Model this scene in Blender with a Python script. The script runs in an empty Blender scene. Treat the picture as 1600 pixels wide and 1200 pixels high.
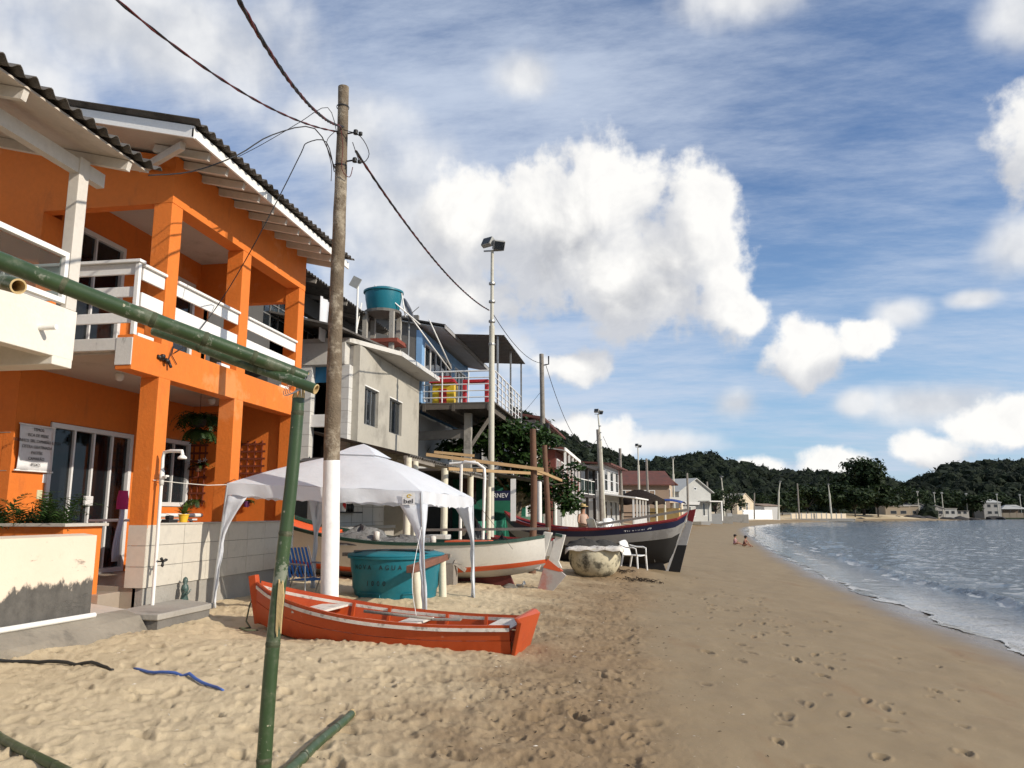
import bpy, bmesh, math, random
import numpy as np
from mathutils import Vector, Matrix

R = math.radians
SC = bpy.context.scene
COL = SC.collection
random.seed(7); RNG = np.random.default_rng(11)

# ------------------------------------------------------------------ camera, sky, sun, exposure
EYE = 1.6
PITCH = math.atan(203/1200); YAW = R(9.06); FPX = 1200.0
cam_d = bpy.data.cameras.new('camera'); cam = bpy.data.objects.new('camera', cam_d); COL.objects.link(cam)
cam.location = (0, 0, EYE); cam.rotation_euler = (math.pi/2+PITCH, 0, YAW)
cam_d.sensor_width = 36; cam_d.lens = 27.0; cam_d.clip_start = 0.05; cam_d.clip_end = 30000
SC.camera = cam
SUN_EL = 27.0; SUN_ROT = 108.0
sd = Vector((math.sin(R(SUN_ROT))*math.cos(R(SUN_EL)), math.cos(R(SUN_ROT))*math.cos(R(SUN_EL)), math.sin(R(SUN_EL))))
sun_d = bpy.data.lights.new('sun', 'SUN'); sun = bpy.data.objects.new('sun', sun_d); COL.objects.link(sun)
sun_d.energy = 5.0; sun_d.angle = R(0.55); sun_d.color = (1.0, 0.91, 0.78)
sun.rotation_euler = (-sd).to_track_quat('-Z', 'Y').to_euler(); sun.location = (20, -10, 30)
SC.view_settings.view_transform = 'Standard'; SC.view_settings.look = 'None'
SC.view_settings.gamma = 1.0; SC.view_settings.use_curve_mapping = False
SC.view_settings.exposure = -0.1
SC.cycles.max_bounces = 5; SC.cycles.diffuse_bounces = 3; SC.cycles.glossy_bounces = 3; SC.cycles.transparent_max_bounces = 12
SC.cycles.use_adaptive_sampling = True; SC.cycles.adaptive_threshold = 0.02
SC.cycles.use_denoising = True

class G:
    """tiny node-graph helper"""
    def __init__(s, nt): s.nt = nt; nt.nodes.clear()
    def n(s, t, **k):
        nd = s.nt.nodes.new(t)
        ins = k.pop('ins', {})
        for a, b in k.items(): setattr(nd, a, b)
        for a, b in ins.items(): s.set(nd.inputs[a], b)
        return nd
    def set(s, sock, v):
        if hasattr(v, 'outputs'): v = v.outputs[0]
        if isinstance(v, bpy.types.NodeSocket): s.nt.links.new(v, sock)
        elif isinstance(v, (tuple, list)) and len(v) == 3 and sock.type == 'RGBA': sock.default_value = (*v, 1)
        else: sock.default_value = v
    def m(s, op, a, b=0.0, c=0.0, clamp=False):
        nd = s.n('ShaderNodeMath', operation=op, use_clamp=clamp)
        s.set(nd.inputs[0], a); s.set(nd.inputs[1], b); s.set(nd.inputs[2], c)
        return nd.outputs[0]
    def vm(s, op, a, b=(0, 0, 0), c=(0, 0, 0)):
        nd = s.n('ShaderNodeVectorMath', operation=op)
        s.set(nd.inputs[0], a); s.set(nd.inputs[1], b)
        if len(nd.inputs) > 2 and op == 'MULTIPLY_ADD': s.set(nd.inputs[2], c)
        return nd.outputs['Value' if op in ('LENGTH', 'DOT_PRODUCT', 'DISTANCE') else 'Vector']
    def noise(s, vec, scale, detail=4, rough=.55, dist=0.0, out=0):
        nd = s.n('ShaderNodeTexNoise'); s.set(nd.inputs['Vector'], vec)
        nd.inputs['Scale'].default_value = scale; nd.inputs['Detail'].default_value = detail
        nd.inputs['Roughness'].default_value = rough; nd.inputs['Distortion'].default_value = dist
        return nd.outputs[out]
    def ramp(s, fac, a, b, inv=False):
        nd = s.n('ShaderNodeMapRange', interpolation_type='SMOOTHSTEP')
        s.set(nd.inputs[0], fac); nd.inputs[1].default_value = a; nd.inputs[2].default_value = b
        nd.inputs[3].default_value = 1.0 if inv else 0.0; nd.inputs[4].default_value = 0.0 if inv else 1.0
        return nd.outputs[0]
    def mix(s, fac, a, b, bt='MIX'):
        nd = s.n('ShaderNodeMix', data_type='RGBA', blend_type=bt)
        s.set(nd.inputs[0], fac); s.set(nd.inputs[6], a); s.set(nd.inputs[7], b)
        return nd.outputs[2]

# ---- world: Nishita sky with cirrus veil and cumulus
world = bpy.data.worlds.new('World'); SC.world = world; world.use_nodes = True
g = G(world.node_tree)
sky = g.n('ShaderNodeTexSky', sky_type='NISHITA', sun_disc=False, sun_elevation=R(SUN_EL), sun_rotation=R(SUN_ROT),
          air_density=1.0, dust_density=0.6, ozone_density=2.0)
dirv = g.vm('NORMALIZE', g.n('ShaderNodeTexCoord').outputs['Generated'])
sx = g.n('ShaderNodeSeparateXYZ', ins={0: dirv})
az = g.m('ARCTAN2', sx.outputs[0], sx.outputs[1]); el = g.m('ARCSINE', sx.outputs[2])
ae = g.n('ShaderNodeCombineXYZ', ins={0: az, 1: el, 2: 0.0}).outputs[0]
# cumulus heaps: azimuth, elevation, half width, half height (degrees, clockwise from the beach direction), weight
CUM = [(-5.5, 20, 9, 6, 1), (2.8, 18.4, 4, 3.4, 1), (-1, 17.6, 5, 3, 1), (-1.5, 23, 5, 4.5, .95), (4.4, 20.5, 3.6, 4.6, 1.05), (6, 17, 3.2, 4, 1), (1.5, 15.8, 5.5, 3.6, .95), (7.8, 14.6, 2.6, 2, .7), (-12.5, 21.5, 4.5, 4.5, .85), (-12, 16.5, 5, 3.6, .8),
       (11.8, 10.9, 2.6, 2.5, .85), (16, 11.5, 2.4, 1.7, .8), (-4.3, 10.9, 3.4, 1.8, .7), (27.6, 23, 3.2, 4.4, .85), (-3.4, 5.6, 4.2, 1.8, .8), (23.5, 5.6, 3.8, 1.6, .7), (19.5, 4.2, 3, 1.3, .7), (13.2, 3.2, 2.6, 1.3, .8), (8.5, 3.2, 2.5, 1.0, .75),
       (-48, 16, 10, 7, .9), (-75, 20, 14, 8, .9), (48, 14, 10, 6, .9), (80, 18, 13, 7, .8), (120, 14, 14, 7, .9), (170, 17, 16, 8, .9), (-125, 18, 16, 8, .85)]
SOFT = [(-18, 21, 8, 7.5, 1), (-19, 14, 8, 5, 1), (-23, 27, 6, 3.5, .8), (-36, 31, 13, 4.5, 1), (-47, 27, 9, 5, .8), (-8, 31.5, 3.5, 2.2, .5), (-10.5, 12, 3.5, 2.2, .75), (7.4, 7.8, 2.4, 1.5, .7), (15.4, 7.4, 1.9, 1.1, .7), (18.3, 13.3, 2.6, 1.4, .65), (22.8, 13.6, 2.2, .8, .6),
        (26, 16.4, 3.4, 2.4, .85), (10, 35, 6, 2.2, .85), (-8, 6, 6, 3, .8), (2, 5.2, 5, 1.3, .5), (20, 7, 6, 2, .5), (27.5, 29.5, 3, 3, .8), (60, 40, 18, 7, .7), (-85, 45, 18, 8, .7), (160, 50, 22, 9, .7), (95, 30, 12, 5, .7), (-150, 36, 16, 6, .7)]
def blob(p, lst):
    acc = None
    for (a, e, ra, re, wt) in lst:
        f = .62+.42*wt; v = g.vm('LENGTH', g.vm('MULTIPLY_ADD', p, (1/R(ra*f), 1/R(re*f), 0), (-a/(ra*f), -e/(re*f), 0)))
        if acc is None: acc = v
        else:
            nd = g.n('ShaderNodeMath', operation='SMOOTH_MIN'); g.set(nd.inputs[0], acc); g.set(nd.inputs[1], v); nd.inputs[2].default_value = .25
            acc = nd.outputs[0]
    return g.m('SUBTRACT', 1.0, g.m('MINIMUM', acc, 2.2))
def n2d(vec, scale, detail, rough, out=0):
    nd = g.n('ShaderNodeTexNoise', noise_dimensions='2D'); g.set(nd.inputs['Vector'], vec)
    nd.inputs['Scale'].default_value = scale; nd.inputs['Detail'].default_value = detail; nd.inputs['Roughness'].default_value = rough
    return nd.outputs[out]
wrp = g.vm('SUBTRACT', n2d(ae, 6, 3, .55, 1), (.5, .5, .5)); aw_ = g.vm('MULTIPLY_ADD', wrp, (.075, .06, 0), ae)
def billow(vec, scale):
    """cauliflower relief: round lobes with sharp creases between them"""
    nd = g.n('ShaderNodeTexVoronoi', voronoi_dimensions='2D', feature='F1'); g.set(nd.inputs['Vector'], vec); nd.inputs['Scale'].default_value = scale
    nd.inputs['Detail'].default_value = 2.0; nd.inputs['Roughness'].default_value = .45; nd.inputs['Lacunarity'].default_value = 2.3; nd.normalize = True
    return nd.outputs['Distance']
def dens(off):
    p = g.vm('ADD', aw_, off) if off else aw_; q = g.vm('ADD', ae, off) if off else ae
    k = g.m('MULTIPLY_ADD', g.m('SUBTRACT', n2d(q, 9, 5, .56), .5), 1.15, g.m('MULTIPLY', g.m('SUBTRACT', .34, billow(p, 12.5)), .85))
    return k, g.m('ADD', blob(p, CUM), k)
k0, D0 = dens(None); k1, D1 = dens((0.040, 0.046, 0))
alpha = g.ramp(g.m('MULTIPLY_ADD', n2d(ae, 40, 4, .62), .5, D0), .13, .58)
fine_ = g.m('SUBTRACT', n2d(aw_, 34, 4, .6), .5)
lit = g.m('MULTIPLY_ADD', fine_, .55, g.ramp(g.m('SUBTRACT', D0, D1), -0.44, 0.72), clamp=True)
thick = g.ramp(D0, .3, 1.1)
S0 = g.m('MULTIPLY_ADD', k0, .75, blob(ae, SOFT)); salpha = g.m('MULTIPLY', g.ramp(S0, -.22, .82), .90)
slit = g.ramp(g.m('SUBTRACT', k0, k1), -.60, .45)
# cirrus veil: streaks on a high sheet
zz = g.m('ADD', g.m('MAXIMUM', sx.outputs[2], 0.0), .16)
pl = g.vm('DIVIDE', dirv, g.n('ShaderNodeCombineXYZ', ins={0: zz, 1: zz, 2: 1.0}).outputs[0])
rotm = g.n('ShaderNodeMapping'); g.set(rotm.inputs['Vector'], pl); rotm.inputs['Rotation'].default_value = (0, 0, R(-40)); rotm.inputs['Scale'].default_value = (.6, 1.6, 0)
c1 = n2d(rotm.outputs[0], 1.9, 8, .68); c2 = n2d(pl, .8, 3, .5)
cir = g.m('MULTIPLY', g.ramp(g.m('MULTIPLY_ADD', c2, .5, g.m('MULTIPLY', c1, .7)), .36, .80), .86)
hor = g.ramp(el, R(-2), R(26), True)
base = g.mix(g.m('MULTIPLY_ADD', hor, .50, .05), g.mix(1.0, sky.outputs[0], (0.95, 1.20, 1.55), 'MULTIPLY'), (5.6, 8.2, 10.8))
veil = g.mix(cir, base, (7.2, 8.1, 9.7))
veil = g.mix(salpha, veil, g.mix(slit, (7.0, 7.3, 7.9), (11.0, 11.0, 11.0)))
ccol = g.mix(lit, g.mix(thick, (7.4, 7.6, 8.1), (5.5, 5.65, 6.05)), (12.2, 12.0, 11.6))
final = g.mix(g.m('MULTIPLY', alpha, .97), veil, ccol)
bg = g.n('ShaderNodeBackground', ins={'Color': final, 'Strength': 0.091})
g.n('ShaderNodeOutputWorld', ins={0: bg})
world.cycles.sampling_method = 'MANUAL'; world.cycles.sample_map_resolution = 512

# ------------------------------------------------------------------ helpers
def ray(x, y):
    """direction through a pixel of the 1600x1200 photograph"""
    u = (x-800)/FPX; v = (600-y)/FPX
    f = math.cos(PITCH)-v*math.sin(PITCH); z = v*math.cos(PITCH)+math.sin(PITCH)
    return Vector((u*math.cos(YAW)-f*math.sin(YAW), u*math.sin(YAW)+f*math.cos(YAW), z))
def at(x, y, X=None, Y=None, Z=None):
    """survey point: the pixel's ray cut with a plane of known distance"""
    r = ray(x, y)
    t = X/r.x if X is not None else Y/r.y if Y is not None else (Z-EYE)/r.z
    return Vector((0, 0, EYE))+r*t

OFF = {}
def tag(o, label=None, cat=None, group=None, kind=None):
    if label: o['label'] = label
    if cat: o['category'] = cat
    if group: o['group'] = group
    if kind: o['kind'] = kind
    return o
def thing(name, label, cat, loc=(0, 0, 0), rotz=0.0, group=None, local=False, rot=None):
    o = bpy.data.objects.new(name, None); COL.objects.link(o)
    o.location = loc; o.rotation_euler = rot or (0, 0, rotz); o.empty_display_size = .2
    OFF[o.name] = Vector((0, 0, 0)) if local else Vector(loc)
    return tag(o, label, cat, group)
def copy_tree(o, parent=None):
    c = o.copy(); COL.objects.link(c); c.parent = parent
    OFF[c.name] = OFF.get(o.name, Vector((0, 0, 0)))
    for ch in list(o.children): copy_tree(ch, c)
    return c

class MB:
    def __init__(s): s.v = []; s.f = []
    def add(s, vs, fs):
        n = len(s.v); s.v += [tuple(v) for v in vs]; s.f += [tuple(i+n for i in f) for f in fs]; return s
    def box(s, a, b):
        (x0, y0, z0), (x1, y1, z1) = [min(p, q) for p, q in zip(a, b)], [max(p, q) for p, q in zip(a, b)]
        return s.add([(x0, y0, z0), (x1, y0, z0), (x1, y1, z0), (x0, y1, z0), (x0, y0, z1), (x1, y0, z1), (x1, y1, z1), (x0, y1, z1)],
                     [(0, 3, 2, 1), (4, 5, 6, 7), (0, 1, 5, 4), (1, 2, 6, 5), (2, 3, 7, 6), (3, 0, 4, 7)])
    def bx(s, c, size, M=None):
        m = MB().box([-d/2 for d in size], [d/2 for d in size])
        c = Vector(c); return s.add([c+((M @ Vector(v)) if M else Vector(v)) for v in m.v], m.f)
    def beam(s, p, q, w, h, up=(0, 0, 1)):
        p, q = Vector(p), Vector(q); d = (q-p).normalized(); up = Vector(up)
        if abs(d.dot(up)) > .98: up = Vector((1, 0, 0))
        sd_ = d.cross(up).normalized(); u = sd_.cross(d)
        vs = [b+sd_*a*w/2+u*c*h/2 for b in (p, q) for a, c in ((-1, -1), (1, -1), (1, 1), (-1, 1))]
        return s.add(vs, [(0, 1, 2, 3), (7, 6, 5, 4), (0, 4, 5, 1), (1, 5, 6, 2), (2, 6, 7, 3), (3, 7, 4, 0)])
    def tube(s, pts, r, n=8, cap=True, ell=1.0):
        pts = [Vector(p) for p in pts]; rs = r if isinstance(r, (list, tuple)) else [r]*len(pts)
        vs, fs = [], []; prev = None
        for i, p in enumerate(pts):
            d = (pts[min(i+1, len(pts)-1)]-pts[max(i-1, 0)]).normalized()
            if prev is None: a = d.orthogonal().normalized()
            else: a = (prev-d*prev.dot(d)).normalized()
            prev = a; b = d.cross(a)
            vs += [p+(a*math.cos(t)+b*math.sin(t)*ell)*rs[i] for t in [2*math.pi*k/n for k in range(n)]]
        for i in range(len(pts)-1):
            for k in range(n): fs.append((i*n+k, i*n+(k+1) % n, (i+1)*n+(k+1) % n, (i+1)*n+k))
        if cap: fs += [tuple(reversed(range(n))), tuple(range((len(pts)-1)*n, len(pts)*n))]
        return s.add(vs, fs)
    def lathe(s, prof, c=(0, 0, 0), n=24, cap=True):
        vs, fs = [], []
        for (r, z) in prof: vs += [(c[0]+r*math.cos(2*math.pi*k/n), c[1]+r*math.sin(2*math.pi*k/n), c[2]+z) for k in range(n)]
        for i in range(len(prof)-1):
            for k in range(n): fs.append((i*n+k, i*n+(k+1) % n, (i+1)*n+(k+1) % n, (i+1)*n+k))
        if cap: fs += [tuple(reversed(range(n))), tuple(range((len(prof)-1)*n, len(prof)*n))]
        return s.add(vs, fs)
    def slab(s, pts, ext):
        """extrude a planar polygon by a vector"""
        n = len(pts); a = [Vector(p) for p in pts]; e = Vector(ext); b = [p+e for p in a]
        return s.add(a+b, [tuple(range(n)), tuple(reversed(range(n, 2*n)))]+[(i, n+i, n+(i+1) % n, (i+1) % n) for i in range(n)])
    def grid(s, rows, closed=False):
        """rows: list of equal-length point lists"""
        m = len(rows[0]); vs = [p for r in rows for p in r]; fs = []
        for i in range(len(rows)-1):
            for j in range(m if closed else m-1): fs.append((i*m+j, i*m+(j+1) % m, (i+1)*m+(j+1) % m, (i+1)*m+j))
        return s.add(vs, fs)
    def build(s, name, mat, parent=None, smooth=False, bevel=0, solid=0, subd=0, autosmooth=None):
        me = bpy.data.meshes.new(name)
        if parent is not None: off = OFF[parent.name]
        else:
            xs, ys, zs = zip(*s.v); off = Vector(((min(xs)+max(xs))/2, (min(ys)+max(ys))/2, min(zs)))
        me.from_pydata([(x-off.x, y-off.y, z-off.z) for x, y, z in s.v], [], s.f); me.update()
        bm = bmesh.new(); bm.from_mesh(me); bmesh.ops.recalc_face_normals(bm, faces=bm.faces); bm.to_mesh(me); bm.free()
        if smooth: me.polygons.foreach_set('use_smooth', [True]*len(me.polygons))
        if smooth and autosmooth: me.set_sharp_from_angle(angle=R(autosmooth))
        me.materials.append(mat)
        o = bpy.data.objects.new(name, me); COL.objects.link(o)
        if parent is not None: o.parent = parent
        else: o.location = off
        OFF[o.name] = off
        if solid:
            md = o.modifiers.new('solid', 'SOLIDIFY'); md.thickness = solid; md.offset = 0
        if subd:
            md = o.modifiers.new('sub', 'SUBSURF'); md.levels = subd; md.render_levels = subd
        if bevel:
            md = o.modifiers.new('bev', 'BEVEL'); md.width = bevel; md.segments = 2; md.limit_method = 'ANGLE'; md.angle_limit = R(40)
        return o
def piece(root, name, mat, fn=None, **k):
    m = MB(); fn(m); return m.build(name, mat, root, **k)
def boxp(root, name, mat, a, b, bevel=0, **k): return MB().box(a, b).build(name, mat, root, bevel=bevel, **k)
def beamp(root, name, mat, p, q, w, h, bevel=0, **k): return MB().beam(p, q, w, h).build(name, mat, root, bevel=bevel, **k)
def tubep(root, name, mat, pts, r, n=8, **k): return MB().tube(pts, r, n).build(name, mat, root, smooth=True, autosmooth=50, **k)
def text(root, body, size, mat, M, name='lettering', align='CENTER', ext=.001, sx=1.0):
    cu = bpy.data.curves.new(name, 'FONT'); cu.body = body; cu.size = size; cu.align_x = align; cu.align_y = 'CENTER'; cu.extrude = ext; cu.resolution_u = 3
    tmp = bpy.data.objects.new('tmp', cu); COL.objects.link(tmp); bpy.context.view_layer.update()
    me = bpy.data.meshes.new_from_object(tmp.evaluated_get(bpy.context.evaluated_depsgraph_get())); bpy.data.objects.remove(tmp)
    off = OFF[root.name]
    me.transform(Matrix.Translation(-off) @ M @ Matrix.Diagonal((sx, 1, 1, 1))); me.materials.clear(); me.materials.append(mat)
    o = bpy.data.objects.new(name, me); COL.objects.link(o); o.parent = root; OFF[o.name] = off
    return o
def frame_m(origin, ex, ey):
    ex = Vector(ex).normalized(); ey = Vector(ey).normalized(); ez = ex.cross(ey)
    m = Matrix((ex, ey, ez)).transposed().to_4x4(); m.translation = Vector(origin); return m

# ------------------------------------------------------------------ materials
MATS = {}
def mat(name, col, rough=.7, var=.14, vs=2.5, bump=.12, bs=45., metal=0.0, spec=.4, stain=None, samt=.5, sscale=1.6, sth=.52, streak=False, coat=0.0, fine=.10, trans=0.0, stain2=None):
    if name in MATS: return MATS[name]
    m = bpy.data.materials.new(name); m.use_nodes = True; g = G(m.node_tree); MATS[name] = m
    pos = g.n('ShaderNodeNewGeometry').outputs['Position']
    n1 = g.noise(pos, vs, 5, .6); n2 = g.noise(pos, bs*.6, 3, .6)
    k = g.m('MULTIPLY_ADD', g.m('SUBTRACT', n1, .5), 2*var*1.6, 1.0); k = g.m('MULTIPLY_ADD', g.m('SUBTRACT', n2, .5), 2*fine, k)
    c = g.mix(1.0, col, g.n('ShaderNodeCombineXYZ', ins={0: k, 1: k, 2: k}).outputs[0], 'MULTIPLY')
    if stain:
        p = g.vm('MULTIPLY', pos, (1, 1, .28)) if streak else pos
        sN = g.noise(p, sscale*(3 if streak else 1), 7, .66)
        c = g.mix(g.m('MULTIPLY', g.ramp(sN, sth, sth+.16), samt), c, stain)
    if stain2:
        c = g.mix(g.m('MULTIPLY', g.ramp(g.noise(g.vm('ADD', g.vm('MULTIPLY', pos, stain2[4] if len(stain2) > 4 else (1, 1, 1)), (5, 3, 1)), stain2[2], 6, .68), stain2[3], stain2[3]+.08), stain2[1]), c, stain2[0])
    b = g.n('ShaderNodeBump'); b.inputs['Strength'].default_value = bump; b.inputs['Distance'].default_value = .02; g.set(b.inputs['Height'], g.noise(pos, bs, 4, .6))
    rr = g.m('MULTIPLY_ADD', g.m('SUBTRACT', n1, .5), .25, rough, clamp=True)
    p = g.n('ShaderNodeBsdfPrincipled', ins={'Base Color': c, 'Roughness': rr, 'Metallic': metal, 'Specular IOR Level': spec, 'Normal': b, 'Coat Weight': coat})
    out = p.outputs[0]
    if trans:
        t = g.n('ShaderNodeBsdfTranslucent', ins={'Color': c, 'Normal': b})
        mx = g.n('ShaderNodeMixShader', ins={0: trans, 1: p.outputs[0], 2: t.outputs[0]}); out = mx.outputs[0]
    g.n('ShaderNodeOutputMaterial', ins={0: out})
    return m
def glass_mat(name, col=(.02, .025, .03), rough=.03, alpha=.35):
    """window pane: clear reflecting sheet, partly see-through"""
    if name in MATS: return MATS[name]
    m = bpy.data.materials.new(name); m.use_nodes = True; g = G(m.node_tree); MATS[name] = m
    pos = g.n('ShaderNodeNewGeometry').outputs['Position']
    b = g.n('ShaderNodeBump'); b.inputs['Strength'].default_value = .03; g.set(b.inputs['Height'], g.noise(pos, 1.3, 2))
    p = g.n('ShaderNodeBsdfPrincipled', ins={'Base Color': col, 'Roughness': rough, 'Normal': b, 'Specular IOR Level': .6})
    t = g.n('ShaderNodeBsdfTransparent', ins={0: (.82, .86, .86)})
    mx = g.n('ShaderNodeMixShader', ins={0: alpha, 1: p.outputs[0], 2: t.outputs[0]})
    g.n('ShaderNodeOutputMaterial', ins={0: mx}); return m
def leaf_mat(name, c1, c2, trans=.25, rough=.55):
    if name in MATS: return MATS[name]
    m = bpy.data.materials.new(name); m.use_nodes = True; g = G(m.node_tree); MATS[name] = m
    geo = g.n('ShaderNodeNewGeometry')
    n1 = g.noise(geo.outputs['Position'], 1.1, 3)
    c = g.mix(g.m('MULTIPLY_ADD', geo.outputs['Random Per Island'], .6, g.m('MULTIPLY_ADD', n1, .8, -.2), clamp=True), c1, c2)
    p = g.n('ShaderNodeBsdfPrincipled', ins={'Base Color': c, 'Roughness': rough, 'Specular IOR Level': .25})
    t = g.n('ShaderNodeBsdfTranslucent', ins={0: c})
    mx = g.n('ShaderNodeMixShader', ins={0: trans, 1: p.outputs[0], 2: t.outputs[0]})
    g.n('ShaderNodeOutputMaterial', ins={0: mx}); return m
# ------------------------------------------------------------------ numpy noise
PERM = RNG.permutation(4096)
GA = RNG.random(4096)*2*np.pi; GX, GY = np.cos(GA), np.sin(GA)
def pn(x, y):
    xi = np.floor(x).astype(np.int64); yi = np.floor(y).astype(np.int64); xf = x-xi; yf = y-yi
    u = xf**3*(xf*(xf*6-15)+10); v = yf**3*(yf*(yf*6-15)+10)
    def gr(a, b, dx, dy):
        h = PERM[(PERM[a & 4095]+b) & 4095]; return GX[h]*dx+GY[h]*dy
    return ((gr(xi, yi, xf, yf)*(1-u)+gr(xi+1, yi, xf-1, yf)*u)*(1-v)+(gr(xi, yi+1, xf, yf-1)*(1-u)+gr(xi+1, yi+1, xf-1, yf-1)*u)*v)*1.5
def fbm(x, y, o=4, g_=.5):
    a, s, f = 0, 1.0, 1.0
    for i in range(o): a = a+s*pn(x*f+17.3*i, y*f-9.1*i); s *= g_; f *= 2.03
    return a
def sstep(a, b, x):
    t = np.clip((x-a)/(b-a), 0, 1); return t*t*(3-2*t)

# ------------------------------------------------------------------ shoreline and beach profile
SEA = -0.4
SHORE = np.array([(5.9, -4000), (5.9, -60), (5.75, 0), (5.6, 12), (5.55, 16), (5.75, 20), (6.0, 26), (7.0, 39), (11, 80), (13.3, 100), (16.5, 120), (21.5, 140), (28, 162), (36, 185), (44, 200), (53, 211), (66, 219), (88, 240), (130, 320), (190, 380), (300, 470), (700, 640), (5000, 900)], float)
def shore_d(X, Y):
    """signed distance to the waterline, inland positive"""
    best = np.full(X.shape, 1e9); sg = np.ones(X.shape)
    for i in range(len(SHORE)-1):
        ax, ay = SHORE[i]; bx, by = SHORE[i+1]; dx, dy = bx-ax, by-ay; L = dx*dx+dy*dy
        t = np.clip(((X-ax)*dx+(Y-ay)*dy)/L, 0, 1); px, py = ax+t*dx-X, ay+t*dy-Y; d = px*px+py*py
        c = dx*(Y-ay)-dy*(X-ax); m = d < best
        best = np.where(m, d, best); sg = np.where(m, np.where(c > 0, 1.0, -1.0), sg)
    return np.sqrt(best)*sg
PX = np.array([-4000, -60, -12, -4, -1.2, 0, 2.5, 5.2, 7, 8.6, 10, 12, 15, 22, 40, 100, 600, 6000]); PZ = np.array([-9, -4, -1.6, -.85, -.53, -.4, -.2, 0., .13, .28, .335, .365, .44, .75, 1.2, 2.2, 6, 20])
def prof(D, Y): return np.interp(D, PX, PZ)+.7*sstep(7, 18, D)*sstep(30, 110, Y)
def base_z(X, Y): return prof(shore_d(X, Y), Y)
def gz(x, y): return float(base_z(np.array([float(x)]), np.array([float(y)]))[0])

def mesh_np(name, verts, faces, mat_, smooth=True):
    me = bpy.data.meshes.new(name); nv, nf = len(verts), len(faces); k = faces.shape[1]
    me.vertices.add(nv); me.vertices.foreach_set('co', verts.astype(np.float32).ravel())
    me.loops.add(nf*k); me.loops.foreach_set('vertex_index', faces.astype(np.int32).ravel())
    me.polygons.add(nf); me.polygons.foreach_set('loop_start', np.arange(0, nf*k, k, dtype=np.int32))
    me.polygons.foreach_set('use_smooth', np.full(nf, smooth)); me.update(calc_edges=True); me.validate()
    me.materials.append(mat_); o = bpy.data.objects.new(name, me); COL.objects.link(o); OFF[o.name] = Vector((0, 0, 0)); return o
def fattr(o, name, vals):
    a = o.data.attributes.new(name, 'FLOAT', 'POINT'); a.data.foreach_set('value', vals.astype(np.float32).ravel())

# ---- sand: one polar sheet, fine near the viewer, out to the horizon
azs = np.radians(np.concatenate([np.arange(-180, -52, 8.), np.arange(-52, -46, .5), np.arange(-46, 30, .1), np.arange(30, 36, .5), np.arange(36, 180, 8.)]))
rs = [0.3]
while rs[-1] < 9000: r_ = rs[-1]; rs.append(r_+(.12 if r_ < 2.2 else r_*.0062 if r_ < 34 else r_*.03 if r_ < 400 else r_*.15))
rs = np.array(rs); AZ, RR = np.meshgrid(azs, rs); GXX = RR*np.sin(AZ); GYY = RR*np.cos(AZ)
DD = shore_d(GXX, GYY); ZZ = prof(DD, GYY)
edge = 5.15+.42*fbm(GXX*.35, GYY*.22, 3)+.16*fbm(GXX*1.6, GYY*.9, 3)
dry = sstep(edge-.25, edge+.9, DD)                       # loose dry sand above the tide line
near = 1-sstep(26, 60, RR); nearf = 1-sstep(12, 26, RR)
l1 = fbm(GXX*1.3, GYY*1.3, 3); l2 = fbm(GXX*3.4+5, GYY*3.4, 3); l3 = fbm(GXX*9, GYY*9+3, 2)
l4 = fbm(GXX*17, GYY*17+8, 2)
patch = .45+.55*sstep(-.35, .35, fbm(GXX*.45+3, GYY*.45, 2))
lump = .026*l1+(.0155*(.35-np.abs(l2))*1.3+.0135*(.3-np.abs(l3))*nearf)*patch+.0052*l4*nearf
ZZ = ZZ+near*lump*(.10+.95*dry)+.010*near*l1*(1-dry)
dents = np.zeros_like(ZZ); dark = np.zeros_like(ZZ)
def stamp(x, y, ang, L, W, dep):
    r0 = math.hypot(x, y); a0 = math.atan2(x, y); ex = L*1.6
    i0, i1 = np.searchsorted(rs, r0-ex), np.searchsorted(rs, r0+ex); da = ex/max(r0, .5); j0, j1 = np.searchsorted(azs, a0-da), np.searchsorted(azs, a0+da)
    if i1-i0 < 2 or j1-j0 < 2: return
    sl = (slice(i0, i1), slice(j0, j1)); dx = GXX[sl]-x; dy = GYY[sl]-y; u = (dx*math.sin(ang)+dy*math.cos(ang))/L; v = (dx*math.cos(ang)-dy*math.sin(ang))/(W*(1+.25*u))
    q = np.sqrt(u*u+v*v); dents[sl] += -dep*(1-sstep(.45, 1.0, q))+dep*.42*np.exp(-((q-1.12)/.2)**2); dark[sl] = np.maximum(dark[sl], (1-sstep(.5, 1.0, q)))
for i in range(2600):                                    # trodden dry sand
    r0 = 2.6+22*random.random()**1.35; a0 = R(random.uniform(-48, 8)); x, y = r0*math.sin(a0), r0*math.cos(a0)
    if float(shore_d(np.array([x]), np.array([y]))[0]) < 5.6: continue
    stamp(x, y, random.uniform(0, 6.3), random.uniform(.035, .15), random.uniform(.03, .075), random.uniform(.006, .034)*random.uniform(.5, 1))
for k, (x0, y0, h, n) in enumerate([(1.0, 3.2, .10, 26), (1.7, 3.6, .05, 30), (.9, 5.0, .22, 16), (2.4, 3.4, -.05, 30), (3.2, 4.5, -.1, 24), (1.3, 7, .0, 22), (.75, 3.0, -.02, 34), (2.0, 9, -.12, 16)]):   # walkers on the firm sand
    x, y = x0, y0
    for i in range(n):
        s = 1 if i % 2 else -1
        if random.random() < .5: stamp(x+s*.1*math.cos(h)+random.uniform(-.12, .12), y+s*.1*math.sin(h), h+random.uniform(-.5, .5), random.uniform(.07, .15), random.uniform(.035, .065), random.uniform(.006, .034))
        x += math.sin(h)*.62; y += math.cos(h)*.62
for i in range(70):
    x, y = random.uniform(.8, 4.4), random.uniform(3, 17); stamp(x, y, random.uniform(0, 6), random.uniform(.03, .10), random.uniform(.025, .05), random.uniform(.01, .026))
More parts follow.
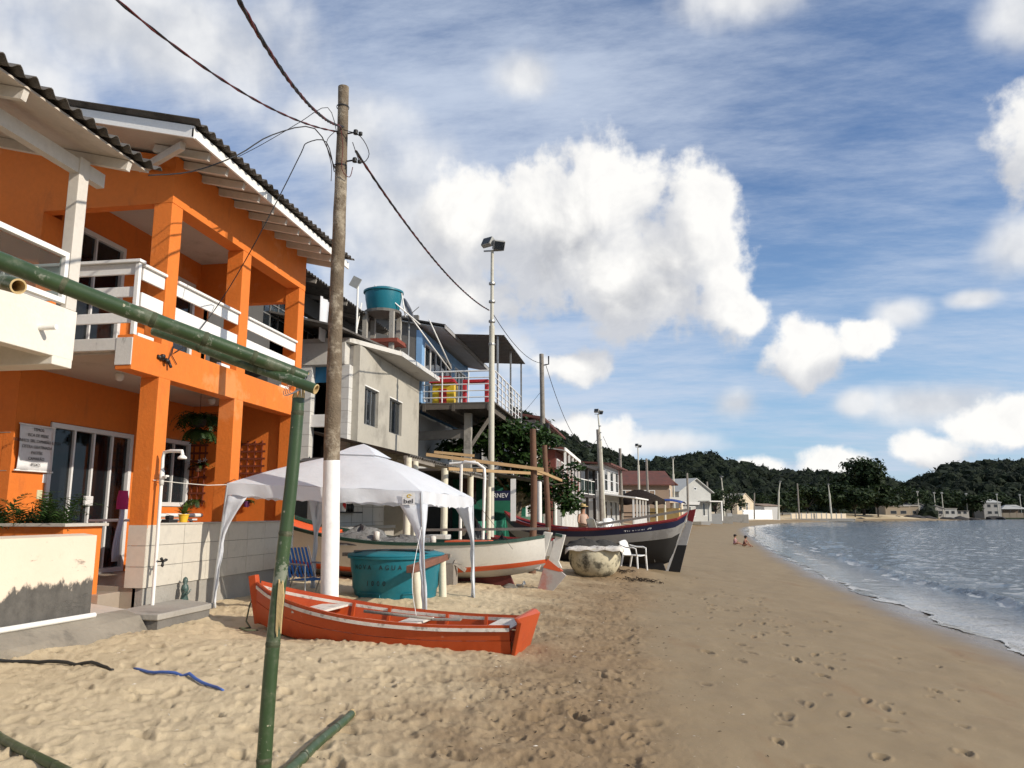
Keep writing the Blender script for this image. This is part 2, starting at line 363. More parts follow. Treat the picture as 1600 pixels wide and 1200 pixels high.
# sand heaped and scooped round the boats and the utility pole
for (x, y, a, b) in [(-4.3, 8.7, -.13, .75), (-3.2, 8.3, -.06, .9), (-.35, 20.2, .22, 1.1)]: ZZ += a*np.exp(-((GXX-x)**2+(GYY-y)**2)/(b*b))
ZZ = ZZ+dents
V_ = np.stack([GXX, GYY, ZZ], -1).reshape(-1, 3); nr, na = GXX.shape
I = np.arange(nr*na).reshape(nr, na); A = I[:-1]; B = I[1:]; Ar = np.roll(A, -1, 1); Br = np.roll(B, -1, 1)
F_ = np.stack([A, Ar, Br, B], -1).reshape(-1, 4)
def ground_z(x, y):
    i = int(np.argmin(np.abs(rs-math.hypot(x, y)))); j = int(np.argmin(np.abs(azs-math.atan2(x, y)))); return float(ZZ[i, j])

sm = bpy.data.materials.new('sand'); sm.use_nodes = True; g = G(sm.node_tree)
pos = g.n('ShaderNodeNewGeometry').outputs['Position']
aw = g.n('ShaderNodeAttribute', attribute_name='dry').outputs['Fac']; ad = g.n('ShaderNodeAttribute', attribute_name='shore').outputs['Fac']
n0 = g.noise(pos, .5, 5, .6); n1 = g.noise(pos, 7, 6, .7); n2 = g.noise(pos, 160, 2, .7); n3 = g.noise(pos, 26, 5, .75)
dryc = g.mix(g.m('MULTIPLY_ADD', n1, .8, .1), (.46, .366, .228), (.645, .525, .352))
brown = g.ramp(g.m('MULTIPLY_ADD', n0, 3.4, ad), 10.2, 8.2, False)
br = g.m('MULTIPLY', g.m('SUBTRACT', 1.0, g.ramp(g.m('MULTIPLY_ADD', g.noise(pos, 1.1, 6, .65), -3.4, ad), 4.4, 7.0)), .92)
dryc = g.mix(br, dryc, g.mix(n1, (.165, .105, .055), (.30, .21, .118)))
wetc = g.mix(g.m('MULTIPLY_ADD', g.noise(g.vm('MULTIPLY', pos, (1.0, .35, 1)), 2.2, 6, .65), .7, g.m('MULTIPLY', n0, .4), clamp=True), (.18, .128, .070), (.325, .247, .148))
wetc = g.mix(g.ramp(g.noise(g.vm('MULTIPLY', pos, (1.6, .55, 1)), 1.0, 5, .6), .56, .78), wetc, (.235, .15, .08))
c = g.mix(aw, wetc, dryc)
soak = g.ramp(g.m('MULTIPLY_ADD', n0, .9, ad), 1.9, .35)
c = g.mix(g.m('MULTIPLY', soak, .75), c, (.13, .085, .045))
speck = g.m('MULTIPLY', g.ramp(n3, .655, .72), g.m('MULTIPLY_ADD', aw, .5, .25)); c = g.mix(speck, c, (.07, .05, .032))
shell = g.ramp(g.noise(g.vm('ADD', pos, (9, 4, 0)), 42, 2, .5), .755, .78); c = g.mix(g.m('MULTIPLY', shell, .65), c, (.75, .68, .56))
k = g.m('MULTIPLY_ADD', n2, .36, .82); c = g.mix(1.0, c, g.n('ShaderNodeCombineXYZ', ins={0: k, 1: k, 2: k}).outputs[0], 'MULTIPLY')
dent_dark = g.n('ShaderNodeAttribute', attribute_name='dent_dark').outputs['Fac']; c = g.mix(g.m('MULTIPLY', dent_dark, g.m('MULTIPLY_ADD', aw, -.22, .45)), c, (.075, .052, .032))  # sand colour goes darker inside the stamped dents
hgt = g.m('MULTIPLY_ADD', n3, .7, g.m('MULTIPLY', n2, .25)); bst = g.m('MULTIPLY_ADD', aw, .55, .16)
b = g.n('ShaderNodeBump'); b.inputs['Distance'].default_value = .02; g.set(b.inputs['Strength'], bst); g.set(b.inputs['Height'], hgt)
rgh = g.m('MULTIPLY_ADD', g.m('SUBTRACT', 1.0, soak), .55, g.m('MULTIPLY_ADD', aw, .2, .16))
p = g.n('ShaderNodeBsdfPrincipled', ins={'Base Color': c, 'Roughness': rgh, 'Specular IOR Level': g.m('MULTIPLY_ADD', soak, .4, .18), 'Normal': b})
g.n('ShaderNodeOutputMaterial', ins={0: p})
sand = mesh_np('sand_beach', V_, F_, sm); tag(sand, 'pale trodden sand of the beach sloping down to the water', kind='structure')
fattr(sand, 'dry', dry); fattr(sand, 'dent_dark', dark); fattr(sand, 'shore', DD)

# ---- sea
azs2 = np.radians(np.concatenate([np.arange(-12, 28, .09), np.arange(28, 60, .7), np.arange(60, 184, 4.)]))
r2 = [2.0]
while r2[-1] < 9000: r_ = r2[-1]; r2.append(r_+(r_*.0075 if r_ < 130 else r_*.02 if r_ < 500 else r_*.12))
r2 = np.array(r2); AZ2, RR2 = np.meshgrid(azs2, r2); SX = RR2*np.sin(AZ2); SY = RR2*np.cos(AZ2); SD = shore_d(SX, SY)
wob = fbm(SY*.22, SX*.05+4, 3)
ridge_d = -2.5-.5*wob
wav = .020*fbm(SX*.55+SY*.15, SY*.35, 3)+.016*pn(SX*1.9+SY*.5, SY*1.1)+.010*fbm(SX*3.2, SY*2.2, 2)*(1-sstep(40, 90, RR2))
wav = wav*(1+1.2*sstep(30, 150, RR2))
calm = sstep(-.3, -3.0, SD)
rid = np.exp(-((SD-ridge_d)/np.where(SD > ridge_d, .16, .42))**2)*(.11+.05*wob)*sstep(-2, 8, 45-RR2)
rid2 = np.exp(-((SD+4.6+.8*wob)/.5)**2)*.05
swash = .12+.42*fbm(SX*.3, SY*.3, 3)+.18*fbm(SX*1.4, SY*1.2, 2)
bz = np.interp(SD, PX, PZ)
sz = np.maximum(SEA+wav*calm+np.maximum(rid, 0)+rid2, bz+.010+.004*pn(SX*2, SY*2))
foam = np.clip(np.exp(-((SD-ridge_d-.25)/.22)**2)*(.42+1.0*fbm(SX*1.1, SY*.6, 2))+np.exp(-((SD-swash+.03)/.035)**2)*(.35+.5*fbm(SX*.8, SY*.8+7, 2))+sstep(-2.6, -.4, SD)*(.20+.55*fbm(SX*1.3, SY*.45, 3)), 0, 1)
film = sstep(-2.5, -.6, SD)
keep = SD < swash
I2 = np.arange(SX.size).reshape(SX.shape); qd = np.stack([I2[:-1, :-1], I2[:-1, 1:], I2[1:, 1:], I2[1:, :-1]], -1).reshape(-1, 4)
ok = keep.ravel()[qd].any(1); qd = qd[ok]; used = np.unique(qd); rm = np.full(SX.size, -1); rm[used] = np.arange(len(used))
wm = bpy.data.materials.new('sea_water'); wm.use_nodes = True; g = G(wm.node_tree)
pos = g.n('ShaderNodeNewGeometry').outputs['Position']
af = g.n('ShaderNodeAttribute', attribute_name='foam').outputs['Fac']; afi = g.n('ShaderNodeAttribute', attribute_name='film').outputs['Fac']
h = g.m('MULTIPLY_ADD', g.noise(g.vm('MULTIPLY', pos, (.8, 1.0, 1)), 1.3, 5, .62), 1.0, g.m('MULTIPLY', g.noise(g.vm('MULTIPLY', pos, (1, .8, 1)), 6.0, 3, .6), .22))
b = g.n('ShaderNodeBump'); b.inputs['Distance'].default_value = .44; g.set(b.inputs['Strength'], g.m('MULTIPLY_ADD', afi, -.72, .80)); g.set(b.inputs['Height'], h)
wc = g.mix(afi, (.135, .16, .18), (.26, .235, .20))
fm = g.ramp(g.m('ADD', af, g.m('MULTIPLY', g.m('SUBTRACT', g.noise(pos, 9, 5, .7), .5), 1.1)), .42, .66)
col = g.mix(g.m('MULTIPLY', fm, .62), wc, (.60, .61, .61))
p = g.n('ShaderNodeBsdfPrincipled', ins={'Base Color': col, 'Roughness': g.m('MULTIPLY_ADD', fm, .5, .10), 'IOR': 1.333, 'Specular IOR Level': .5, 'Normal': b})
g.n('ShaderNodeOutputMaterial', ins={0: p})
sea = mesh_np('sea', np.stack([SX, SY, sz], -1).reshape(-1, 3)[used], rm[qd], wm); tag(sea, 'grey blue choppy water of the bay', kind='structure')
fattr(sea, 'foam', foam.ravel()[used]); fattr(sea, 'film', film.ravel()[used])
# ------------------------------------------------------------------ palette
ORANGE = mat('orange_render', (.67, .175, .024), .75, .10, 1.1, .22, 24, stain=(.42, .115, .025), samt=.38, sscale=1.3, sth=.55, streak=True, stain2=((.80, .38, .17), .30, .7, .56))
WHITE = mat('white_paint', (.78, .77, .74), .5, .05, 2, .05, 50, stain=(.45, .42, .36), samt=.25, sscale=2.5, sth=.58)
SOFFIT = mat('soffit_white', (.52, .46, .40), .75, .10, 1.5, .08, 40, stain=(.28, .22, .17), samt=.45, sscale=1.2, sth=.55)  # base white darkened to carry the shade under eaves and ceilings
RAFTER = mat('rafter_white', (.60, .56, .50), .65, .10, 3, .10, 40, stain=(.28, .24, .2), samt=.4, sscale=3, sth=.54)  # eave shade put into this white as well
CONC = mat('concrete', (.33, .31, .275), .88, .16, 1.6, .35, 30, stain=(.08, .075, .065), samt=.55, sscale=1.4, sth=.55)
CONCL = mat('concrete_light', (.47, .44, .385), .85, .12, 1.2, .22, 30, stain=(.17, .15, .125), samt=.5, sscale=1.1, sth=.56)
CONCD = mat('concrete_dark', (.16, .15, .135), .9, .18, 1.6, .3, 30, stain=(.05, .045, .04), samt=.5, sscale=1.8, sth=.5)
MOLDY = mat('mouldy_white', (.62, .60, .56), .8, .08, 2, .15, 40, stain=(.035, .033, .03), samt=.9, sscale=2.4, sth=.52, streak=True)
ROOF = mat('fibre_cement_roof', (.115, .105, .095), .93, .22, 3, .35, 60, stain=(.03, .028, .026), samt=.6, sscale=3, sth=.47)
ALU = mat('white_aluminium', (.66, .66, .65), .38, .05, 2, .02, 40, spec=.5)
STEEL = mat('grey_steel', (.32, .32, .31), .45, .12, 6, .05, 60, metal=.6)
BLACKP = mat('black_plastic', (.02, .02, .02), .5, .2, 6, .05, 60)
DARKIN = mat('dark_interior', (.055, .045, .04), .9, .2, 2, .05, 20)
FLOORT = mat('floor_tile', (.34, .28, .22), .4, .10, 3, .04, 30)
PVC = mat('white_pvc', (.78, .77, .73), .35, .05, 4, .02, 40, stain=(.5, .47, .38), samt=.3, sscale=4)
CREAMPVC = mat('cream_pvc', (.66, .62, .49), .42, .08, 5, .03, 40, stain=(.35, .30, .21), samt=.4, sscale=5)
TILEM = mat('porcelain_tile', (.56, .52, .445), .32, .05, 5.5, .02, 30, stain=(.43, .40, .35), samt=.45, sscale=5, sth=.52, spec=.5)
GROUT = mat('grout', (.30, .275, .24), .9, .1, 5, .1, 50)
CURT = mat('white_curtain', (.62, .60, .57), .85, .06, 3, .05, 60, trans=.3)
GLASSD = glass_mat('door_glass', (.012, .015, .018), .02, .42)
GLASSW = glass_mat('window_glass', (.02, .025, .03), .03, .25)
GLASSC = glass_mat('clear_glass', (.03, .06, .055), .02, .72)
BARK = mat('weathered_pole_wood', (.15, .115, .078), .9, .4, 3.2, .9, 34, stain=(.36, .31, .235), samt=.85, sscale=4.2, sth=.49)
TIMB = mat('brown_timber', (.145, .075, .045), .8, .2, 4, .3, 50, stain=(.09, .05, .035), samt=.5, sscale=3)
PINE = mat('pale_timber', (.36, .235, .115), .75, .16, 4, .2, 50, stain=(.25, .15, .08), samt=.4, sscale=4)
GREYW = mat('grey_timber', (.24, .215, .185), .9, .2, 4, .4, 45, stain=(.1, .09, .075), samt=.5, sscale=3)
BLACKW = mat('black_cable', (.015, .014, .014), .6, .1, 5, .0, 30)
LEAFD = leaf_mat('dark_leaf', (.012, .028, .008), (.05, .10, .022))
LEAFM = leaf_mat('green_leaf', (.025, .06, .012), (.11, .17, .03))

def wall_open(root, name, m, o, ex, ey, W, H, ops, th, **k):
    """wall panel with rectangular openings; o corner, ex along, ey up, thickness goes behind"""
    o, ex, ey = Vector(o), Vector(ex), Vector(ey); nz = ex.cross(ey)
    us = sorted({0, W, *[a for q in ops for a in (q[0], q[1])]}); vs = sorted({0, H, *[a for q in ops for a in (q[2], q[3])]})
    us = [u for u in us if 0 <= u <= W]; vs = [v for v in vs if 0 <= v <= H]
    V, F, idx = [], [], {}
    def vid(i, j, b):
        if (i, j, b) not in idx: idx[(i, j, b)] = len(V); V.append(o+ex*us[i]+ey*vs[j]-nz*(th if b else 0))
        return idx[(i, j, b)]
    def solid(i, j):
        if not (0 <= i < len(us)-1 and 0 <= j < len(vs)-1): return False
        cu, cv = (us[i]+us[i+1])/2, (vs[j]+vs[j+1])/2
        return not any(a < cu < b and c < cv < d for a, b, c, d in ops)
    for i in range(len(us)-1):
        for j in range(len(vs)-1):
            if not solid(i, j): continue
            F.append((vid(i, j, 0), vid(i+1, j, 0), vid(i+1, j+1, 0), vid(i, j+1, 0))); F.append((vid(i, j, 1), vid(i, j+1, 1), vid(i+1, j+1, 1), vid(i+1, j, 1)))
            for di, dj, a, b in ((-1, 0, (i, j), (i, j+1)), (1, 0, (i+1, j), (i+1, j+1)), (0, -1, (i, j), (i+1, j)), (0, 1, (i, j+1), (i+1, j+1))):
                if not solid(i+di, j+dj): F.append((vid(*a, 0), vid(*b, 0), vid(*b, 1), vid(*a, 1)))
    return MB().add(V, F).build(name, m, root, **k)
def window(root, o, ex, ey, W, H, nx, ny=1, fm=None, gm=None, ft=.05, mt=.03, dep=.06, name='window', gl='pane', inset=.03):
    """frame + mullions as one part, each pane a sub-part"""
    fm = fm or ALU; gm = gm or GLASSW; o, ex, ey = Vector(o), Vector(ex), Vector(ey); nz = ex.cross(ey); Mx = Matrix((ex, ey, nz)).transposed()
    m = MB()
    def bar(u0, u1, v0, v1, d): m.bx(o+ex*(u0+u1)/2+ey*(v0+v1)/2-nz*inset, (u1-u0, v1-v0, d), Mx)
    bar(0, W, 0, ft, dep); bar(0, W, H-ft, H, dep); bar(0, ft, ft, H-ft, dep); bar(W-ft, W, ft, H-ft, dep)
    iw, ih = W-2*ft, H-2*ft
    for i in range(1, nx): u = ft+iw*i/nx; bar(u-mt/2, u+mt/2, ft, H-ft, dep*.8)
    for j in range(1, ny): v = ft+ih*j/ny; bar(ft, W-ft, v-mt/2, v+mt/2, dep*.75)
    f = m.build(name, fm, root)
    for i in range(nx):
        for j in range(ny):
            u0, u1 = ft+iw*i/nx, ft+iw*(i+1)/nx; v0, v1 = ft+ih*j/ny, ft+ih*(j+1)/ny
            MB().bx(o+ex*(u0+u1)/2+ey*(v0+v1)/2-nz*(inset+.004*(i % 2)), (u1-u0-mt*.6, v1-v0-mt*.6, .006), Mx).build(gl, gm, f)
    return f
def corr_sheet(root, m, p0, along, up, L, S, wave=.177, amp=.027, name='roof_sheet', th=.008, off=0.0):
    """one corrugated sheet: p0 low corner, waves run 'along', rows climb 'up'"""
    along, up = Vector(along).normalized(), Vector(up).normalized(); n = up.cross(along); n = n if n.z > 0 else -n
    k = max(2, int(round(L/wave*8))); mb = MB()
    rows = [[Vector(p0)+along*L*i/k+up*S*j+n*(amp*math.cos(2*math.pi*(off+L*i/k)/wave)+random.uniform(-.002, .002)) for i in range(k+1)] for j in (0, .33, .66, 1)]
    rows2 = [[p-n*th for p in r] for r in rows]
    mb.grid(rows); mb.grid(rows2); a = len(rows[0])
    lo = rows[0]; lo2 = rows2[0]; mb.grid([lo, lo2]); mb.grid([rows[-1], rows2[-1]]); mb.grid([[r[0] for r in rows], [r[0] for r in rows2]]); mb.grid([[r[-1] for r in rows], [r[-1] for r in rows2]])
    return mb.build(name, m, root, smooth=True, autosmooth=50)
YV, ZV = Vector((0, 1, 0)), Vector((0, 0, 1)); XV = Vector((1, 0, 0))

# ------------------------------------------------------------------ orange house
H = thing('orange_house', 'two storey bright orange house with white railed veranda facing the beach', 'house', (-8, 11, .3))
XF, XI, Y0, Y1 = -6.0, -8.0, 8.87, 13.08
for (a, b) in ((8.87, 9.12), (10.78, 11.04), (12.84, 13.08)):
    boxp(H, 'pillar', ORANGE, (XF-.26, a, 1.42 if a < 9 else 1.44), (XF, b, 3.34), bevel=.008)
    boxp(H, 'pillar', ORANGE, (XF-.27, a+.001, 3.76), (XF-.001, b-.001, 5.70), bevel=.008)
boxp(H, 'beam', ORANGE, (XF-.22, 8.30, 3.33), (XF+.004, 13.09, 3.765), bevel=.008)
boxp(H, 'slab', MOLDY, (-11, 8.296, 3.57), (XF-.2, 13.05, 3.725), bevel=.006)
boxp(H, 'slab_corner', MOLDY, (XF-.224, 8.290, 3.385), (XF-.002, 8.42, 3.728), bevel=.006)
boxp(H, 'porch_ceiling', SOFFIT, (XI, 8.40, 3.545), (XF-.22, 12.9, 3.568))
boxp(H, 'upper_beam', ORANGE, (XF-.25, Y0-.002, 5.70), (XF+.003, Y1+.003, 6.37), bevel=.006)
# gable wall facing along the beach, upper storey
m = MB(); m.slab([(XF-.25, Y0, 5.70), (-7.93, Y0, 5.70), (-7.93, Y0, 3.72), (-12.5, Y0, 3.72), (-12.5, Y0, 7.75), (XF-.25, Y0, 6.40)], (0, .16, 0)); m.build('gable_wall', ORANGE, H)
boxp(H, 'jamb_wall', ORANGE, (-8.15, Y0+.16, 3.73), (-7.93, 9.3, 5.70))
boxp(H, 'far_header', ORANGE, (XI, 12.86, 5.45), (XF-.26, 13.02, 6.25))
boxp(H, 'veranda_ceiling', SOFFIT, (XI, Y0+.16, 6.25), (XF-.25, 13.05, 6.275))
# inner walls parallel to the beach
wall_open(H, 'inner_wall', ORANGE, (XI, 8.85, .45), YV, ZV, 4.6, 3.10, [(.62, 2.42, .27, 2.42), (3.05, 4.06, 1.27, 2.45)], .15)
wall_open(H, 'upper_inner_wall', ORANGE, (XI, 9.3, 3.726), YV, ZV, 3.9, 2.54, [(.08, 1.40, .0, 2.08), (2.72, 3.40, .0, 2.08)], .15)
boxp(H, 'end_wall', ORANGE, (-13, 8.853, .4), (XI-.152, 9.0, 3.57))
for z in (1.1, 1.62, 2.15, 2.65): boxp(H, 'block_joint', GROUT, (-12, 8.846, z), (-8.05, 8.852, z+.008))
boxp(H, 'far_wall', ORANGE, (-12.5, 12.92, .4), (XF-.03, 13.06, 3.56)); boxp(H, 'back_wall', ORANGE, (-13, 9, .4), (-12.8, 13.1, 7.5)); boxp(H, 'upper_far_wall', ORANGE, (-12.5, 13.04, 3.73), (-8.0, 13.16, 7.5))
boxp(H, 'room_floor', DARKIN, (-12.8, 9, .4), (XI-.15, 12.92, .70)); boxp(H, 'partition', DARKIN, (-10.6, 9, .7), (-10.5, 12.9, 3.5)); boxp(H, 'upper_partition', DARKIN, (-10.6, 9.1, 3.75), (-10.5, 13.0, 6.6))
boxp(H, 'porch_floor', FLOORT, (XI, 8.9, .4), (XF-.12, 12.92, .715)); boxp(H, 'plinth', CONC, (XF-.16, 8.9, .05), (XF-.02, 13.05, .70))
for i, (a, b, z) in enumerate([(8.50, 8.9, .655), (8.12, 8.5, .52)]): boxp(H, 'step', [FLOORT, CONC][i], (-8.4, a, .1), (-6.32, b, z), bevel=.01)
# tiled parapet: every tile a piece
par = boxp(H, 'parapet', GROUT, (XF-.13, 8.885, .705), (XF-.012, 13.06, 1.462))
tm = {}
def tile(par, c, sz, tilt=0):
    key = tuple(round(v, 3) for v in sz)
    o = MB().bx(c, sz).build('tile', TILEM, par)
    return o
ty = 8.874; widths = [.235]+[.575]*6+[.5]
for col, w in enumerate(widths):
    for row in range(3):
        z0 = .70+row*.2555
        if ty+w > 13.09: w = 13.085-ty
        tile(par, (XF-.006+random.uniform(-.0012, .0012), ty+w/2, z0+.126), (.014, w-.006, .249))
    ty += w
for row in range(3): tile(par, (XF-.13, 8.876, .70+row*.2555+.126), (.252, .014, .249))
boxp(H, 'parapet_cap', CONCL, (XF-.17, 9.12, 1.463), (XF+.014, 12.85, 1.486), bevel=.004)
# balcony railing
def board(a, b, name='railing_board', **k): boxp(H, name, WHITE, a, b, bevel=.005, **k)
for z0, z1 in ((4.54, 4.68), (4.25, 4.38), (3.92, 4.05)): board((-9.3, 8.325, z0), (XF-.055, 8.355, z1))
board((-9.3, 8.28, 4.682), (XF+.022, 8.40, 4.722), 'rail_cap')
for a, b in ((8.42, 8.868), (9.125, 10.775), (11.045, 12.835)):
    board((XF-.05, a, 4.49), (XF-.02, b, 4.655)); board((XF-.05, a, 4.15), (XF-.02, b, 4.33)); board((XF-.09, a-(.02 if a < 8.5 else 0), 4.657), (XF+.02, b, 4.692), 'rail_cap')
    board((XF-.14, b-.34, 3.765), (XF-.10, b-.02, 3.84), 'kick_board')
board((XF-.055, 8.30, 3.767), (XF-.0, 8.355, 4.68), 'rail_post'); board((-7.95, 8.30, 3.73), (-7.9, 8.325, 4.68), 'rail_post')
# doors and windows
d = window(H, (XI, 9.48, .72), YV, ZV, 1.78, 2.14, 4, 1, ALU, GLASSD, .07, .035, .10, 'door')
boxp(d, 'lock_plate', ALU, (XI-.01, 10.26, 1.72), (XI+.035, 10.42, 1.86), bevel=.006)
window(H, (XI, 11.91, 1.73), YV, ZV, .99, 1.16, 2, 1, ALU, GLASSW, .07, .03, .10)
m = MB(); m.grid([[(XI-.12+.03*math.sin(i*1.9+z), 11.95+.92*i/24, z) for i in range(25)] for z in (1.8, 2.3, 2.86)]); m.build('curtain', CURT, H, smooth=True)
m = MB(); m.grid([[(XI-.16+.04*math.sin(i*1.7+z*.5), 10.78+(.40-.16*math.sin((z-.75)/2.1*3.1))*i/16+(.12*math.sin((z-.75)/2.1*3.1)), z) for i in range(17)] for z in np.linspace(.78, 2.78, 12)]); m.build('curtain', CURT, H, smooth=True)
window(H, (XI, 9.38, 3.73), YV, ZV, 1.32, 2.07, 2, 1, ALU, GLASSD, .07, .03, .10, 'balcony_door')
window(H, (XI, 12.02, 3.73), YV, ZV, .68, 2.07, 1, 1, ALU, GLASSW, .07, .03, .10, 'balcony_door')
# roof
SL = Vector((-1, 0, .235)).normalized()
RT = 6.30
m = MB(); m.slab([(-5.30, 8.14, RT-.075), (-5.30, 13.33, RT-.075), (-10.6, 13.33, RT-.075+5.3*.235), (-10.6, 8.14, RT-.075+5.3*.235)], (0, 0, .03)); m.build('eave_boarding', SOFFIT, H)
for i in range(11):
    y = 8.62+i*.452; beamp(H, 'rafter', RAFTER, (-5.36, y, RT-.13), (-6.15, y, RT-.13+.79*.235), .055, .10)
beamp(H, 'rafter', RAFTER, (-5.55, 8.32, RT-.10), (-6.6, 8.95, RT-.08), .07, .10)
boxp(H, 'eave_fascia', WHITE, (-5.297, 8.10, RT-.115), (-5.268, 13.36, RT+.005), bevel=.003)
m = MB(); m.slab([(-5.268, 8.10, RT-.13), (-5.268, 8.10, RT+.03), (-10.6, 8.10, RT+.03+5.33*.235), (-10.6, 8.10, RT-.13+5.33*.235)], (0, .028, 0)); m.build('gable_fascia', WHITE, H)
for i in range(5):
    corr_sheet(H, ROOF, Vector((-5.17, 8.03+i*1.062, RT+.055)), YV, SL, 1.10, 2.35, off=i*1.062)
    corr_sheet(H, ROOF, Vector((-5.17, 8.03+i*1.062, RT+.055))+SL*2.22+Vector((0, 0, .012)), YV, SL, 1.10, 3.4, off=i*1.062)
m = MB(); m.slab([(-10.55, 8.03, RT+.09+5.3*.235), (-10.55, 13.38, RT+.09+5.3*.235), (-14, 13.38, 6.7), (-14, 8.03, 6.7)], (0, 0, .05)); m.build('back_roof', ROOF, H)
# small fittings on the house
def insul(m): 
    m.tube([(XF+.02, 8.78, 3.585), (XF+.02, 9.02, 3.555)], .026, 8); m.tube([(XF+.03, 8.84, 3.6), (XF+.07, 8.84, 3.59)], .03, 8); m.tube([(XF+.03, 8.92, 3.57), (XF+.08, 8.92, 3.54)], .03, 8); m.tube([(XF+.03, 9.0, 3.56), (XF+.07, 9.0, 3.48)], .02, 8)
piece(H, 'insulator_rack', BLACKP, insul, smooth=True)
tubep(H, 'cable_loop', BLACKW, [(XF+.02, 9.0, 3.56), (XF+.03, 9.05, 3.72), (XF+.02, 9.1, 3.80), (XF+.02, 9.07, 3.66), (XF+.02, 9.2, 3.56)], .006, 5)
for (x, y) in ((-7.1, 9.6), (-7.1, 12)): MB().lathe([(.05, 0), (.06, -.03), (.05, -.09), (.02, -.11)], (x, y, 3.545), 12).build('ceiling_lamp', WHITE, H, smooth=True)
boxp(H, 'ceiling_lamp', WHITE, (-7.0, 10.2, 6.16), (-6.9, 10.3, 6.25), bevel=.02)
tubep(H, 'conduit', CONCD, [(-7.0, 8.4, 3.53), (-7.0, 8.4, 3.50), (-7.02, 8.42, 3.47)], .012, 6)
boxp(H, 'light_switch', mat('old_switch', (.55, .52, .33), .5), (XI, 9.34, 1.80), (XI+.012, 9.43, 1.92)); boxp(H, 'paper_note', WHITE, (XI, 9.42, 2.02), (XI+.006, 9.49, 2.14))
# ------------------------------------------------------------------ around the orange house
RED = mat('red_thread', (.35, .02, .02), .7)
sg = thing('menu_banner', 'white menu banner with black capitals hanging beside the sliding door', 'sign', (XI+.05, 9.2, 2.15))
m = MB(); rows = [[(XI+.045+.012*math.sin(i*.8+j*.5), 8.90+.60*i/10, 2.17+.60*j/8) for i in range(11)] for j in range(9)]; m.grid(rows); m.build('banner_sheet', mat('banner_white', (.72, .72, .72), .6, .03), sg, smooth=True, solid=.004)
tubep(sg, 'banner_rod', WHITE, [(XI+.045, 8.87, 2.165), (XI+.045, 9.54, 2.165)], .012, 8); tubep(sg, 'banner_rod', WHITE, [(XI+.045, 8.88, 2.775), (XI+.045, 9.52, 2.775)], .010, 8)
INK = mat('black_ink', (.015, .015, .015), .6, .05)
for i, t in enumerate(['TEMOS:', 'ISCA DE PEIXE', 'BOLINHOS: SIRI, CAMARÃO E PEIXE', 'OSTRA GRATINADA', 'PASTÉIS', 'CAMARÃO', 'PEIXES']):
    tx = text(sg, t, .058, INK, frame_m((XI+.066, 9.2, 2.715-i*.078), YV, ZV), sx=.92 if i == 2 else 1.0, align='CENTER'); tx['kind'] = 'stuff'
# low peeling garden wall
PEEL = bpy.data.materials.new('peeling_wall'); PEEL.use_nodes = True; g = G(PEEL.node_tree); pos = g.n('ShaderNodeNewGeometry').outputs['Position']; sz_ = g.n('ShaderNodeSeparateXYZ', ins={0: pos})
n1 = g.noise(pos, 1.6, 7, .68); n2 = g.noise(pos, 9, 5, .7); n3 = g.noise(g.vm('MULTIPLY', pos, (1, .5, 2.2)), 3.2, 7, .72)
c = g.mix(n1, (.64, .53, .41), (.75, .64, .515)); c = g.mix(g.m('MULTIPLY', g.ramp(n3, .60, .66), .8), c, (.28, .22, .18)); c = g.mix(g.m('MULTIPLY', g.ramp(n2, .60, .75), .35), c, (.55, .38, .27))
low = g.ramp(g.m('MULTIPLY_ADD', g.m('SUBTRACT', g.noise(g.vm('MULTIPLY', pos, (1, 1, .6)), 3.4, 7, .7), .5), .62, sz_.outputs[2]), 0.86, .92, True); c = g.mix(low, c, g.mix(n2, (.03, .028, .025), (.16, .148, .13)))
b = g.n('ShaderNodeBump', ins={'Strength': .5, 'Distance': .02, 'Height': g.m('MULTIPLY_ADD', low, -.6, g.m('MULTIPLY_ADD', g.ramp(n3, .60, .66), -.4, g.m('MULTIPLY', n2, .5)))})
g.n('ShaderNodeOutputMaterial', ins={0: g.n('ShaderNodeBsdfPrincipled', ins={'Base Color': c, 'Roughness': .85, 'Normal': b})})
gw = thing('garden_wall', 'low cream wall with peeling paint and black mouldy base at the left', 'wall', (-5.8, 5, .2))
WX = -5.7
def gwall(m):
    ys = np.linspace(1.5, 7.58, 24); xs0 = [WX+.012*math.sin(y*3.1) for y in ys]
    m.grid([[(x, y, z) for x, y in zip(xs0, ys)] for z in (.2, .6, .9, 1.2, 1.375)]); m.grid([[(x, y, 1.375) for x, y in zip(xs0, ys)], [(x-.16, y, 1.395) for x, y in zip(xs0, ys)]])
    m.grid([[(x-.16, y, 1.395) for x, y in zip(xs0, ys)], [(x-.16, y, .2) for x, y in zip(xs0, ys)]]); m.grid([[(xs0[-1], 7.58, .2), (xs0[-1]-.16, 7.58, .2)], [(xs0[-1], 7.58, 1.375), (xs0[-1]-.16, 7.58, 1.395)]])
piece(gw, 'masonry', PEEL, gwall)
m = MB(); m.grid([[(WX+.02, y, .56-.012*(y-7)), (WX+.22+.04*math.sin(y*2.3), y, .46+.03*math.sin(y*1.7)), (WX+.30+.06*math.sin(y*1.9), y, .33), (WX+.30+.06*math.sin(y*1.9), y, .1)] for y in np.linspace(1.5, 8.1, 22)]); m.build('footing', mat('sandy_concrete', (.25, .22, .175), .92, .22, 2.2, .5, 24, stain=(.10, .09, .075), samt=.6, sscale=2.4, sth=.5), gw)
tubep(gw, 'drain_pipe', PVC, [(WX+.05, 1.5, .60), (WX+.05, 4.5, .595), (WX+.06, 7.55, .555)], .028, 10)
pt = thing('entrance_slab', 'grey concrete entrance slab and ramp before the tiled parapet', 'slab', (-5.9, 9.2, .2))
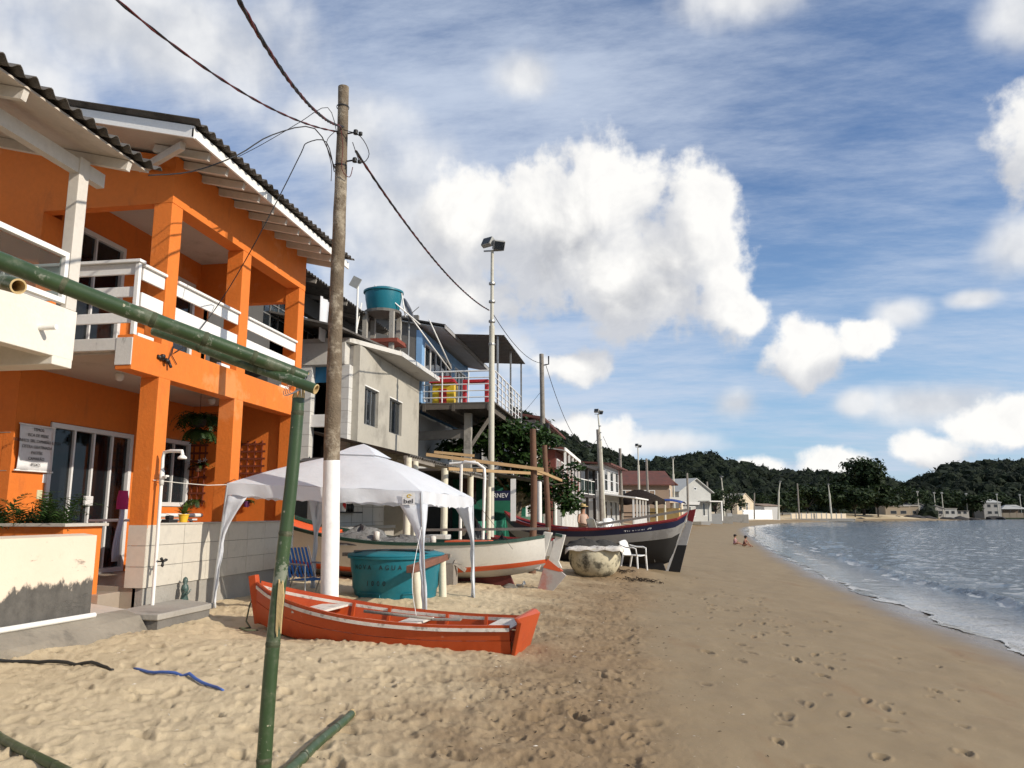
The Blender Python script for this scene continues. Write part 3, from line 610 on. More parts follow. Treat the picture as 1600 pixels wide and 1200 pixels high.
m = MB(); SQ = [at(147, 957, Z=.5), at(247, 960, Z=.5), at(334, 942, Z=.5), Vector((-5.97, 9.6, .5)), Vector((-5.97, 8.5, .5))]; m.slab(SQ, (0, 0, -.07)); m.build('slab_top', CONC, pt, bevel=.012)
m = MB(); cq = Vector((-5.6, 8.6, .428)); m.slab([cq.lerp(Vector((q_.x, q_.y, .428)), .93) for q_ in SQ], (0, 0, -.4)); m.build('slab_base', CONCD, pt)
m = MB(); m.slab([(-6.9, 7.62, .60), (-5.85, 7.62, .48), (-5.85, 8.50, .49), (-6.9, 8.50, .62)], (0, 0, -.3)); m.build('ramp', CONCL, pt, bevel=.02)
pl = thing('planter_box', 'orange masonry planter box with grey stone lip left of the door', 'planter', (-7, 8.3, .5))
boxp(pl, 'box', ORANGE, (-7.9, 7.95, .5), (-6.42, 8.6, 1.455)); boxp(pl, 'lip', CONCL, (-7.95, 7.90, 1.456), (-6.36, 8.64, 1.492), bevel=.005)
def fronds(m, c, n, L, droop, w=.018, up=.6, seed=1):
    rnd = random.Random(seed)
    for i in range(n):
        a = rnd.uniform(0, 6.28); e = rnd.uniform(.25, 1.2)*up; l = L*rnd.uniform(.6, 1.1); p = Vector(c); d = Vector((math.cos(a)*math.cos(e), math.sin(a)*math.cos(e), math.sin(e)))
        pts = []
        for k in range(6): pts.append(p.copy()); p = p+d*l/5; d = (d+Vector((0, 0, -droop*.16*(k+1)))).normalized()
        for k in range(1, 6):
            s = d.cross(ZV); s = s.normalized() if s.length > .01 else XV
            q = pts[k]; dr = (pts[k]-pts[k-1]).normalized()
            for sg_ in (-1, 1):
                for t in (0, .5):
                    b0 = pts[k-1].lerp(q, t); tip = b0+(dr*.75+s*sg_*.8-ZV*.12).normalized()*L*.28*(1-.1*k); m.add([b0, b0+dr*w, tip, b0-dr*w*.3], [(0, 1, 2, 3)])
pp = thing('potted_palm', 'small feathery palm growing in the orange planter by the door', 'plant', (-7, 8.3, 1.47))
piece(pp, 'fronds', LEAFD, lambda m: [fronds(m, (x, 8.25, 1.47), 20, .62, .8, .02, .95, k) for k, x in enumerate((-7.5, -7.2, -6.95, -6.7))])
# white shower pipe
sh = thing('outdoor_shower', 'white plastic pipe shower standing against the tiled pillar', 'shower', (-5.88, 8.93, .45))
tubep(sh, 'pipe', PVC, [(-5.88, 8.91, .45), (-5.885, 8.92, 1.3), (-5.90, 8.93, 2.30), (-5.89, 8.93, 2.37), (-5.80, 8.92, 2.385), (-5.60, 8.86, 2.375), (-5.59, 8.86, 2.33)], .022, 10)
MB().lathe([(.02, .04), (.055, .01), (.055, -.012)], (-5.59, 8.86, 2.29), 14).build('shower_head', PVC, sh, smooth=True)
MB().tube([(-5.89, 8.92, 2.06), (-5.82, 8.90, 2.06)], .02, 8).bx((-5.81, 8.90, 2.07), (.02, .07, .02)).build('tap', PVC, sh); MB().tube([(-5.89, 8.92, 1.96), (-5.89, 8.92, 2.14)], .03, 8).build('tee', PVC, sh, smooth=True)
m = MB(); c0 = Vector((-5.80, 8.94, 1.02))
for a in (.3, 2.4, 4.5): m.tube([c0, c0+Vector((.0, math.cos(a)*.055, math.sin(a)*.055)), c0+Vector((.01, math.cos(a)*.075, math.sin(a)*.06))], [.012, .02, .012], 6)
m.tube([c0, c0+Vector((-.07, 0, 0))], .01, 6); m.build('valve', BLACKP, sh, smooth=True)
fg = thing('garden_figurine', 'small dark green painted figurine beside the concrete slab', 'figurine', (-5.93, 9.62, .42))
m = MB(); m.lathe([(.05, 0), (.055, .06), (.035, .14), (.05, .20), (.04, .25), (.022, .27), (.035, .30), (.028, .34), (.008, .36)], (-5.90, 9.62, .42), 12); m.tube([(-5.88, 9.57, .62), (-5.82, 9.55, .56), (-5.80, 9.60, .62)], .012, 6); m.build('figure', mat('figurine_green', (.05, .09, .08), .4, .5, 14, .1, 30, stain=(.5, .5, .45), samt=.6, sscale=9), fg, smooth=True)
# lattices, hanging plants, pots
LAT = mat('lattice_red', (.16, .035, .015), .7, .15, 6)
def lattice(name, label, o, ex, W, Hh, nx, ny):
    t = thing(name, label, 'trellis', o, group='wooden trellises on the porch walls'); o = Vector(o); ex = Vector(ex); nz = ex.cross(ZV)
    for i in range(nx): q = o+ex*(W*(i+.5)/nx); beamp(t, 'slat', LAT, q, q+ZV*Hh, .035, .012)
    for j in range(ny): q = o+ZV*(Hh*(j+.5)/ny)+nz*.013; beamp(t, 'slat', LAT, q, q+ex*W, .012, .035)
    return t
lattice('wooden_trellis', 'dark red square trellis on the far porch wall behind the second pillar', (-7.35, 12.905, 2.12), (1, 0, 0), .82, .78, 6, 6)
lattice('wooden_trellis', 'tall narrow dark red trellis left of the second pillar', (-7.97, 12.895, 1.75), (1, 0, 0), .34, 1.15, 3, 8)
def pot(name, label, c, r, h, pm, lm, n, L, up=.9, drp=.8, seed=3, flowers=None):
    t = thing(name, label, 'plant', c); MB().lathe([(r*.7, 0), (r, h), (r*1.08, h), (r*1.08, h*.88), (r*.9, h*.86)], c, 14).build('pot', pm, t, smooth=True, autosmooth=40)
    piece(t, 'leaves', lm, lambda m: fronds(m, (c[0], c[1], c[2]+h), n, L, drp, .02, up, seed))
    if flowers:
        m = MB(); rnd = random.Random(seed)
        for i in range(flowers):
            q = Vector(c)+Vector((rnd.uniform(-1, 1)*L*.5, rnd.uniform(-1, .2)*L*.5, h+rnd.uniform(-.2, .4)*L))
            for a in range(5): t_ = a*1.2566; m.add([q, q+Vector((math.cos(t_-.3)*.03, -.01, math.sin(t_-.3)*.03)), q+Vector((math.cos(t_)*.055, -.012, math.sin(t_)*.055)), q+Vector((math.cos(t_+.3)*.03, -.01, math.sin(t_+.3)*.03))], [(0, 1, 2, 3)])
        m.build('flowers', WHITE, t)
    return t
pot('potted_plant', 'yellow pot with an upright green plant on the parapet', (-6.09, 9.78, 1.487), .07, .11, mat('yellow_pot', (.75, .45, .03), .5), LEAFM, 22, .16, 1.3, .2, 4)
pot('potted_plant', 'white flowered plant hung on the narrow trellis', (-7.75, 12.80, 2.35), .07, .1, TIMB, LEAFD, 16, .3, .6, 1.0, 5, 3)
pot('potted_plant', 'bushy plant in a clay pot hung on the square trellis', (-7.12, 12.80, 2.42), .08, .1, mat('clay', (.36, .15, .07), .8), LEAFD, 18, .3, .6, 1.0, 6)
pot('potted_plant', 'trailing dark plant hung low on the narrow trellis', (-7.78, 12.80, 1.75), .06, .1, TIMB, LEAFD, 16, .3, .2, 1.8, 9, 1)
pot('potted_plant', 'small plant hung beneath the tent valance on the far porch wall', (-6.80, 12.83, 1.72), .06, .1, mat('purple_pot', (.12, .03, .10), .5), LEAFD, 14, .2, .5, 1.0, 8)
hf = thing('hanging_fern', 'large dark fern hanging from the porch ceiling between the pillars', 'plant', (-7.0, 11.4, 3.1))
MB().lathe([(.08, 0), (.14, .12), (.15, .12)], (-7.0, 11.5, 3.0), 14).build('pot', BLACKP, hf); piece(hf, 'leaves', LEAFD, lambda m: [fronds(m, (-7.0, 11.5, 3.12), 80, .55, 1.5, .028, .6, 12), fronds(m, (-7.0, 11.5, 2.95), 60, .42, 1.6, .028, .1, 13)])
tubep(hf, 'hanger', BLACKW, [(-7.0, 11.5, 3.1), (-7.0, 11.5, 3.545)], .004, 5)
bl = thing('beach_bag', 'pink bag with a white towel hanging behind the first pillar', 'bag', (-6.62, 9.25, 1.0))
m = MB(); m.grid([[(-6.62+.05*math.cos(t), 9.22+.10*math.sin(t)*(1 if z < 1.85 else .7), z) for t in np.linspace(0, 6.28, 12)] for z in (1.66, 1.70, 1.8, 1.88, 1.9)]); m.build('bag', mat('pink_cloth', (.45, .02, .12), .8, .2, 9), bl, smooth=True)
m = MB(); m.grid([[(-6.60+.02*math.sin(i*2.1), 9.16-(.10*math.sin(max(0, (1.55-z))*3.6))+(.06+.16*max(0, 1.62-z))*i/8, z) for i in range(9)] for z in np.linspace(1.0, 1.66, 9)]); m.build('towel', mat('lilac_towel', (.55, .53, .60), .9, .05, 4, .1, 80), bl, smooth=True, solid=.008)
tb = thing('porch_table', 'white plastic pipe table edge showing above the tiled parapet', 'table', (-6.6, 10.5, .72))
tubep(tb, 'rail', PVC, [(-6.5, 9.3, 1.58), (-6.5, 10.9, 1.58)], .03, 8); boxp(tb, 'table_top', WHITE, (-7.2, 9.35, 1.50), (-6.53, 10.85, 1.53))
for y in (9.4, 10.8):
    tubep(tb, 'leg', PVC, [(-6.6, y, .72), (-6.6, y, 1.52)], .025, 8); tubep(tb, 'leg', PVC, [(-7.1, y, .72), (-7.1, y, 1.52)], .025, 8)
m = MB(); m.box((-6.14, 9.35, 1.487), (-6.02, 9.55, 1.53)); m.box((-6.12, 9.40, 1.53), (-6.05, 9.50, 1.58)); m.build('camera_case', BLACKP, tag(thing('small_black_case', 'small black case lying on the parapet beside the yellow pot', 'case', (-6.08, 9.45, 1.487)), None), bevel=.01)
ch = thing('coat_hanger', 'thin wire coat hanger hooked on the second pillar', 'hanger', (-5.985, 10.9, 2.0))
tubep(ch, 'wire', BLACKW, [(-5.98, 10.55, 2.02), (-5.98, 11.15, 2.02), (-5.98, 10.88, 2.12), (-5.98, 10.55, 2.02)], .004, 5)
rp = MB().tube([(-5.98, 8.88, 2.02), (-5.9, 9.4, 2.0), (-5.75, 9.75, 1.985), (-5.60, 9.98, 2.0)], .005, 5).build('clothes_line', mat('rope_white', (.7, .68, .62), .8), None, smooth=True); tag(rp, 'thin white rope tied from the house pillar to the tent corner', 'rope')

# ------------------------------------------------------------------ neighbour on the left: balcony, glass rail, roof
N = thing('white_balcony_house', 'white house at the left edge with concrete balcony and glass railing', 'house', (-8, 4, .3))
LB = mat('cream_concrete', (.70, .66, .58), .8, .08, 1.4, .12, 40, stain=(.22, .20, .17), samt=.5, sscale=2.2, sth=.58)
BX = -5.5
boxp(N, 'balcony_upstand', LB, (BX-.14, 1.0, 3.10), (BX, 6.72, 3.60), bevel=.008)
boxp(N, 'balcony_slab', CONCL, (-10, 1.0, 3.30), (BX-.14, 6.70, 3.45)); boxp(N, 'edge_beam', LB, (-10, 6.45, 3.02), (BX-.002, 6.715, 3.30), bevel=.008); boxp(N, 'rear_beam', CONCL, (-7.2, 1, 3.0), (-7.0, 6.45, 3.3))
boxp(N, 'house_wall', ORANGE, (-10.2, 1, .3), (-10, 6.2, 6.2)); boxp(N, 'side_wall', LB, (-10, 1, .3), (-8.5, 1.2, 6.2))
boxp(N, 'post', RAFTER, (BX-.12, 6.56, 3.60), (BX, 6.70, 5.20), bevel=.006)
tubep(N, 'drain_spout', PVC, [(BX-.05, 6.25, 3.33), (BX+.16, 6.27, 3.335)], .028, 10)
f = window(N, (BX-.03, 1.2, 3.64), YV, ZV, 5.34, .52, 4, 1, WHITE, GLASSC, .05, .05, .06, 'railing', 'glass_panel', inset=0)
beamp(N, 'eave_beam', RAFTER, (BX-.06, .8, 5.10), (BX-.06, 6.95, 5.10), .09, .15)
ES = Vector((-1, 0, .25)).normalized()
for y in (1.2, 2.6, 4.0, 5.4, 6.8): beamp(N, 'rafter', RAFTER, (-5.13, y, 5.175), (-9, y, 5.175+3.87*.25), .06, .10)
m = MB(); m.slab([(-5.10, .6, 5.225), (-5.10, 7.08, 5.225), (-9.5, 7.08, 5.225+4.4*.25), (-9.5, .6, 5.225+4.4*.25)], (0, 0, .02)); m.build('roof_lining', SOFFIT, N)
for i in range(6):
    corr_sheet(N, ROOF, Vector((-5.0, .75+i*1.062, 5.28)), YV, ES, 1.10, 2.4, off=i*1.062, amp=.03); corr_sheet(N, ROOF, Vector((-5.0, .75+i*1.062, 5.295))+ES*2.25, YV, ES, 1.10, 2.4, off=i*1.062, amp=.03)
tc = MB(); tc.grid([[(-5.62+.03*math.sin(i*1.3+j), 5.50+.16*i/6, 3.92+.16*j/5) for i in range(7)] for j in range(6)]); tag(tc.build('turquoise_cloth', mat('turquoise_cloth', (.02, .33, .33), .7, .2, 8), None, smooth=True, solid=.01), 'turquoise cloth hanging behind the glass railing at the left edge', 'cloth')
# ------------------------------------------------------------------ boats
def hull_fn(st, rk0=0.0, rk1=0.0):
    """st: stations (x, gun half beam, gun z, chine half beam, chine z, keel z) -> P(u, v, side)"""
    A = np.array(st, float); us = (A[:, 0]-A[0, 0])/(A[-1, 0]-A[0, 0])
    def P(u, v, s):
        x, gb, gz_, cb, cz, kz = [float(np.interp(u, us, A[:, i])) for i in range(6)]
        if v < .5: t = v*2; y = cb*t; z = kz+(cz-kz)*t**1.5
        else: t = (v-.5)*2; y = cb+(gb-cb)*t**.8; z = cz+(gz_-cz)*t
        return Vector((x-rk0*(1-u)**5*v+rk1*u**5*v, s*y, z))
    return P
def smooth_st(st, n=22):
    A = np.array(st, float); t = np.linspace(0, len(st)-1, n); out = []
    for q in t:
        i = min(int(q), len(st)-2); f = q-i; p0, p1, p2, p3 = A[max(i-1, 0)], A[i], A[i+1], A[min(i+2, len(st)-1)]
        out.append(tuple(.5*((2*p1)+(-p0+p2)*f+(2*p0-5*p1+4*p2-p3)*f*f+(-p0+3*p1-3*p2+p3)*f**3)))
    return out
def hull_band(root, P, v0, v1, nm, m, th=.025, nu=30, nv=5):
    for s in (-1, 1):
        rows = [[P(i/nu, v0+(v1-v0)*j/nv, s) for i in range(nu+1)] for j in range(nv+1)]
        rin = [[p+Vector((0, -s*th, .004)) for p in r] for r in rows]
        m_ = MB(); m_.grid(rows); m_.grid(rin)
        m_.grid([rows[0], rin[0]]); m_.grid([rows[-1], rin[-1]]); m_.grid([[r[0] for r in rows], [r[0] for r in rin]]); m_.grid([[r[-1] for r in rows], [r[-1] for r in rin]])
        m_.build(nm, m, root, smooth=True, autosmooth=45)
def gunwale(root, P, m, w=.05, h=.04, nm='gunwale', v=1.0, out=.012, nu=30):
    for s in (-1, 1):
        m_ = MB(); r = []
        for i in range(nu+1):
            p = P(i/nu, v, s); o = Vector((0, s*out, 0)); i_ = Vector((0, -s*w, 0)); r.append([p+o+Vector((0, 0, h*.5)), p+o-Vector((0, 0, h*.5)), p+i_-Vector((0, 0, h*.5)), p+i_+Vector((0, 0, h*.5))])
        m_.grid(r, closed=True); m_.add(r[0], [(0, 1, 2, 3)]); m_.add(r[-1], [(3, 2, 1, 0)]); m_.build(nm, m, root)
REDP = mat('red_orange_paint', (.42, .062, .012), .42, .10, 2, .06, 40, stain=(.30, .035, .012), samt=.45, sscale=2.2, sth=.52, stain2=((.48, .26, .18), .6, 7, .645))
WHITEB = mat('worn_white_boat_paint', (.66, .64, .585), .5, .08, 2, .06, 40, stain=(.38, .33, .26), samt=.4, sscale=2.4, sth=.56)
WORNW = mat('worn_white_trim', (.62, .58, .52), .6, .12, 5, .12, 40, stain=(.17, .13, .10), samt=.75, sscale=9, sth=.52)
DGREEN = mat('dark_green_paint', (.02, .055, .04), .45, .2, 4, .08)
MAROON = mat('maroon_antifoul', (.115, .022, .018), .75, .2, 3, .15, 40, stain=(.05, .02, .018), samt=.5, sscale=3)
ORSTR = mat('orange_red_stripe', (.62, .10, .03), .5, .08, 3, .05)
NAVY = mat('navy_paint', (.012, .016, .05), .4, .2, 4, .06)
DRED = mat('dark_red_paint', (.21, .018, .02), .45, .2, 4, .08)
BLKH = mat('black_antifoul', (.018, .017, .016), .7, .3, 3, .12)
GREYB = mat('grey_boat_paint', (.43, .42, .40), .55, .1, 2, .08, 40, stain=(.25, .22, .19), samt=.4, sscale=2)

# ---- red dinghy
D = thing('rowing_dinghy', 'small orange red wooden dinghy with white gunwale lying on the sand in front', 'boat', (-1.32, 8.74, .10), math.radians(174.8), local=True)
st = [(0, .42, .335, .34, .02, .0), (.8, .53, .33, .44, .0, -.012), (1.6, .56, .37, .46, .02, .0), (2.3, .48, .46, .37, .06, .05), (2.9, .27, .58, .18, .14, .12), (3.25, .06, .69, .04, .24, .20)]
P = hull_fn(smooth_st(st)); hull_band(D, P, 0, .5, 'bottom', REDP); hull_band(D, P, .5, .742, 'hull_plank', REDP); hull_band(D, P, .752, 1, 'hull_plank', REDP)
gunwale(D, P, WORNW, .03, .035, 'rub_rail', .93, .02)
m = MB(); m.slab([(-.04, -.36, -.02), (-.04, .36, -.02), (-.15, .47, .37), (-.10, .45, .415), (-.10, -.45, .415), (-.15, -.47, .37)], (.045, 0, 0)); m.build('transom', REDP, D, bevel=.008)
MB().beam((3.22, 0, .2), (3.34, 0, .76), .09, .10).build('stem_post', REDP, D, bevel=.01)
def seat(x, w, z, hb, nm='thwart', m_=WORNW, tilt=0): MB().box((x-w/2, -hb, z), (x+w/2, hb, z+.025)).build(nm, m_, D, bevel=.004)
seat(1.30, .26, .25, .50); seat(2.42, .34, .38, .38); seat(.16, .3, .27, .40)
for x in (.5, 1.0, 1.75, 2.2):
    for s in (-1, 1): a = P(x/3.25, .55, s); b_ = P(x/3.25, .97, s); MB().beam(a+Vector((0, -s*.045, 0)), b_+Vector((0, -s*.045, 0)), .035, .03).build('rib', REDP, D)
oar = thing('wooden_oar', 'grey wooden oar lying across the seat of the red dinghy', 'oar', (-2.7, 8.9, .37)); MB().tube([(-3.12, 8.75, .50), (-2.6, 8.86, .44), (-2.35, 8.92, .41)], .018, 8).build('shaft', GREYW, oar, smooth=True); MB().bx((-2.19, 8.95, .40), (.34, .11, .018)).build('blade', GREYW, oar, bevel=.004)
rpp = MB().tube([(-4.62, 9.13, .72), (-4.68, 9.05, .5), (-4.66, 8.95, .33), (-4.55, 8.85, .27), (-4.62, 8.72, .28), (-4.5, 8.65, .27), (-4.4, 8.75, .26)], .010, 6).build('mooring_rope', mat('green_rope', (.09, .10, .06), .9, .3, 20), None, smooth=True); tag(rpp, 'greenish mooring rope dangling from the bow of the red dinghy', 'rope')

# ---- white fishing boat behind the tent
W = thing('white_fishing_boat', 'large white fishing boat with orange interior and rudder behind the tent', 'boat', (-1.75, 15.1, .18), math.radians(174.5), local=True)
st = [(0, .12, .99, .05, .52, .40), (.7, .62, .90, .35, .44, .24), (1.8, .92, .86, .70, .36, .16), (3.2, 1.02, .88, .80, .34, .14), (4.6, .90, 1.06, .60, .40, .16), (5.7, .58, 1.34, .28, .52, .22), (6.7, .05, 1.82, .03, .80, .42)]
P = hull_fn(smooth_st(st)); hull_band(W, P, 0, .40, 'bottom', GREYB); hull_band(W, P, .40, .54, 'boot_stripe', ORSTR); hull_band(W, P, .54, 1, 'topsides', WHITEB)
gunwale(W, P, DGREEN, .10, .06, 'gunwale')
m = MB(); m.slab([(.55, -.035, -.10), (5.2, -.035, -.06), (6.2, -.035, .28), (6.2, -.035, .45), (3, -.035, .26), (.75, -.035, .34)], (0, .07, 0)); m.build('keel', MAROON, W)
m = MB(); m.slab([(.55, -.037, -.10), (2.2, -.037, -.085), (2.2, -.037, -.01), (.6, -.037, .02)], (0, .074, 0)); m.build('keel_shoe', ORSTR, W)
m = MB(); m.slab([(.12, -.06, .36), (.02, -.06, .55), (-.14, -.06, 1.06), (.02, -.06, 1.08), (.20, -.06, .6), (.3, -.06, .40)], (0, .12, 0)); m.build('stern_post', WHITEB, W, bevel=.008)
m = MB(); m.slab([(-.05, -.03, .50), (-.22, -.03, 1.04), (-.40, -.03, 1.02), (-.26, -.03, .52), (-.32, -.03, .40), (-.1, -.03, .40)], (0, .06, 0)); rd = m.build('rudder', WHITEB, W, bevel=.006)
m = MB(); m.slab([(0.02, -.034, .49), (-.05, -.034, .56), (-.34, -.034, .34), (-.27, -.034, .33), (.04, -.034, .40)], (0, .068, 0)); m.build('rudder_stripe', ORSTR, rd)
m = MB(); m.slab([(.04, -.03, .40), (-.31, -.03, .33), (-.40, -.03, .26), (-.12, -.03, -.06), (.16, -.03, .0)], (0, .06, 0)); m.build('rudder_blade', mat('faded_rudder', (.42, .38, .35), .7, .1, 2, .1, 40, stain=(.45, .10, .06), samt=.7, sscale=1.2, sth=.5), rd, bevel=.006)
MB().beam((-.20, 0, 1.03), (-.34, 0, 1.0), .14, .05).build('rudder_head', DGREEN, W)
m = MB(); c0 = Vector((.44, 0, .06)); m.tube([c0+Vector((.14, 0, 0)), c0], .018, 8)
for a in (.4, 2.5, 4.6): q = Vector((0, math.cos(a), math.sin(a))); m.add([c0+q*.02+Vector((.02, 0, 0)), c0+q*.07+q.cross(XV)*.04+Vector((.02, 0, 0)), c0+q*.12, c0+q*.07-q.cross(XV)*.04-Vector((.02, 0, 0))], [(0, 1, 2, 3)])
m.build('propeller', STEEL, W, solid=.01)
# orange lining, deck, gear boxes inside
for s in (-1, 1):
    rows = [[P(u, v, s)+Vector((0, -s*.06, 0)) for u in np.linspace(.04, .97, 26)] for v in (.75, .97)]; MB().grid(rows).build('lining', ORSTR, W, smooth=True, solid=.02)
rows = [[P(u, .74, s)*1.0 for u in np.linspace(.05, .95, 22)] for s in (-.93, .93)]; MB().grid(rows).build('deck', GREYB, W, solid=.02)
MB().box((2.5, -.5, .68), (3.6, .5, .93)).build('hatch', mat('hatch_grey', (.13, .14, .15), .6), W, bevel=.01); MB().box((1.15, -.35, .66), (1.95, .35, .90)).build('engine_box', ORSTR, W, bevel=.01)
for x in (4.6, 5.4): MB().box((x, -.55 if x < 5 else -.4, 1.05), (x+.25, .55 if x < 5 else .4, 1.09)).build('thwart', ORSTR, W)
MB().beam((-.1, .15, 1.14), (2.6, .1, 1.10), .05, .05).build('tiller', GREYW, W)
# net heap in the boat
def heap(m, c, rx, ry, h, seed, n=26):
    rnd = np.random.default_rng(seed); o = rnd.random(2)*50
    rows = []
    for i in range(9):
        q = i/8; rr = (1-q)**.6
        rows.append([Vector(c)+Vector((math.cos(a)*rx*rr, math.sin(a)*ry*rr, h*q))*(1+.28*float(pn(np.array([math.cos(a)*2.2+o[0]+q*3]), np.array([math.sin(a)*2.2+o[1]+q*2]))[0])) if False else
                     Vector((c[0]+math.cos(a)*rx*rr*(1+.3*float(pn(np.array([math.cos(a)*2.4+o[0]+q*3]), np.array([math.sin(a)*2.4+o[1]]))[0])), c[1]+math.sin(a)*ry*rr, c[2]+h*(q**.8)*(1+.45*float(pn(np.array([math.cos(a)*1.7+o[1]]), np.array([math.sin(a)*1.7+q*2+o[0]]))[0])))) for a in np.linspace(0, 2*math.pi, n, endpoint=False)])
    m.grid(rows, closed=True); m.add(rows[-1], [tuple(range(n))])
NET = mat('grey_net', (.20, .195, .185), .95, .35, 14, 1.0, 60, stain=(.07, .07, .068), samt=.7, sscale=12, sth=.48)
nt = thing('fishing_net', 'heap of grey fishing net lying in the white boat', 'net', (-5.2, 14.95, 1.0)); piece(nt, 'net', NET, lambda m: [heap(m, (-5.45, 15.0, 1.0), .75, .55, .34, 3), heap(m, (-4.6, 14.85, .96), .9, .45, .2, 4)], smooth=True)
for i, (x, y, z) in enumerate([(-5.0, 14.62, 1.18), (-3.85, 14.55, 1.10)]):
    fl = MB().lathe([(.02, -.09), (.06, -.07), (.06, .07), (.02, .09)], (x, y, z), 10).build('net_float', WORNW, None, smooth=True); tag(fl, ['white net float on the net heap near the utility pole', 'white net float lying on the boat gunwale near the tent leg'][i], 'float', 'net floats')
cr = thing('wooden_prop', 'upright weathered wooden box propping the white boat', 'crate', (-3.45, 14.35, .2)); MB().box((-3.62, 14.25, .12), (-3.40, 14.28, .70)).build('plank', GREYW, cr); MB().box((-3.40, 14.25, .12), (-3.37, 14.6, .68)).build('plank', GREYW, cr); MB().box((-3.62, 14.57, .12), (-3.40, 14.6, .70)).build('plank', GREYW, cr); MB().beam((-3.38, 14.3, .72), (-3.2, 14.5, .55), .03, .08).build('plank', GREYW, cr)
def rock(name, label, c, r, m_, seed, cat='stone', group=None, flat=.6):
    bm = bmesh.new(); bmesh.ops.create_icosphere(bm, subdivisions=2, radius=1); rnd = np.random.default_rng(seed); o = rnd.random(3)*30
    for v in bm.verts: k = 1+.5*float(pn(np.array([v.co.x*1.3+o[0]+v.co.z]), np.array([v.co.y*1.3+o[1]]))[0]); v.co = Vector((v.co.x*r[0]*k, v.co.y*r[1]*k, v.co.z*r[2]*k))
    me = bpy.data.meshes.new(name); bm.to_mesh(me); bm.free(); me.materials.append(m_); o_ = bpy.data.objects.new(name, me); COL.objects.link(o_); o_.location = c; me.polygons.foreach_set('use_smooth', [True]*len(me.polygons)); me.set_sharp_from_angle(angle=R(38)); return tag(o_, label, cat, group)
STONE = mat('grey_stone', (.17, .155, .13), .9, .25, 3, .4, 30)
rock('stone', 'round grey stone under the keel of the white boat', (-2.45, 15.0, .16), (.17, .14, .11), STONE, 5)

# ---- navy and red fishing boat further on
B2 = thing('navy_fishing_boat', 'long fishing boat with navy and red topsides and black bottom beyond the tub', 'boat', (1.05, 23.0, .12), math.radians(167.5), local=True)
st = [(-.38, .04, 1.52, .02, .85, .12), (.3, .36, 1.34, .2, .72, .06), (1.2, .74, 1.16, .5, .6, .02), (2.4, .92, 1.04, .72, .52, .0), (3.6, .84, 1.08, .6, .52, .02), (4.5, .52, 1.28, .3, .62, .1), (4.95, .05, 1.55, .03, .9, .3)]
st = [(.12, *st[0][1:])]+st[1:]
P = hull_fn(smooth_st(st), .55, .3); hull_band(B2, P, 0, .57, 'bottom', BLKH); hull_band(B2, P, .57, .80, 'lower_topsides', mat('dull_grey_hull', (.27, .265, .255), .6, .12, 2, .1, 40, stain=(.13, .12, .11), samt=.5, sscale=2)); hull_band(B2, P, .80, .95, 'navy_band', NAVY); hull_band(B2, P, .95, 1.0, 'red_band', DRED)
gunwale(B2, P, DRED, .09, .05)
m = MB(); m.slab([(-.47, -.035, 1.58), (-.40, -.035, 1.56), (.26, -.035, -.16), (.19, -.035, -.16)], (0, .07, 0)); m.build('stern_post', WHITEB, B2)
m = MB(); m.slab([(-.475, -.03, 1.30), (-.40, -.03, 1.30), (-.10, -.03, .60), (-.36, -.03, .60), (-.56, -.03, 1.25)], (0, .06, 0)); rd = m.build('rudder', GREYB, B2)
m = MB(); m.slab([(-.36, -.03, .598), (-.10, -.03, .598), (.19, -.03, -.14), (-.14, -.03, -.17)], (0, .06, 0)); m.build('rudder_bottom', BLKH, rd)
m = MB(); m.slab([(-.66, -.032, 1.62), (-.47, -.032, 1.58), (-.40, -.032, 1.302), (-.56, -.032, 1.255)], (0, .064, 0)); m.build('rudder_head', DRED, rd)
m = MB(); m.slab([(.25, -.04, -.16), (4.4, -.04, -.1), (4.9, -.04, .3), (.4, -.04, .3)], (0, .08, 0)); m.build('keel', BLKH, B2)
rows = [[P(u, .86, s) for u in np.linspace(.06, .94, 20)] for s in (-.93, .93)]; MB().grid(rows).build('deck', mat('deck_blue', (.04, .055, .10), .7), B2, solid=.02)
MB().beam((-.5, .3, 1.60), (2.1, .62, 1.16), .06, .07).build('long_pole', GREYW, B2)
for x in (1.6, 3.4): MB().box((x, -.7, 1.02), (x+.22, .7, 1.06)).build('thwart', NAVY, B2)
q0 = P(.30, .88, 1); q1 = P(.10, .88, 1); text(B2, '441 044727 36', .13, mat('white_lettering', (.7, .7, .68), .6), frame_m((q0+q1)/2+Vector((0, .012, .0)), q1-q0, (0, -.05, 1)), ext=.004)
m = MB(); c0 = Vector((.55, 0, .12)); m.tube([c0+Vector((.2, 0, 0)), c0], .02, 8)
for a in (.4, 2.5, 4.6): q = Vector((0, math.cos(a), math.sin(a))); m.add([c0+q*.02, c0+q*.08+q.cross(XV)*.05, c0+q*.15, c0+q*.08-q.cross(XV)*.05], [(0, 1, 2, 3)])
m.build('propeller', STEEL, B2, solid=.012)
# ---- small open boat between them
B3 = thing('small_open_boat', 'small weathered open boat with maroon gunwale behind the brown posts', 'boat', (-2.2, 21.3, .3), math.radians(176), local=True)
st = [(0, .35, .62, .28, .2, .1), (.9, .6, .6, .45, .12, .02), (1.8, .5, .68, .36, .16, .04), (2.7, .05, .9, .03, .4, .2)]
P = hull_fn(smooth_st(st)); hull_band(B3, P, 0, .5, 'bottom', GREYB); hull_band(B3, P, .5, 1, 'hull_side', GREYB); gunwale(B3, P, DRED, .06, .05); MB().box((.8, -.5, .48), (1.0, .5, .5)).build('thwart', GREYW, B3)
m = MB(); m.slab([(-.02, -.3, .1), (-.02, .3, .1), (-.02, .36, .62), (-.02, -.36, .62)], (.03, 0, 0)); m.build('transom', GREYB, B3)

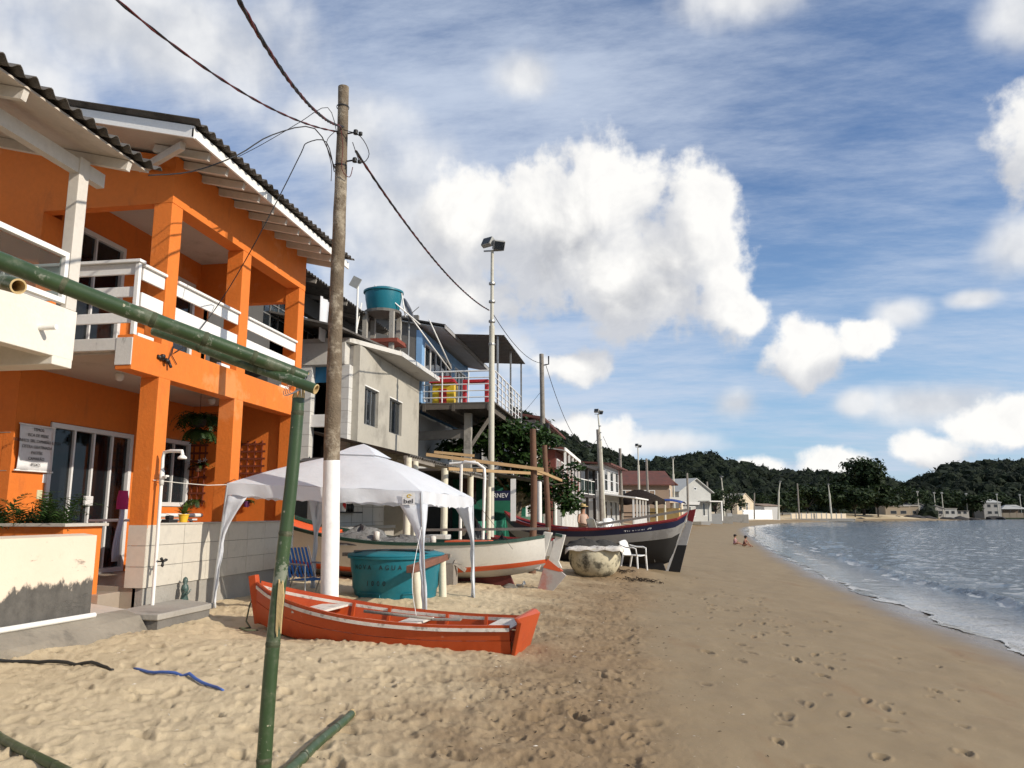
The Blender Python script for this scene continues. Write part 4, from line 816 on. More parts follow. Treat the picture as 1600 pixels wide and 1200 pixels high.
# ------------------------------------------------------------------ round tub with a net on top
tu = thing('round_tub', 'round weathered tub like half a ball with net and white sheet on top', 'tub', (-1.02, 19.1, .08))
TUBM = mat('tub_shell', (.52, .47, .33), .8, .1, 2, .2, 30, stain=(.05, .045, .032), samt=.92, sscale=2.6, sth=.455)
MB().lathe([(.12, 0), (.32, .05), (.50, .17), (.60, .34), (.63, .52), (.60, .70), (.58, .74), (.52, .72)], (-1.02, 19.1, .05), 32).build('shell', TUBM, tu, smooth=True)
m = MB(); m.grid([[(-1.02+(-.66+1.36*i/16), 19.1+(-.62+1.2*j/12), .83+.02*math.sin(i*1.3+j)-.10*max(0, abs(i-8)/8-.86)*6*(1+.4*math.sin(j*2.3))-.10*max(0, abs(j-6)/6-.84)*5) for i in range(17)] for j in range(13)]); m.build('cover_sheet', WORNW, tu, smooth=True, solid=.012)
n2_ = thing('dark_net', 'dark tangled net lying on top of the round tub', 'net', (-1.1, 19.2, .86)); piece(n2_, 'net', mat('dark_net', (.05, .047, .043), .95, .4, 16, 1.0, 70), lambda m: [heap(m, (-1.25, 19.2, .84), .45, .4, .16, 8), heap(m, (-.8, 19.25, .84), .35, .35, .13, 9)], smooth=True)
# ------------------------------------------------------------------ plastic chairs
CHW = mat('white_plastic', (.74, .73, .70), .35, .04, 4, .02, 40, spec=.5, stain=(.5, .46, .38), samt=.25, sscale=5)
def chair(label, loc, rz, group='white plastic chairs'):
    t = thing('plastic_chair', label, 'chair', loc, rz, group, local=True)
    MB().grid([[(-.22+.44*i/6, -.21+.42*j/6, .43+.02*((i-3)/3)**2) for i in range(7)] for j in range(7)]).build('seat', CHW, t, smooth=True, solid=.014)
    rows = [[((-.23+.46*i/8)*(1-.12*k/6), .21+.13*k/6-.05*(1-((i-4)/4)**2)*1.0, .43+.40*k/6-(.05*((i-4)/4)**2 if k == 6 else 0)) for i in range(9)] for k in range(7)]; MB().grid(rows).build('backrest', CHW, t, smooth=True, solid=.014)
    for s in (-1, 1):
        MB().tube([(s*.24, -.24, 0), (s*.225, -.21, .44)], [.02, .028], 6).build('leg', CHW, t); MB().tube([(s*.24, .30, 0), (s*.22, .20, .44)], [.02, .028], 6).build('leg', CHW, t)
        MB().tube([(s*.235, -.22, .42), (s*.26, -.20, .62), (s*.27, -.12, .65), (s*.27, .08, .65), (s*.23, .27, .70)], [.02, .025, .028, .025, .02], 6, ell=.7).build('armrest', CHW, t, smooth=True)
    return t
chair('white plastic armchair standing alone on the sand beside the navy boat', (-.08, 20.6, .1), R(60))
tag(MB().box((-3.3, 28.0, -.1), (-.75, 34.2, .62)).build('terrace', CONC, None, bevel=.02), 'low concrete terrace behind the navy boat', 'terrace')
chair('white plastic armchair behind the navy boat, nearest the seated person', (-1.45, 28.7, .62), R(140)); chair('upright white plastic armchair behind the navy boat near the glass house', (-1.25, 32.5, .62), R(-60)); chair('white plastic armchair behind the navy boat beside the floodlight mast', (-.95, 30.3, .62), R(30))
# ------------------------------------------------------------------ folding beach chair
bc = thing('folding_beach_chair', 'folding aluminium beach chair with blue webbing beside the parapet', 'chair', (-5.2, 12.0, .35), R(55), local=True)
ALUM = mat('bare_aluminium', (.55, .56, .57), .35, .05, 5, .03, 40, metal=.8); BLUEW = mat('blue_webbing', (.02, .12, .38), .7, .1, 8)
for s in (-.25, .25):
    tubep(bc, 'side_rail', ALUM, [(s, -.30, .22), (s, .22, .20), (s, .50, .72)], .012, 8); tubep(bc, 'armrest', ALUM, [(s, -.28, .46), (s, .36, .46)], .014, 8); tubep(bc, 'leg', ALUM, [(s, -.26, .46), (s*1.02, -.30, 0), (s*1.02, -.14, .02)], .011, 8); tubep(bc, 'leg', ALUM, [(s, -.05, .46), (s*1.02, .22, 0)], .011, 8)
for y in (-.30,): tubep(bc, 'cross_bar', ALUM, [(-.25, y, 0), (.25, y, 0)], .011, 8)
for i in range(7): MB().box((-.22+i*.066, -.26, .215), (-.18+i*.066, .22, .222)).build('webbing', BLUEW, bc)
for i in range(7): MB().beam((-.20+i*.066, .24, .24), (-.20+i*.066, .49, .70), .04, .006).build('webbing', BLUEW, bc)
# ------------------------------------------------------------------ utility pole with cables
def wobble_pole(root, name, m_, base, top, r0, r1, n=14, amp=.025, seed=0, sides=16):
    base, top = Vector(base), Vector(top); rnd = random.Random(seed); pts, rr = [], []
    for i in range(n+1):
        t = i/n; pts.append(base.lerp(top, t)+Vector((amp*math.sin(t*5+seed)+rnd.uniform(-.2, .2)*amp, amp*math.cos(t*4+seed*2)+rnd.uniform(-.2, .2)*amp, 0))); rr.append((r0+(r1-r0)*t)*(1+rnd.uniform(-.035, .035)))
    return pts, rr
up = thing('utility_pole', 'tall weathered wooden utility pole with white painted lower part beside the tent', 'pole', (-3.95, 9.82, .2))
pts, rr = wobble_pole(None, '', None, (-3.97, 9.82, .1), (-4.02, 9.70, 7.66), .122, .076, 24, .02, 3)
k = next(i for i, p in enumerate(pts) if p.z > 2.1)
MB().tube(pts[:k+1], rr[:k+1], 20).build('painted_base', mat('limewash', (.80, .79, .77), .75, .05, 2, .25, 18, stain=(.5, .46, .40), samt=.3, sscale=3, sth=.6), up, smooth=True, autosmooth=60)
MB().tube(pts[k:], [r*.985 for r in rr[k:]], 20).build('shaft', BARK, up, smooth=True, autosmooth=60)
tp = Vector(pts[-1])
for i, z in enumerate((6.92, 6.5)):
    q = Vector((tp.x+.10, tp.y-.03, z)); MB().tube([q, q+Vector((.12, -.02, .0))], .012, 6).build('bracket', BLACKP, up); MB().lathe([(.0, -.035), (.035, -.03), (.025, -.01), (.035, .01), (.03, .03), (0, .035)], q+Vector((.13, -.02, 0)), 10).build('insulator', BLACKP, up, smooth=True)
    MB().lathe([(.0, -.03), (.03, -.02), (.03, .02), (0, .03)], q+Vector((.20, -.02, -.03)), 8).build('insulator', BLACKP, up, smooth=True)
for z in (7.35, 6.45): MB().lathe([(.088, -.012), (.092, 0), (.088, .012)], (tp.x, tp.y+.005, z), 18, cap=False).build('wire_band', BLACKW, up)
REDW = mat('dark_red_cable', (.10, .012, .01), .6)
def cable(label, pts, r=.008, twist=0.0, strands=1, m_=None, name='cable', group='overhead cables'):
    t = thing(name, label, 'cable', pts[0], group=group)
    cv = [Vector(p) for p in pts]; P_ = []
    for i in range(len(cv)-1):
        p0, p1, p2, p3 = cv[max(i-1, 0)], cv[i], cv[i+1], cv[min(i+2, len(cv)-1)]
        n = max(4, int((p2-p1).length/.25)) if strands > 1 else max(4, min(24, int((p2-p1).length/.3)))
        for k_ in range(n): f = k_/n; P_.append(.5*((2*p1)+(-p0+p2)*f+(2*p0-5*p1+4*p2-p3)*f*f+(-p0+3*p1-3*p2+p3)*f**3))
    P_.append(cv[-1])
    for s in range(strands):
        L = 0; q = []
        for i, p in enumerate(P_):
            if i: L += (p-P_[i-1]).length
            a = L*twist+s*2*math.pi/max(strands, 1); q.append(p+(Vector((math.cos(a), 0, math.sin(a)))*r*.9 if strands > 1 else Vector()))
        MB().tube(q, r, 5).build('strand' if strands > 1 else 'wire', (REDW if s == 1 else (m_ or BLACKW)), t, smooth=True)
    return t
def sagline(a, b, sag, n=8): a, b = Vector(a), Vector(b); return [a.lerp(b, i/n)-Vector((0, 0, sag*4*(i/n)*(1-i/n))) for i in range(n+1)]
T = tp
cable('twisted black and red cable from the pole top to the upper left', sagline((T.x+.05, T.y-.08, 7.0), at(340, -60, Y=4.0), .25), .011, 9, 3)
cable('thin twisted black cable from the pole to the far upper left corner', sagline((T.x-.05, T.y-.05, 6.95), at(130, -45, Y=4.2), .22), .008, 8, 2)
cable('cable dipping from the pole to the left neighbour roof corner', [(T.x-.08, T.y, 6.42), at(492, 201, Y=8.9), at(425, 211, Y=8.4), at(370, 243, Y=8.0), at(300, 268, Y=7.5), at(232, 274, X=-5.0)], .008)
cable('loose cable looping from the pole down to the porch beam', [(T.x-.08, T.y-.02, 6.36), at(510, 222, Y=9.0), at(480, 223, Y=8.9), at(470, 240, Y=8.9), at(440, 300, Y=8.9), at(390, 395, Y=8.95), at(345, 470, X=-5.9), at(300, 530, X=-5.92), (-5.96, 9.1, 3.70)], .007)
cable('thin wire curving left from the pole above the orange roof', [(T.x-.06, T.y, 6.9), at(512, 168, Y=9.2), at(470, 190, Y=9.2), at(445, 205, Y=9.3), at(405, 228, Y=9.6), at(372, 245, Y=9.9)], .005, group='service wires on the pole')
cable('thin wire hanging beside the shaft of the weathered pole', [(T.x-.09, T.y-.05, 6.95), (T.x-.20, T.y-.05, 6.8), (T.x-.11, T.y-.06, 6.45), (T.x-.1, T.y-.07, 6.2)], .005, group='service wires on the pole')
cable('curled jumper wire right of the pole top', [(T.x+.06, T.y-.09, 6.95), (T.x+.30, T.y-.05, 6.85), (T.x+.42, T.y, 6.6), (T.x+.30, T.y, 6.48), (T.x+.18, T.y-.03, 6.78)], .006, group='service wires on the pole')
cable('red jumper wire running down the face of the pole', [(T.x+.02, T.y-.11, 7.0), (T.x+.07, T.y-.11, 6.7), (T.x+.07, T.y-.11, 6.35), (T.x+.16, T.y-.05, 6.25), (T.x+.20, T.y-.04, 6.4)], .006, m_=REDW, group='service wires on the pole')
LP = Vector((-3.93, 21.0, 0)); U2 = Vector((-3.80, 32.0, 0)); U3 = Vector((-2.36, 54.5, 0))
cable('twisted main cable from the wooden pole to the near floodlight mast', sagline((T.x+.22, T.y, 6.66), (LP.x-.08, LP.y-.05, 7.35), .32, 10), .012, 7, 3)
cable('main cable from the near floodlight mast to the grey pole', sagline((LP.x, LP.y, 7.30), (U2.x, U2.y, 7.95), .35, 8), .011)
cable('sagging main cable with a bird on it', sagline((U2.x+.15, U2.y, 7.9), (U3.x, U3.y, 7.3), 2.1, 12), .014)
cable('cable leaving the second floodlight mast towards the hill', sagline((U3.x+.2, U3.y, 7.0), (-1.1, 66, 6.2), .5, 6), .014)
cable('thin wire from the grey pole down to the left', sagline((U2.x, U2.y, 6.8), (-6.5, 33.5, 4.6), .2, 6), .008)
# bird
q = Vector((U2.x+.15, U2.y, 7.9)).lerp(Vector((U3.x, U3.y, 7.3)), .66)-Vector((0, 0, 2.1*4*.66*.34))+Vector((.03, 0, .055)); bd = thing('bird', 'dark bird perched on the sagging cable', 'bird', q)
bs_ = lambda x, z: q+Vector((x*.62, 0, z*.62)); m = MB(); m.tube([bs_(-.34, .22), bs_(-.22, .20), bs_(-.05, .08), bs_(.16, -.06), bs_(.34, -.20)], [.02, .05, .07, .055, .012], 10); m.tube([bs_(-.34, .22), bs_(-.44, .20)], [.016, .004], 6); m.build('body', BLACKP, bd, smooth=True)
# ------------------------------------------------------------------ floodlight masts
LAMPG = mat('lamp_grey', (.30, .30, .28), .5, .15, 6)
MASTM = mat('cream_mast', (.50, .48, .40), .55, .08, 1.2, .1, 30, stain=(.28, .24, .17), samt=.5, sscale=1.6, sth=.52)
def mast(label, loc, h, r=.085, rz=0.0, lean=0.0, small=False):
    t = thing('floodlight_mast', label, 'light mast', loc, rz, 'floodlight masts along the beach', local=True)
    MB().tube([(0, 0, -.3), (lean*.55, 0, h*.72)], [r, r*.92], 14).build('mast', MASTM, t, smooth=True, autosmooth=60); MB().tube([(lean*.55, 0, h*.72), (lean, 0, h-.25)], [r*.62, r*.5], 10).build('upper_mast', MASTM, t, smooth=True, autosmooth=60)
    for z in (.66, .735, .80, .86):
        if not small: MB().lathe([(r*1.12, -.03), (r*1.15, 0), (r*1.12, .03)], (lean*z*.8, 0, h*z), 10).build('clamp', STEEL, t)
    for s, dx in ((-1, -.12), (1, .20)):
        c = Vector((lean+dx, -.05, h-.02-.1*(s > 0))); Mx = Matrix.Rotation(s*.5, 3, 'Z') @ Matrix.Rotation(-.5 if s < 0 else .5, 3, 'X')
        f = MB().bx(c, (.34, .15, .28), Mx).build('floodlight', LAMPG, t, bevel=.02); MB().bx(c+Mx @ Vector((0, -.082, 0)), (.30, .01, .24), Mx).build('lens', GLASSW, f)
    MB().beam((lean-.25, 0, h-.26), (lean+.3, 0, h-.26), .04, .04).build('cross_arm', STEEL, t)
    return t
mast('tall cream floodlight mast behind the white boat and tent', (LP.x, LP.y, .45), 8.95, .085)
mast('floodlight mast standing beside a wooden pole before the glass house', (-2.25, 56.5, 1.0), 8.1, .10, .3, -.35)
mast('floodlight mast rising above the thatched kiosk', (.35, 80, 1.2), 7.4, .12, .2, .0, True); mast('floodlight mast in front of the tiled roof house', (4.75, 100, 1.2), 7.5, .14, 1.0, .1, True); mast('floodlight mast left of the dark trees before the cream house', (15.2, 140, .3), 7.8, .17, .5, -.3, True)
mast('leaning floodlight mast above the white shed', (32.8, 190, .6), 8.6, .2, .1, .9, True); mast('floodlight mast at the end of the long white fence', (49.4, 210, .6), 8.6, .22, .1, -.3, True)
def wpole(label, x, y, h, r=.11, lean=0, z=None, m_=None, box=False):
    z = gz(x, y) if z is None else z; t = thing('wooden_pole', label, 'pole', (x, y, z), group='wooden poles along the beach'); pts, rr = wobble_pole(None, '', None, (x, y, z-.3), (x+lean, y, z+h), r, r*.8, 10, .02, int(x*7+y))
    MB().tube(pts, rr, 10).build('shaft', m_ or BARK, t, smooth=True, autosmooth=60)
    if box: boxp(t, 'meter_box', BLACKP, (x+.10, y-.15, z+4.2), (x+.28, y+.1, z+4.75)); tubep(t, 'bracket', BLACKP, [(x, y, z+h-.5), (x+.28, y, z+h-.45), (x+.28, y, z+h-.1)], .03, 6)
    return t
wpole('dark wooden cable pole beside the leafy tree', U2.x, U2.y, 7.75, .12, -.02, .6, GREYW, True); wpole('dark wooden pole touching the second floodlight mast', U3.x, U3.y, 6.5, .15, -.15, 1.0, GREYW)
wpole('wooden pole at the corner of the glass house', -1.2, 66, 6.0, .14, 0, 1.1, GREYW); wpole('wooden pole behind the thatched kiosk roof', 1.2, 80, 6.0, .14, 0, 1.2, GREYW); wpole('wooden pole in front of the grey gabled house', 6.6, 102, 5.6, .16, 0, 1.2, GREYW); wpole('wooden pole at the seaward corner of the grey gabled house', 10.7, 120, 5.4, .16, 0, 1.0, GREYW)
wpole('thin pole beside the cream gabled house', 24.5, 170, 5.2, .16, .3, .8, GREYW); wpole('thin pole rising above the long white fence', 40.5, 205, 8.5, .2, 0, .7, GREYW)
for (x, y, lb) in ((1410+26, 270, 'far lamp post left of the small far bungalow'), (1462, 285, 'far lamp post above the small far bungalow'), (1474, 285, 'far pole beside the far lamp post on the right shore'), (1512, 300, 'far pole before the dark tree on the right shore'), (1560, 310, 'far lamp post beside the far white house'), (1596, 320, 'far lamp post at the right edge')):
    p_ = at(x, 800, Y=y); h = {0: 8}.get(0); mt_ = thing('lamp_post', lb, 'light mast', (p_.x, p_.y, .8), group='far lamp posts'); MB().tube([(p_.x, p_.y, .5), (p_.x, p_.y, 8.6)], [.2, .12], 8).build('post', MASTM, mt_); MB().bx((p_.x, p_.y-.1, 8.7), (.7, .4, .5)).build('lamp', LAMPG, mt_)

# ------------------------------------------------------------------ pop-up tent
TENTM = mat('white_tent_fabric', (.76, .785, .83), .62, .02, 1.2, .5, 5, trans=.28)
tn = thing('popup_tent', 'white pop up tent with draped leg covers standing on the sand', 'tent', (-4.2, 11.3, .3))
CA, CB, CC, CD = Vector((-5.60, 10.0, 2.02)), Vector((-2.82, 10.0, 1.90)), Vector((-2.70, 12.75, 1.87)), Vector((-5.45, 12.75, 1.98))
PK = Vector((-4.14, 11.37, 2.60)); cor = [CA, CB, CC, CD]
for i in range(4):
    a, b_ = cor[i], cor[(i+1) % 4]; nu, nv = 20, 12; rows = []
    for j in range(nv+1):
        t = j/nv; r = []
        for k_ in range(nu+1):
            s = k_/nu; e = a.lerp(b_, s); p = e.lerp(PK, t*.84); p.z += .085*math.sin(math.pi*min(1, t*1.05))*(.35+.65*math.sin(math.pi*s)**.7)+.012*math.sin(s*19+t*9)*math.sin(math.pi*s)*(1-t)-.02*abs(math.sin(s*9.4+1.2*t))*t*(1-t); r.append(p)
        rows.append(r)
    MB().grid(rows).build('roof_panel', TENTM, tn, smooth=True)
    # valance with scallops
    out = (b_-a).cross(ZV).normalized(); nu = 64; hh = .17; r0 = [a.lerp(b_, k_/nu)+out*.006 for k_ in range(nu+1)]
    sag = lambda s: .035*math.sin(math.pi*s)
    r1 = [p-Vector((0, 0, hh*.5+sag(k_/nu)*.5))+out*(.012*math.sin(k_*.5+i)) for k_, p in enumerate(r0)]; r2_ = [p-Vector((0, 0, hh-.022*abs(math.sin(k_/nu*math.pi*10))+sag(k_/nu)))+out*(.018*math.sin(k_*.45+i*2)) for k_, p in enumerate(r0)]
    MB().grid([r0, r1, r2_]).build('valance', TENTM, tn, smooth=True)
    # peak vent cap
    c0, c1 = a.lerp(PK, .76)+Vector((0, 0, .035)), b_.lerp(PK, .76)+Vector((0, 0, .035)); MB().grid([[c0.lerp(c1, q) for q in np.linspace(0, 1, 7)], [c0.lerp(c1, q).lerp(PK+Vector((0, 0, .10)), .55) for q in np.linspace(0, 1, 7)], [PK+Vector((0, 0, .07))]*7]).build('vent_cap', TENTM, tn, smooth=True)
feet = [(-5.72, 10.0), (-2.72, 10.0), (-2.66, 12.75), (-5.5, 12.8)]
for i, (c, f) in enumerate(zip(cor, feet)):
    z0 = gz(*f)-.02; ft = Vector((f[0], f[1], z0)); cen = Vector((PK.x, PK.y, 0)); inn = [(cor[(i+1) % 4]-c).normalized(), (cor[(i-1) % 4]-c).normalized()]
    tubep(tn, 'leg', ALUM, [c-Vector((0, 0, .02)), ft], .016, 8)
    # fabric sleeve, wide under the valance and twisted below
    for d_ in inn:
        rows = []
        for j in range(15):
            t = j/14; p = (c-Vector((0, 0, .16))).lerp(ft, t); w = .27*(1-t/.38)**1.3+.045 if t < .38 else .05+.01*math.sin(j*1.9)
            rows.append([p+d_*w*q+Vector((0, 0, .0))+d_.cross(ZV)*.012*math.sin(q*6+j*.8) for q in np.linspace(-.05 if t > .3 else 0, 1, 6)])
        MB().grid(rows).build('leg_cover', TENTM, tn, smooth=True, solid=.004)
bl_ = frame_m(CB+Vector((-.17, -.016, -.10)), (1, 0, 0), ZV)
m = MB(); m.bx(CB+Vector((-.16, -.034, -.10)), (.17, .004, .16)); bdg = m.build('logo_badge', mat('badge_white', (.75, .75, .74), .6), tn)
text(bdg, 'bel', .085, INK, frame_m(CB+Vector((-.16, -.040, -.135)), XV, ZV), sx=1.35); m = MB(); c0 = CB+Vector((-.15, -.039, -.065)); m.add([c0+Vector((math.cos(a)*r_, 0, math.sin(a)*r_*.7)) for a in np.linspace(.2, 5.2, 12) for r_ in (.018, .034)], [(2*i, 2*i+1, 2*i+3, 2*i+2) for i in range(11)]); m.build('logo_swirl', mat('logo_yellow', (.65, .45, .03), .6), bdg, solid=.002)
cable('white guy rope from the tent corner to the red dinghy', [CB+Vector((.02, 0, -.45)), (-2.80, 9.6, .8), (-2.55, 8.95, .42)], .004, m_=WHITE, name='guy_rope', group='tent guy ropes')
cable('dark guy line from the right rear tent corner towards the mast', [CC, (-2.4, 14.0, 1.2), (-2.3, 14.5, .95)], .004, name='guy_rope', group='tent guy ropes')
# ------------------------------------------------------------------ blue water tank under the tent
TANK = mat('teal_fibreglass', (.010, .15, .20), .42, .08, 2, .06, 30, stain=(.03, .10, .12), samt=.3, sscale=2)
tk = thing('water_tank', 'teal round water tank with stencilled letters standing under the tent', 'tank', (-3.85, 12.3, .22))
TC = (-3.86, 12.30, .20)
MB().lathe([(.60, 0), (.64, .03), (.665, .22), (.685, .25), (.70, .48), (.715, .51), (.735, .70), (.775, .71), (.78, .745), (.76, .76), (.73, .75), (.68, .5), (.60, .08)], TC, 48, cap=True).build('shell', TANK, tk, smooth=True, autosmooth=35)
def on_tank(a, z, r_): return Vector((TC[0]+math.cos(a)*r_, TC[1]+math.sin(a)*r_, TC[2]+z))
for (body, z, sz_, rr_) in (('NOVA AGUA', .585, .10, .727), ('1000', .345, .105, .698)):
    n = len(body); step = .135
    for i, chr_ in enumerate(body):
        if chr_ == ' ': continue
        a = R(-99)+(i-(n-1)/2)*step; p_ = on_tank(a, z, rr_); text(tk, chr_, sz_, INK, frame_m(p_, (-math.sin(a), math.cos(a), 0), (0, 0, 1)), sx=.9)
for (a0, z0, z1) in ((-2.25, .07, .19), (-1.1, .07, .19), (-1.15, .28, .45), (-2.6, .28, .45)):
    pts_ = [on_tank(a0, z0, .664), on_tank(a0, z1, .684), on_tank(a0+.32, z1+.005, .684), on_tank(a0+.62, z1, .684), on_tank(a0+.62, z0, .664)]; MB().tube(pts_, .010, 6).build('moulded_rib', TANK, tk, smooth=True)
tl = thing('tank_cover', 'teal sheet and dark planks laid over the blue tank', 'cover', (-3.85, 12.3, .95))
MB().lathe([(.0, .05), (.6, .04), (.77, .0), (.785, -.02)], (TC[0], TC[1], .975), 36, cap=False).build('lid', TANK, tl, smooth=True)
for i, (x, y, r_) in enumerate([(-4.1, 12.0, .3), (-3.75, 12.05, .1), (-3.5, 11.95, -.2)]): MB().bx((x, y, 1.02+.01*i), (.7, .13, .02), Matrix.Rotation(r_, 3, 'Z')).build('plank', mat('wet_plank', (.05, .055, .06), .6), tl)
bp = thing('beam_stand', 'brown timber carried by two cream pipe posts in front of the tank', 'stand', (-3.1, 11.6, .2))
MB().tube([(-3.06, 10.93, .10), (-3.13, 10.9, .78)], .062, 16).build('pipe_post', CREAMPVC, bp, smooth=True, autosmooth=60); MB().tube([(-3.10, 12.42, .10), (-3.12, 12.38, .86)], .062, 16).build('pipe_post', CREAMPVC, bp, smooth=True, autosmooth=60)
MB().beam((-3.16, 10.72, .83), (-3.10, 12.55, .91), .12, .10).build('timber', mat('red_brown_timber', (.17, .075, .05), .85, .3, 5, .4), bp, bevel=.01); MB().beam((-4.9, 12.65, .93), (-3.0, 12.5, .93), .09, .06).build('timber', GREYW, bp)

# ------------------------------------------------------------------ bamboo frame in the foreground
BAM = bpy.data.materials.new('green_bamboo'); BAM.use_nodes = True; g = G(BAM.node_tree); pos = g.n('ShaderNodeTexCoord').outputs['Object']
n1 = g.noise(pos, 6, 5, .6); n2 = g.noise(pos, 4.0, 6, .72); n3 = g.noise(pos, 24, 4, .7)
c = g.mix(n1, (.014, .034, .012), (.055, .095, .035)); c = g.mix(g.m('MULTIPLY', g.ramp(n2, .50, .66), .75), c, (.15, .155, .105)); c = g.mix(g.m('MULTIPLY', g.ramp(g.noise(pos, 6.5, 7, .75), .575, .63), .8), c, (.24, .25, .19)); c = g.mix(g.m('MULTIPLY', g.ramp(n3, .66, .70), .85), c, (.42, .38, .27))
b = g.n('ShaderNodeBump', ins={'Strength': .15, 'Distance': .01, 'Height': n3}); g.n('ShaderNodeOutputMaterial', ins={0: g.n('ShaderNodeBsdfPrincipled', ins={'Base Color': c, 'Roughness': .38, 'Normal': b})})
CUT = mat('cut_bamboo', (.55, .40, .19), .7, .15, 9, .2, 60); NODE_ = mat('bamboo_node', (.045, .055, .026), .7, .4, 30, .2, stain=(.17, .155, .10), samt=.5, sscale=22)
def bamboo(label, a, b_, r0, r1, nodes, cut_end=True, splinter=False, name='bamboo_pole', bend=0.0):
    a, b_ = Vector(a), Vector(b_); t = thing(name, label, 'bamboo', a, group='green bamboo poles'); d = (b_-a); pts, rr = [], []
    n = 40
    for i in range(n+1):
        q = i/n; k_ = min(abs(q-s) for s in nodes) if nodes else 1; pts.append(a.lerp(b_, q)+Vector((0, 0, -bend*4*q*(1-q)))+Vector((.006*math.sin(q*9), .004*math.cos(q*7), 0))); rr.append((r0+(r1-r0)*q))
    MB().tube(pts, rr, 20, cap=not cut_end).build('culm', BAM, t, smooth=True, autosmooth=60)
    for s in nodes:
        i = min(int(s*n), n-1); p_ = pts[i].lerp(pts[i+1], s*n-i); dd = (pts[i+1]-pts[i]).normalized(); r_ = r0+(r1-r0)*s
        MB().tube([p_-dd*.012, p_-dd*.005, p_, p_+dd*.003, p_+dd*.009], [r_*1.0, r_*1.035, r_*1.07, r_*1.02, r_*1.0], 20, cap=False).build('node', NODE_, t, smooth=True)
    if cut_end:
        dd = (pts[-1]-pts[-2]).normalized(); e = pts[-1]; rows = [[], [], [], []]; u_ = dd.orthogonal().normalized(); v_ = dd.cross(u_)
        for k_ in range(20): w = u_*math.cos(k_*math.pi/10)+v_*math.sin(k_*math.pi/10); rows[0].append(e+w*r1*1.0); rows[1].append(e+w*r1*.98+dd*.003); rows[2].append(e+w*r1*.78+dd*.003); rows[3].append(e+w*r1*.76-dd*.10)
        m = MB(); m.grid(rows, closed=True); m.add(rows[3], [tuple(range(20))]); m.build('cut_end', CUT, t)
    if splinter:
        dd = (pts[-1]-pts[-2]).normalized(); e = pts[-1]; u_ = dd.orthogonal().normalized(); v_ = dd.cross(u_); rnd = random.Random(4); m = MB()
        for k_ in range(9):
            w0 = u_*math.cos(k_*.7)+v_*math.sin(k_*.7); w1 = u_*math.cos(k_*.7+.6)+v_*math.sin(k_*.7+.6); m.add([e+w0*r1, e+w1*r1, e+(w0+w1)*r1*.42+dd*rnd.uniform(.02, .17 if k_ in (1, 2) else .07)], [(0, 1, 2)])
        m.build('splinters', CUT if splinter == 1 else BAM, t, solid=.004)
    return t
bamboo('thick green bamboo lying across the top of the leaning post', at(-230, 320, Y=2.12), at(477, 590, Y=3.03), .036, .027, [.02, .19, .42, .62, .74, .86, .96], True)
bamboo('thinner bamboo under the long one, its cut end by the utility pole', at(240, 516, Y=2.94), at(492, 608, Y=2.97), .023, .022, [.3, .66], True)
bamboo('short bamboo stub with pale cut end at the left edge', at(-140, 405, Y=2.34), at(26, 447, Y=1.99), .026, .024, [.25], True)
PT, PB = at(465, 622, Y=3.0), at(408, 1235, Y=3.0)
PB = PT+(PB-PT)*((PT.z-.02)/(PT.z-PB.z))
pb = bamboo('upright green bamboo post leaning in the sand in the foreground', PB, PT, .031, .025, [.10, .31, .52, .73, .97], False, 1)
ls_ = thing('wire_lashing', 'thin wire lashing tying the bamboo poles at the top of the post', 'wire', at(466, 596, Y=3.0)); cw = at(466, 600, Y=3.0)
for k_ in range(4): MB().tube([cw+Vector((.045*math.cos(a)+.009*k_-.015, .042*math.sin(a), .055*math.sin(a+.4)+.003*k_)) for a in np.linspace(0, 6.28, 16)], .0016, 4).build('wire_turn', STEEL, ls_)
MB().add([at(x, y, Y=2.972) for x, y in ((431, 985), (433, 940), (436, 905), (439, 915), (442, 907), (444, 930), (441, 960), (439, 990), (436, 970), (433, 995))], [tuple(range(10))]).build('split_scar', CUT, pb, solid=.006)
bamboo('broken green bamboo lying in the sand at the bottom middle', at(432, 1220, Y=4.1), at(548, 1116, Z=.22), .034, .027, [.3, .75], False, 1)
l0, l1 = at(-60, 1118, Z=.36), at(130, 1212, Z=.33); bamboo('green bamboo lying in the sand at the bottom left', (l0.x, l0.y, ground_z(l0.x, l0.y)+.02), (l1.x, l1.y, ground_z(l1.x, l1.y)+.03), .026, .026, [.35, .8], False)
for lb, pts_, r_, m_ in (('black hose lying on the sand at the left', [(-5.6, 6.02, .46), (-5.2, 6.16, .50), (-4.8, 6.14, .42), (-4.45, 6.05, .34), (-4.25, 5.97, .27)], .015, BLACKP), ('blue plastic hose half buried in the sand', [(-4.16, 6.12, .29), (-3.9, 6.0, .32), (-3.6, 5.92, .32), (-3.3, 5.78, .30), (-3.08, 5.62, .26)], .013, mat('blue_hose', (.06, .13, .40), .5, .1, 8))):
    cv_ = [Vector((p_[0], p_[1], 0)) for p_ in pts_]; hp_ = []
    for i in range(4):
        p0, p1, p2, p3 = cv_[max(i-1, 0)], cv_[i], cv_[i+1], cv_[min(i+2, 4)]
        for f in (0, .25, .5, .75): hp_.append(.5*((2*p1)+(-p0+p2)*f+(2*p0-5*p1+4*p2-p3)*f*f+(-p0+3*p1-3*p2+p3)*f**3))
    hp_.append(cv_[4]); n_ = len(hp_)-1
    tag(MB().tube([(p_.x, p_.y, ground_z(p_.x, p_.y)+.004+.02*math.sin(math.pi*i/n_)) for i, p_ in enumerate(hp_)], [r_*(.75+.25*math.sin(math.pi*min(1, max(0, i/n_)))) for i in range(n_+1)], 10).build('hose', m_, None, smooth=True), lb, 'hose')
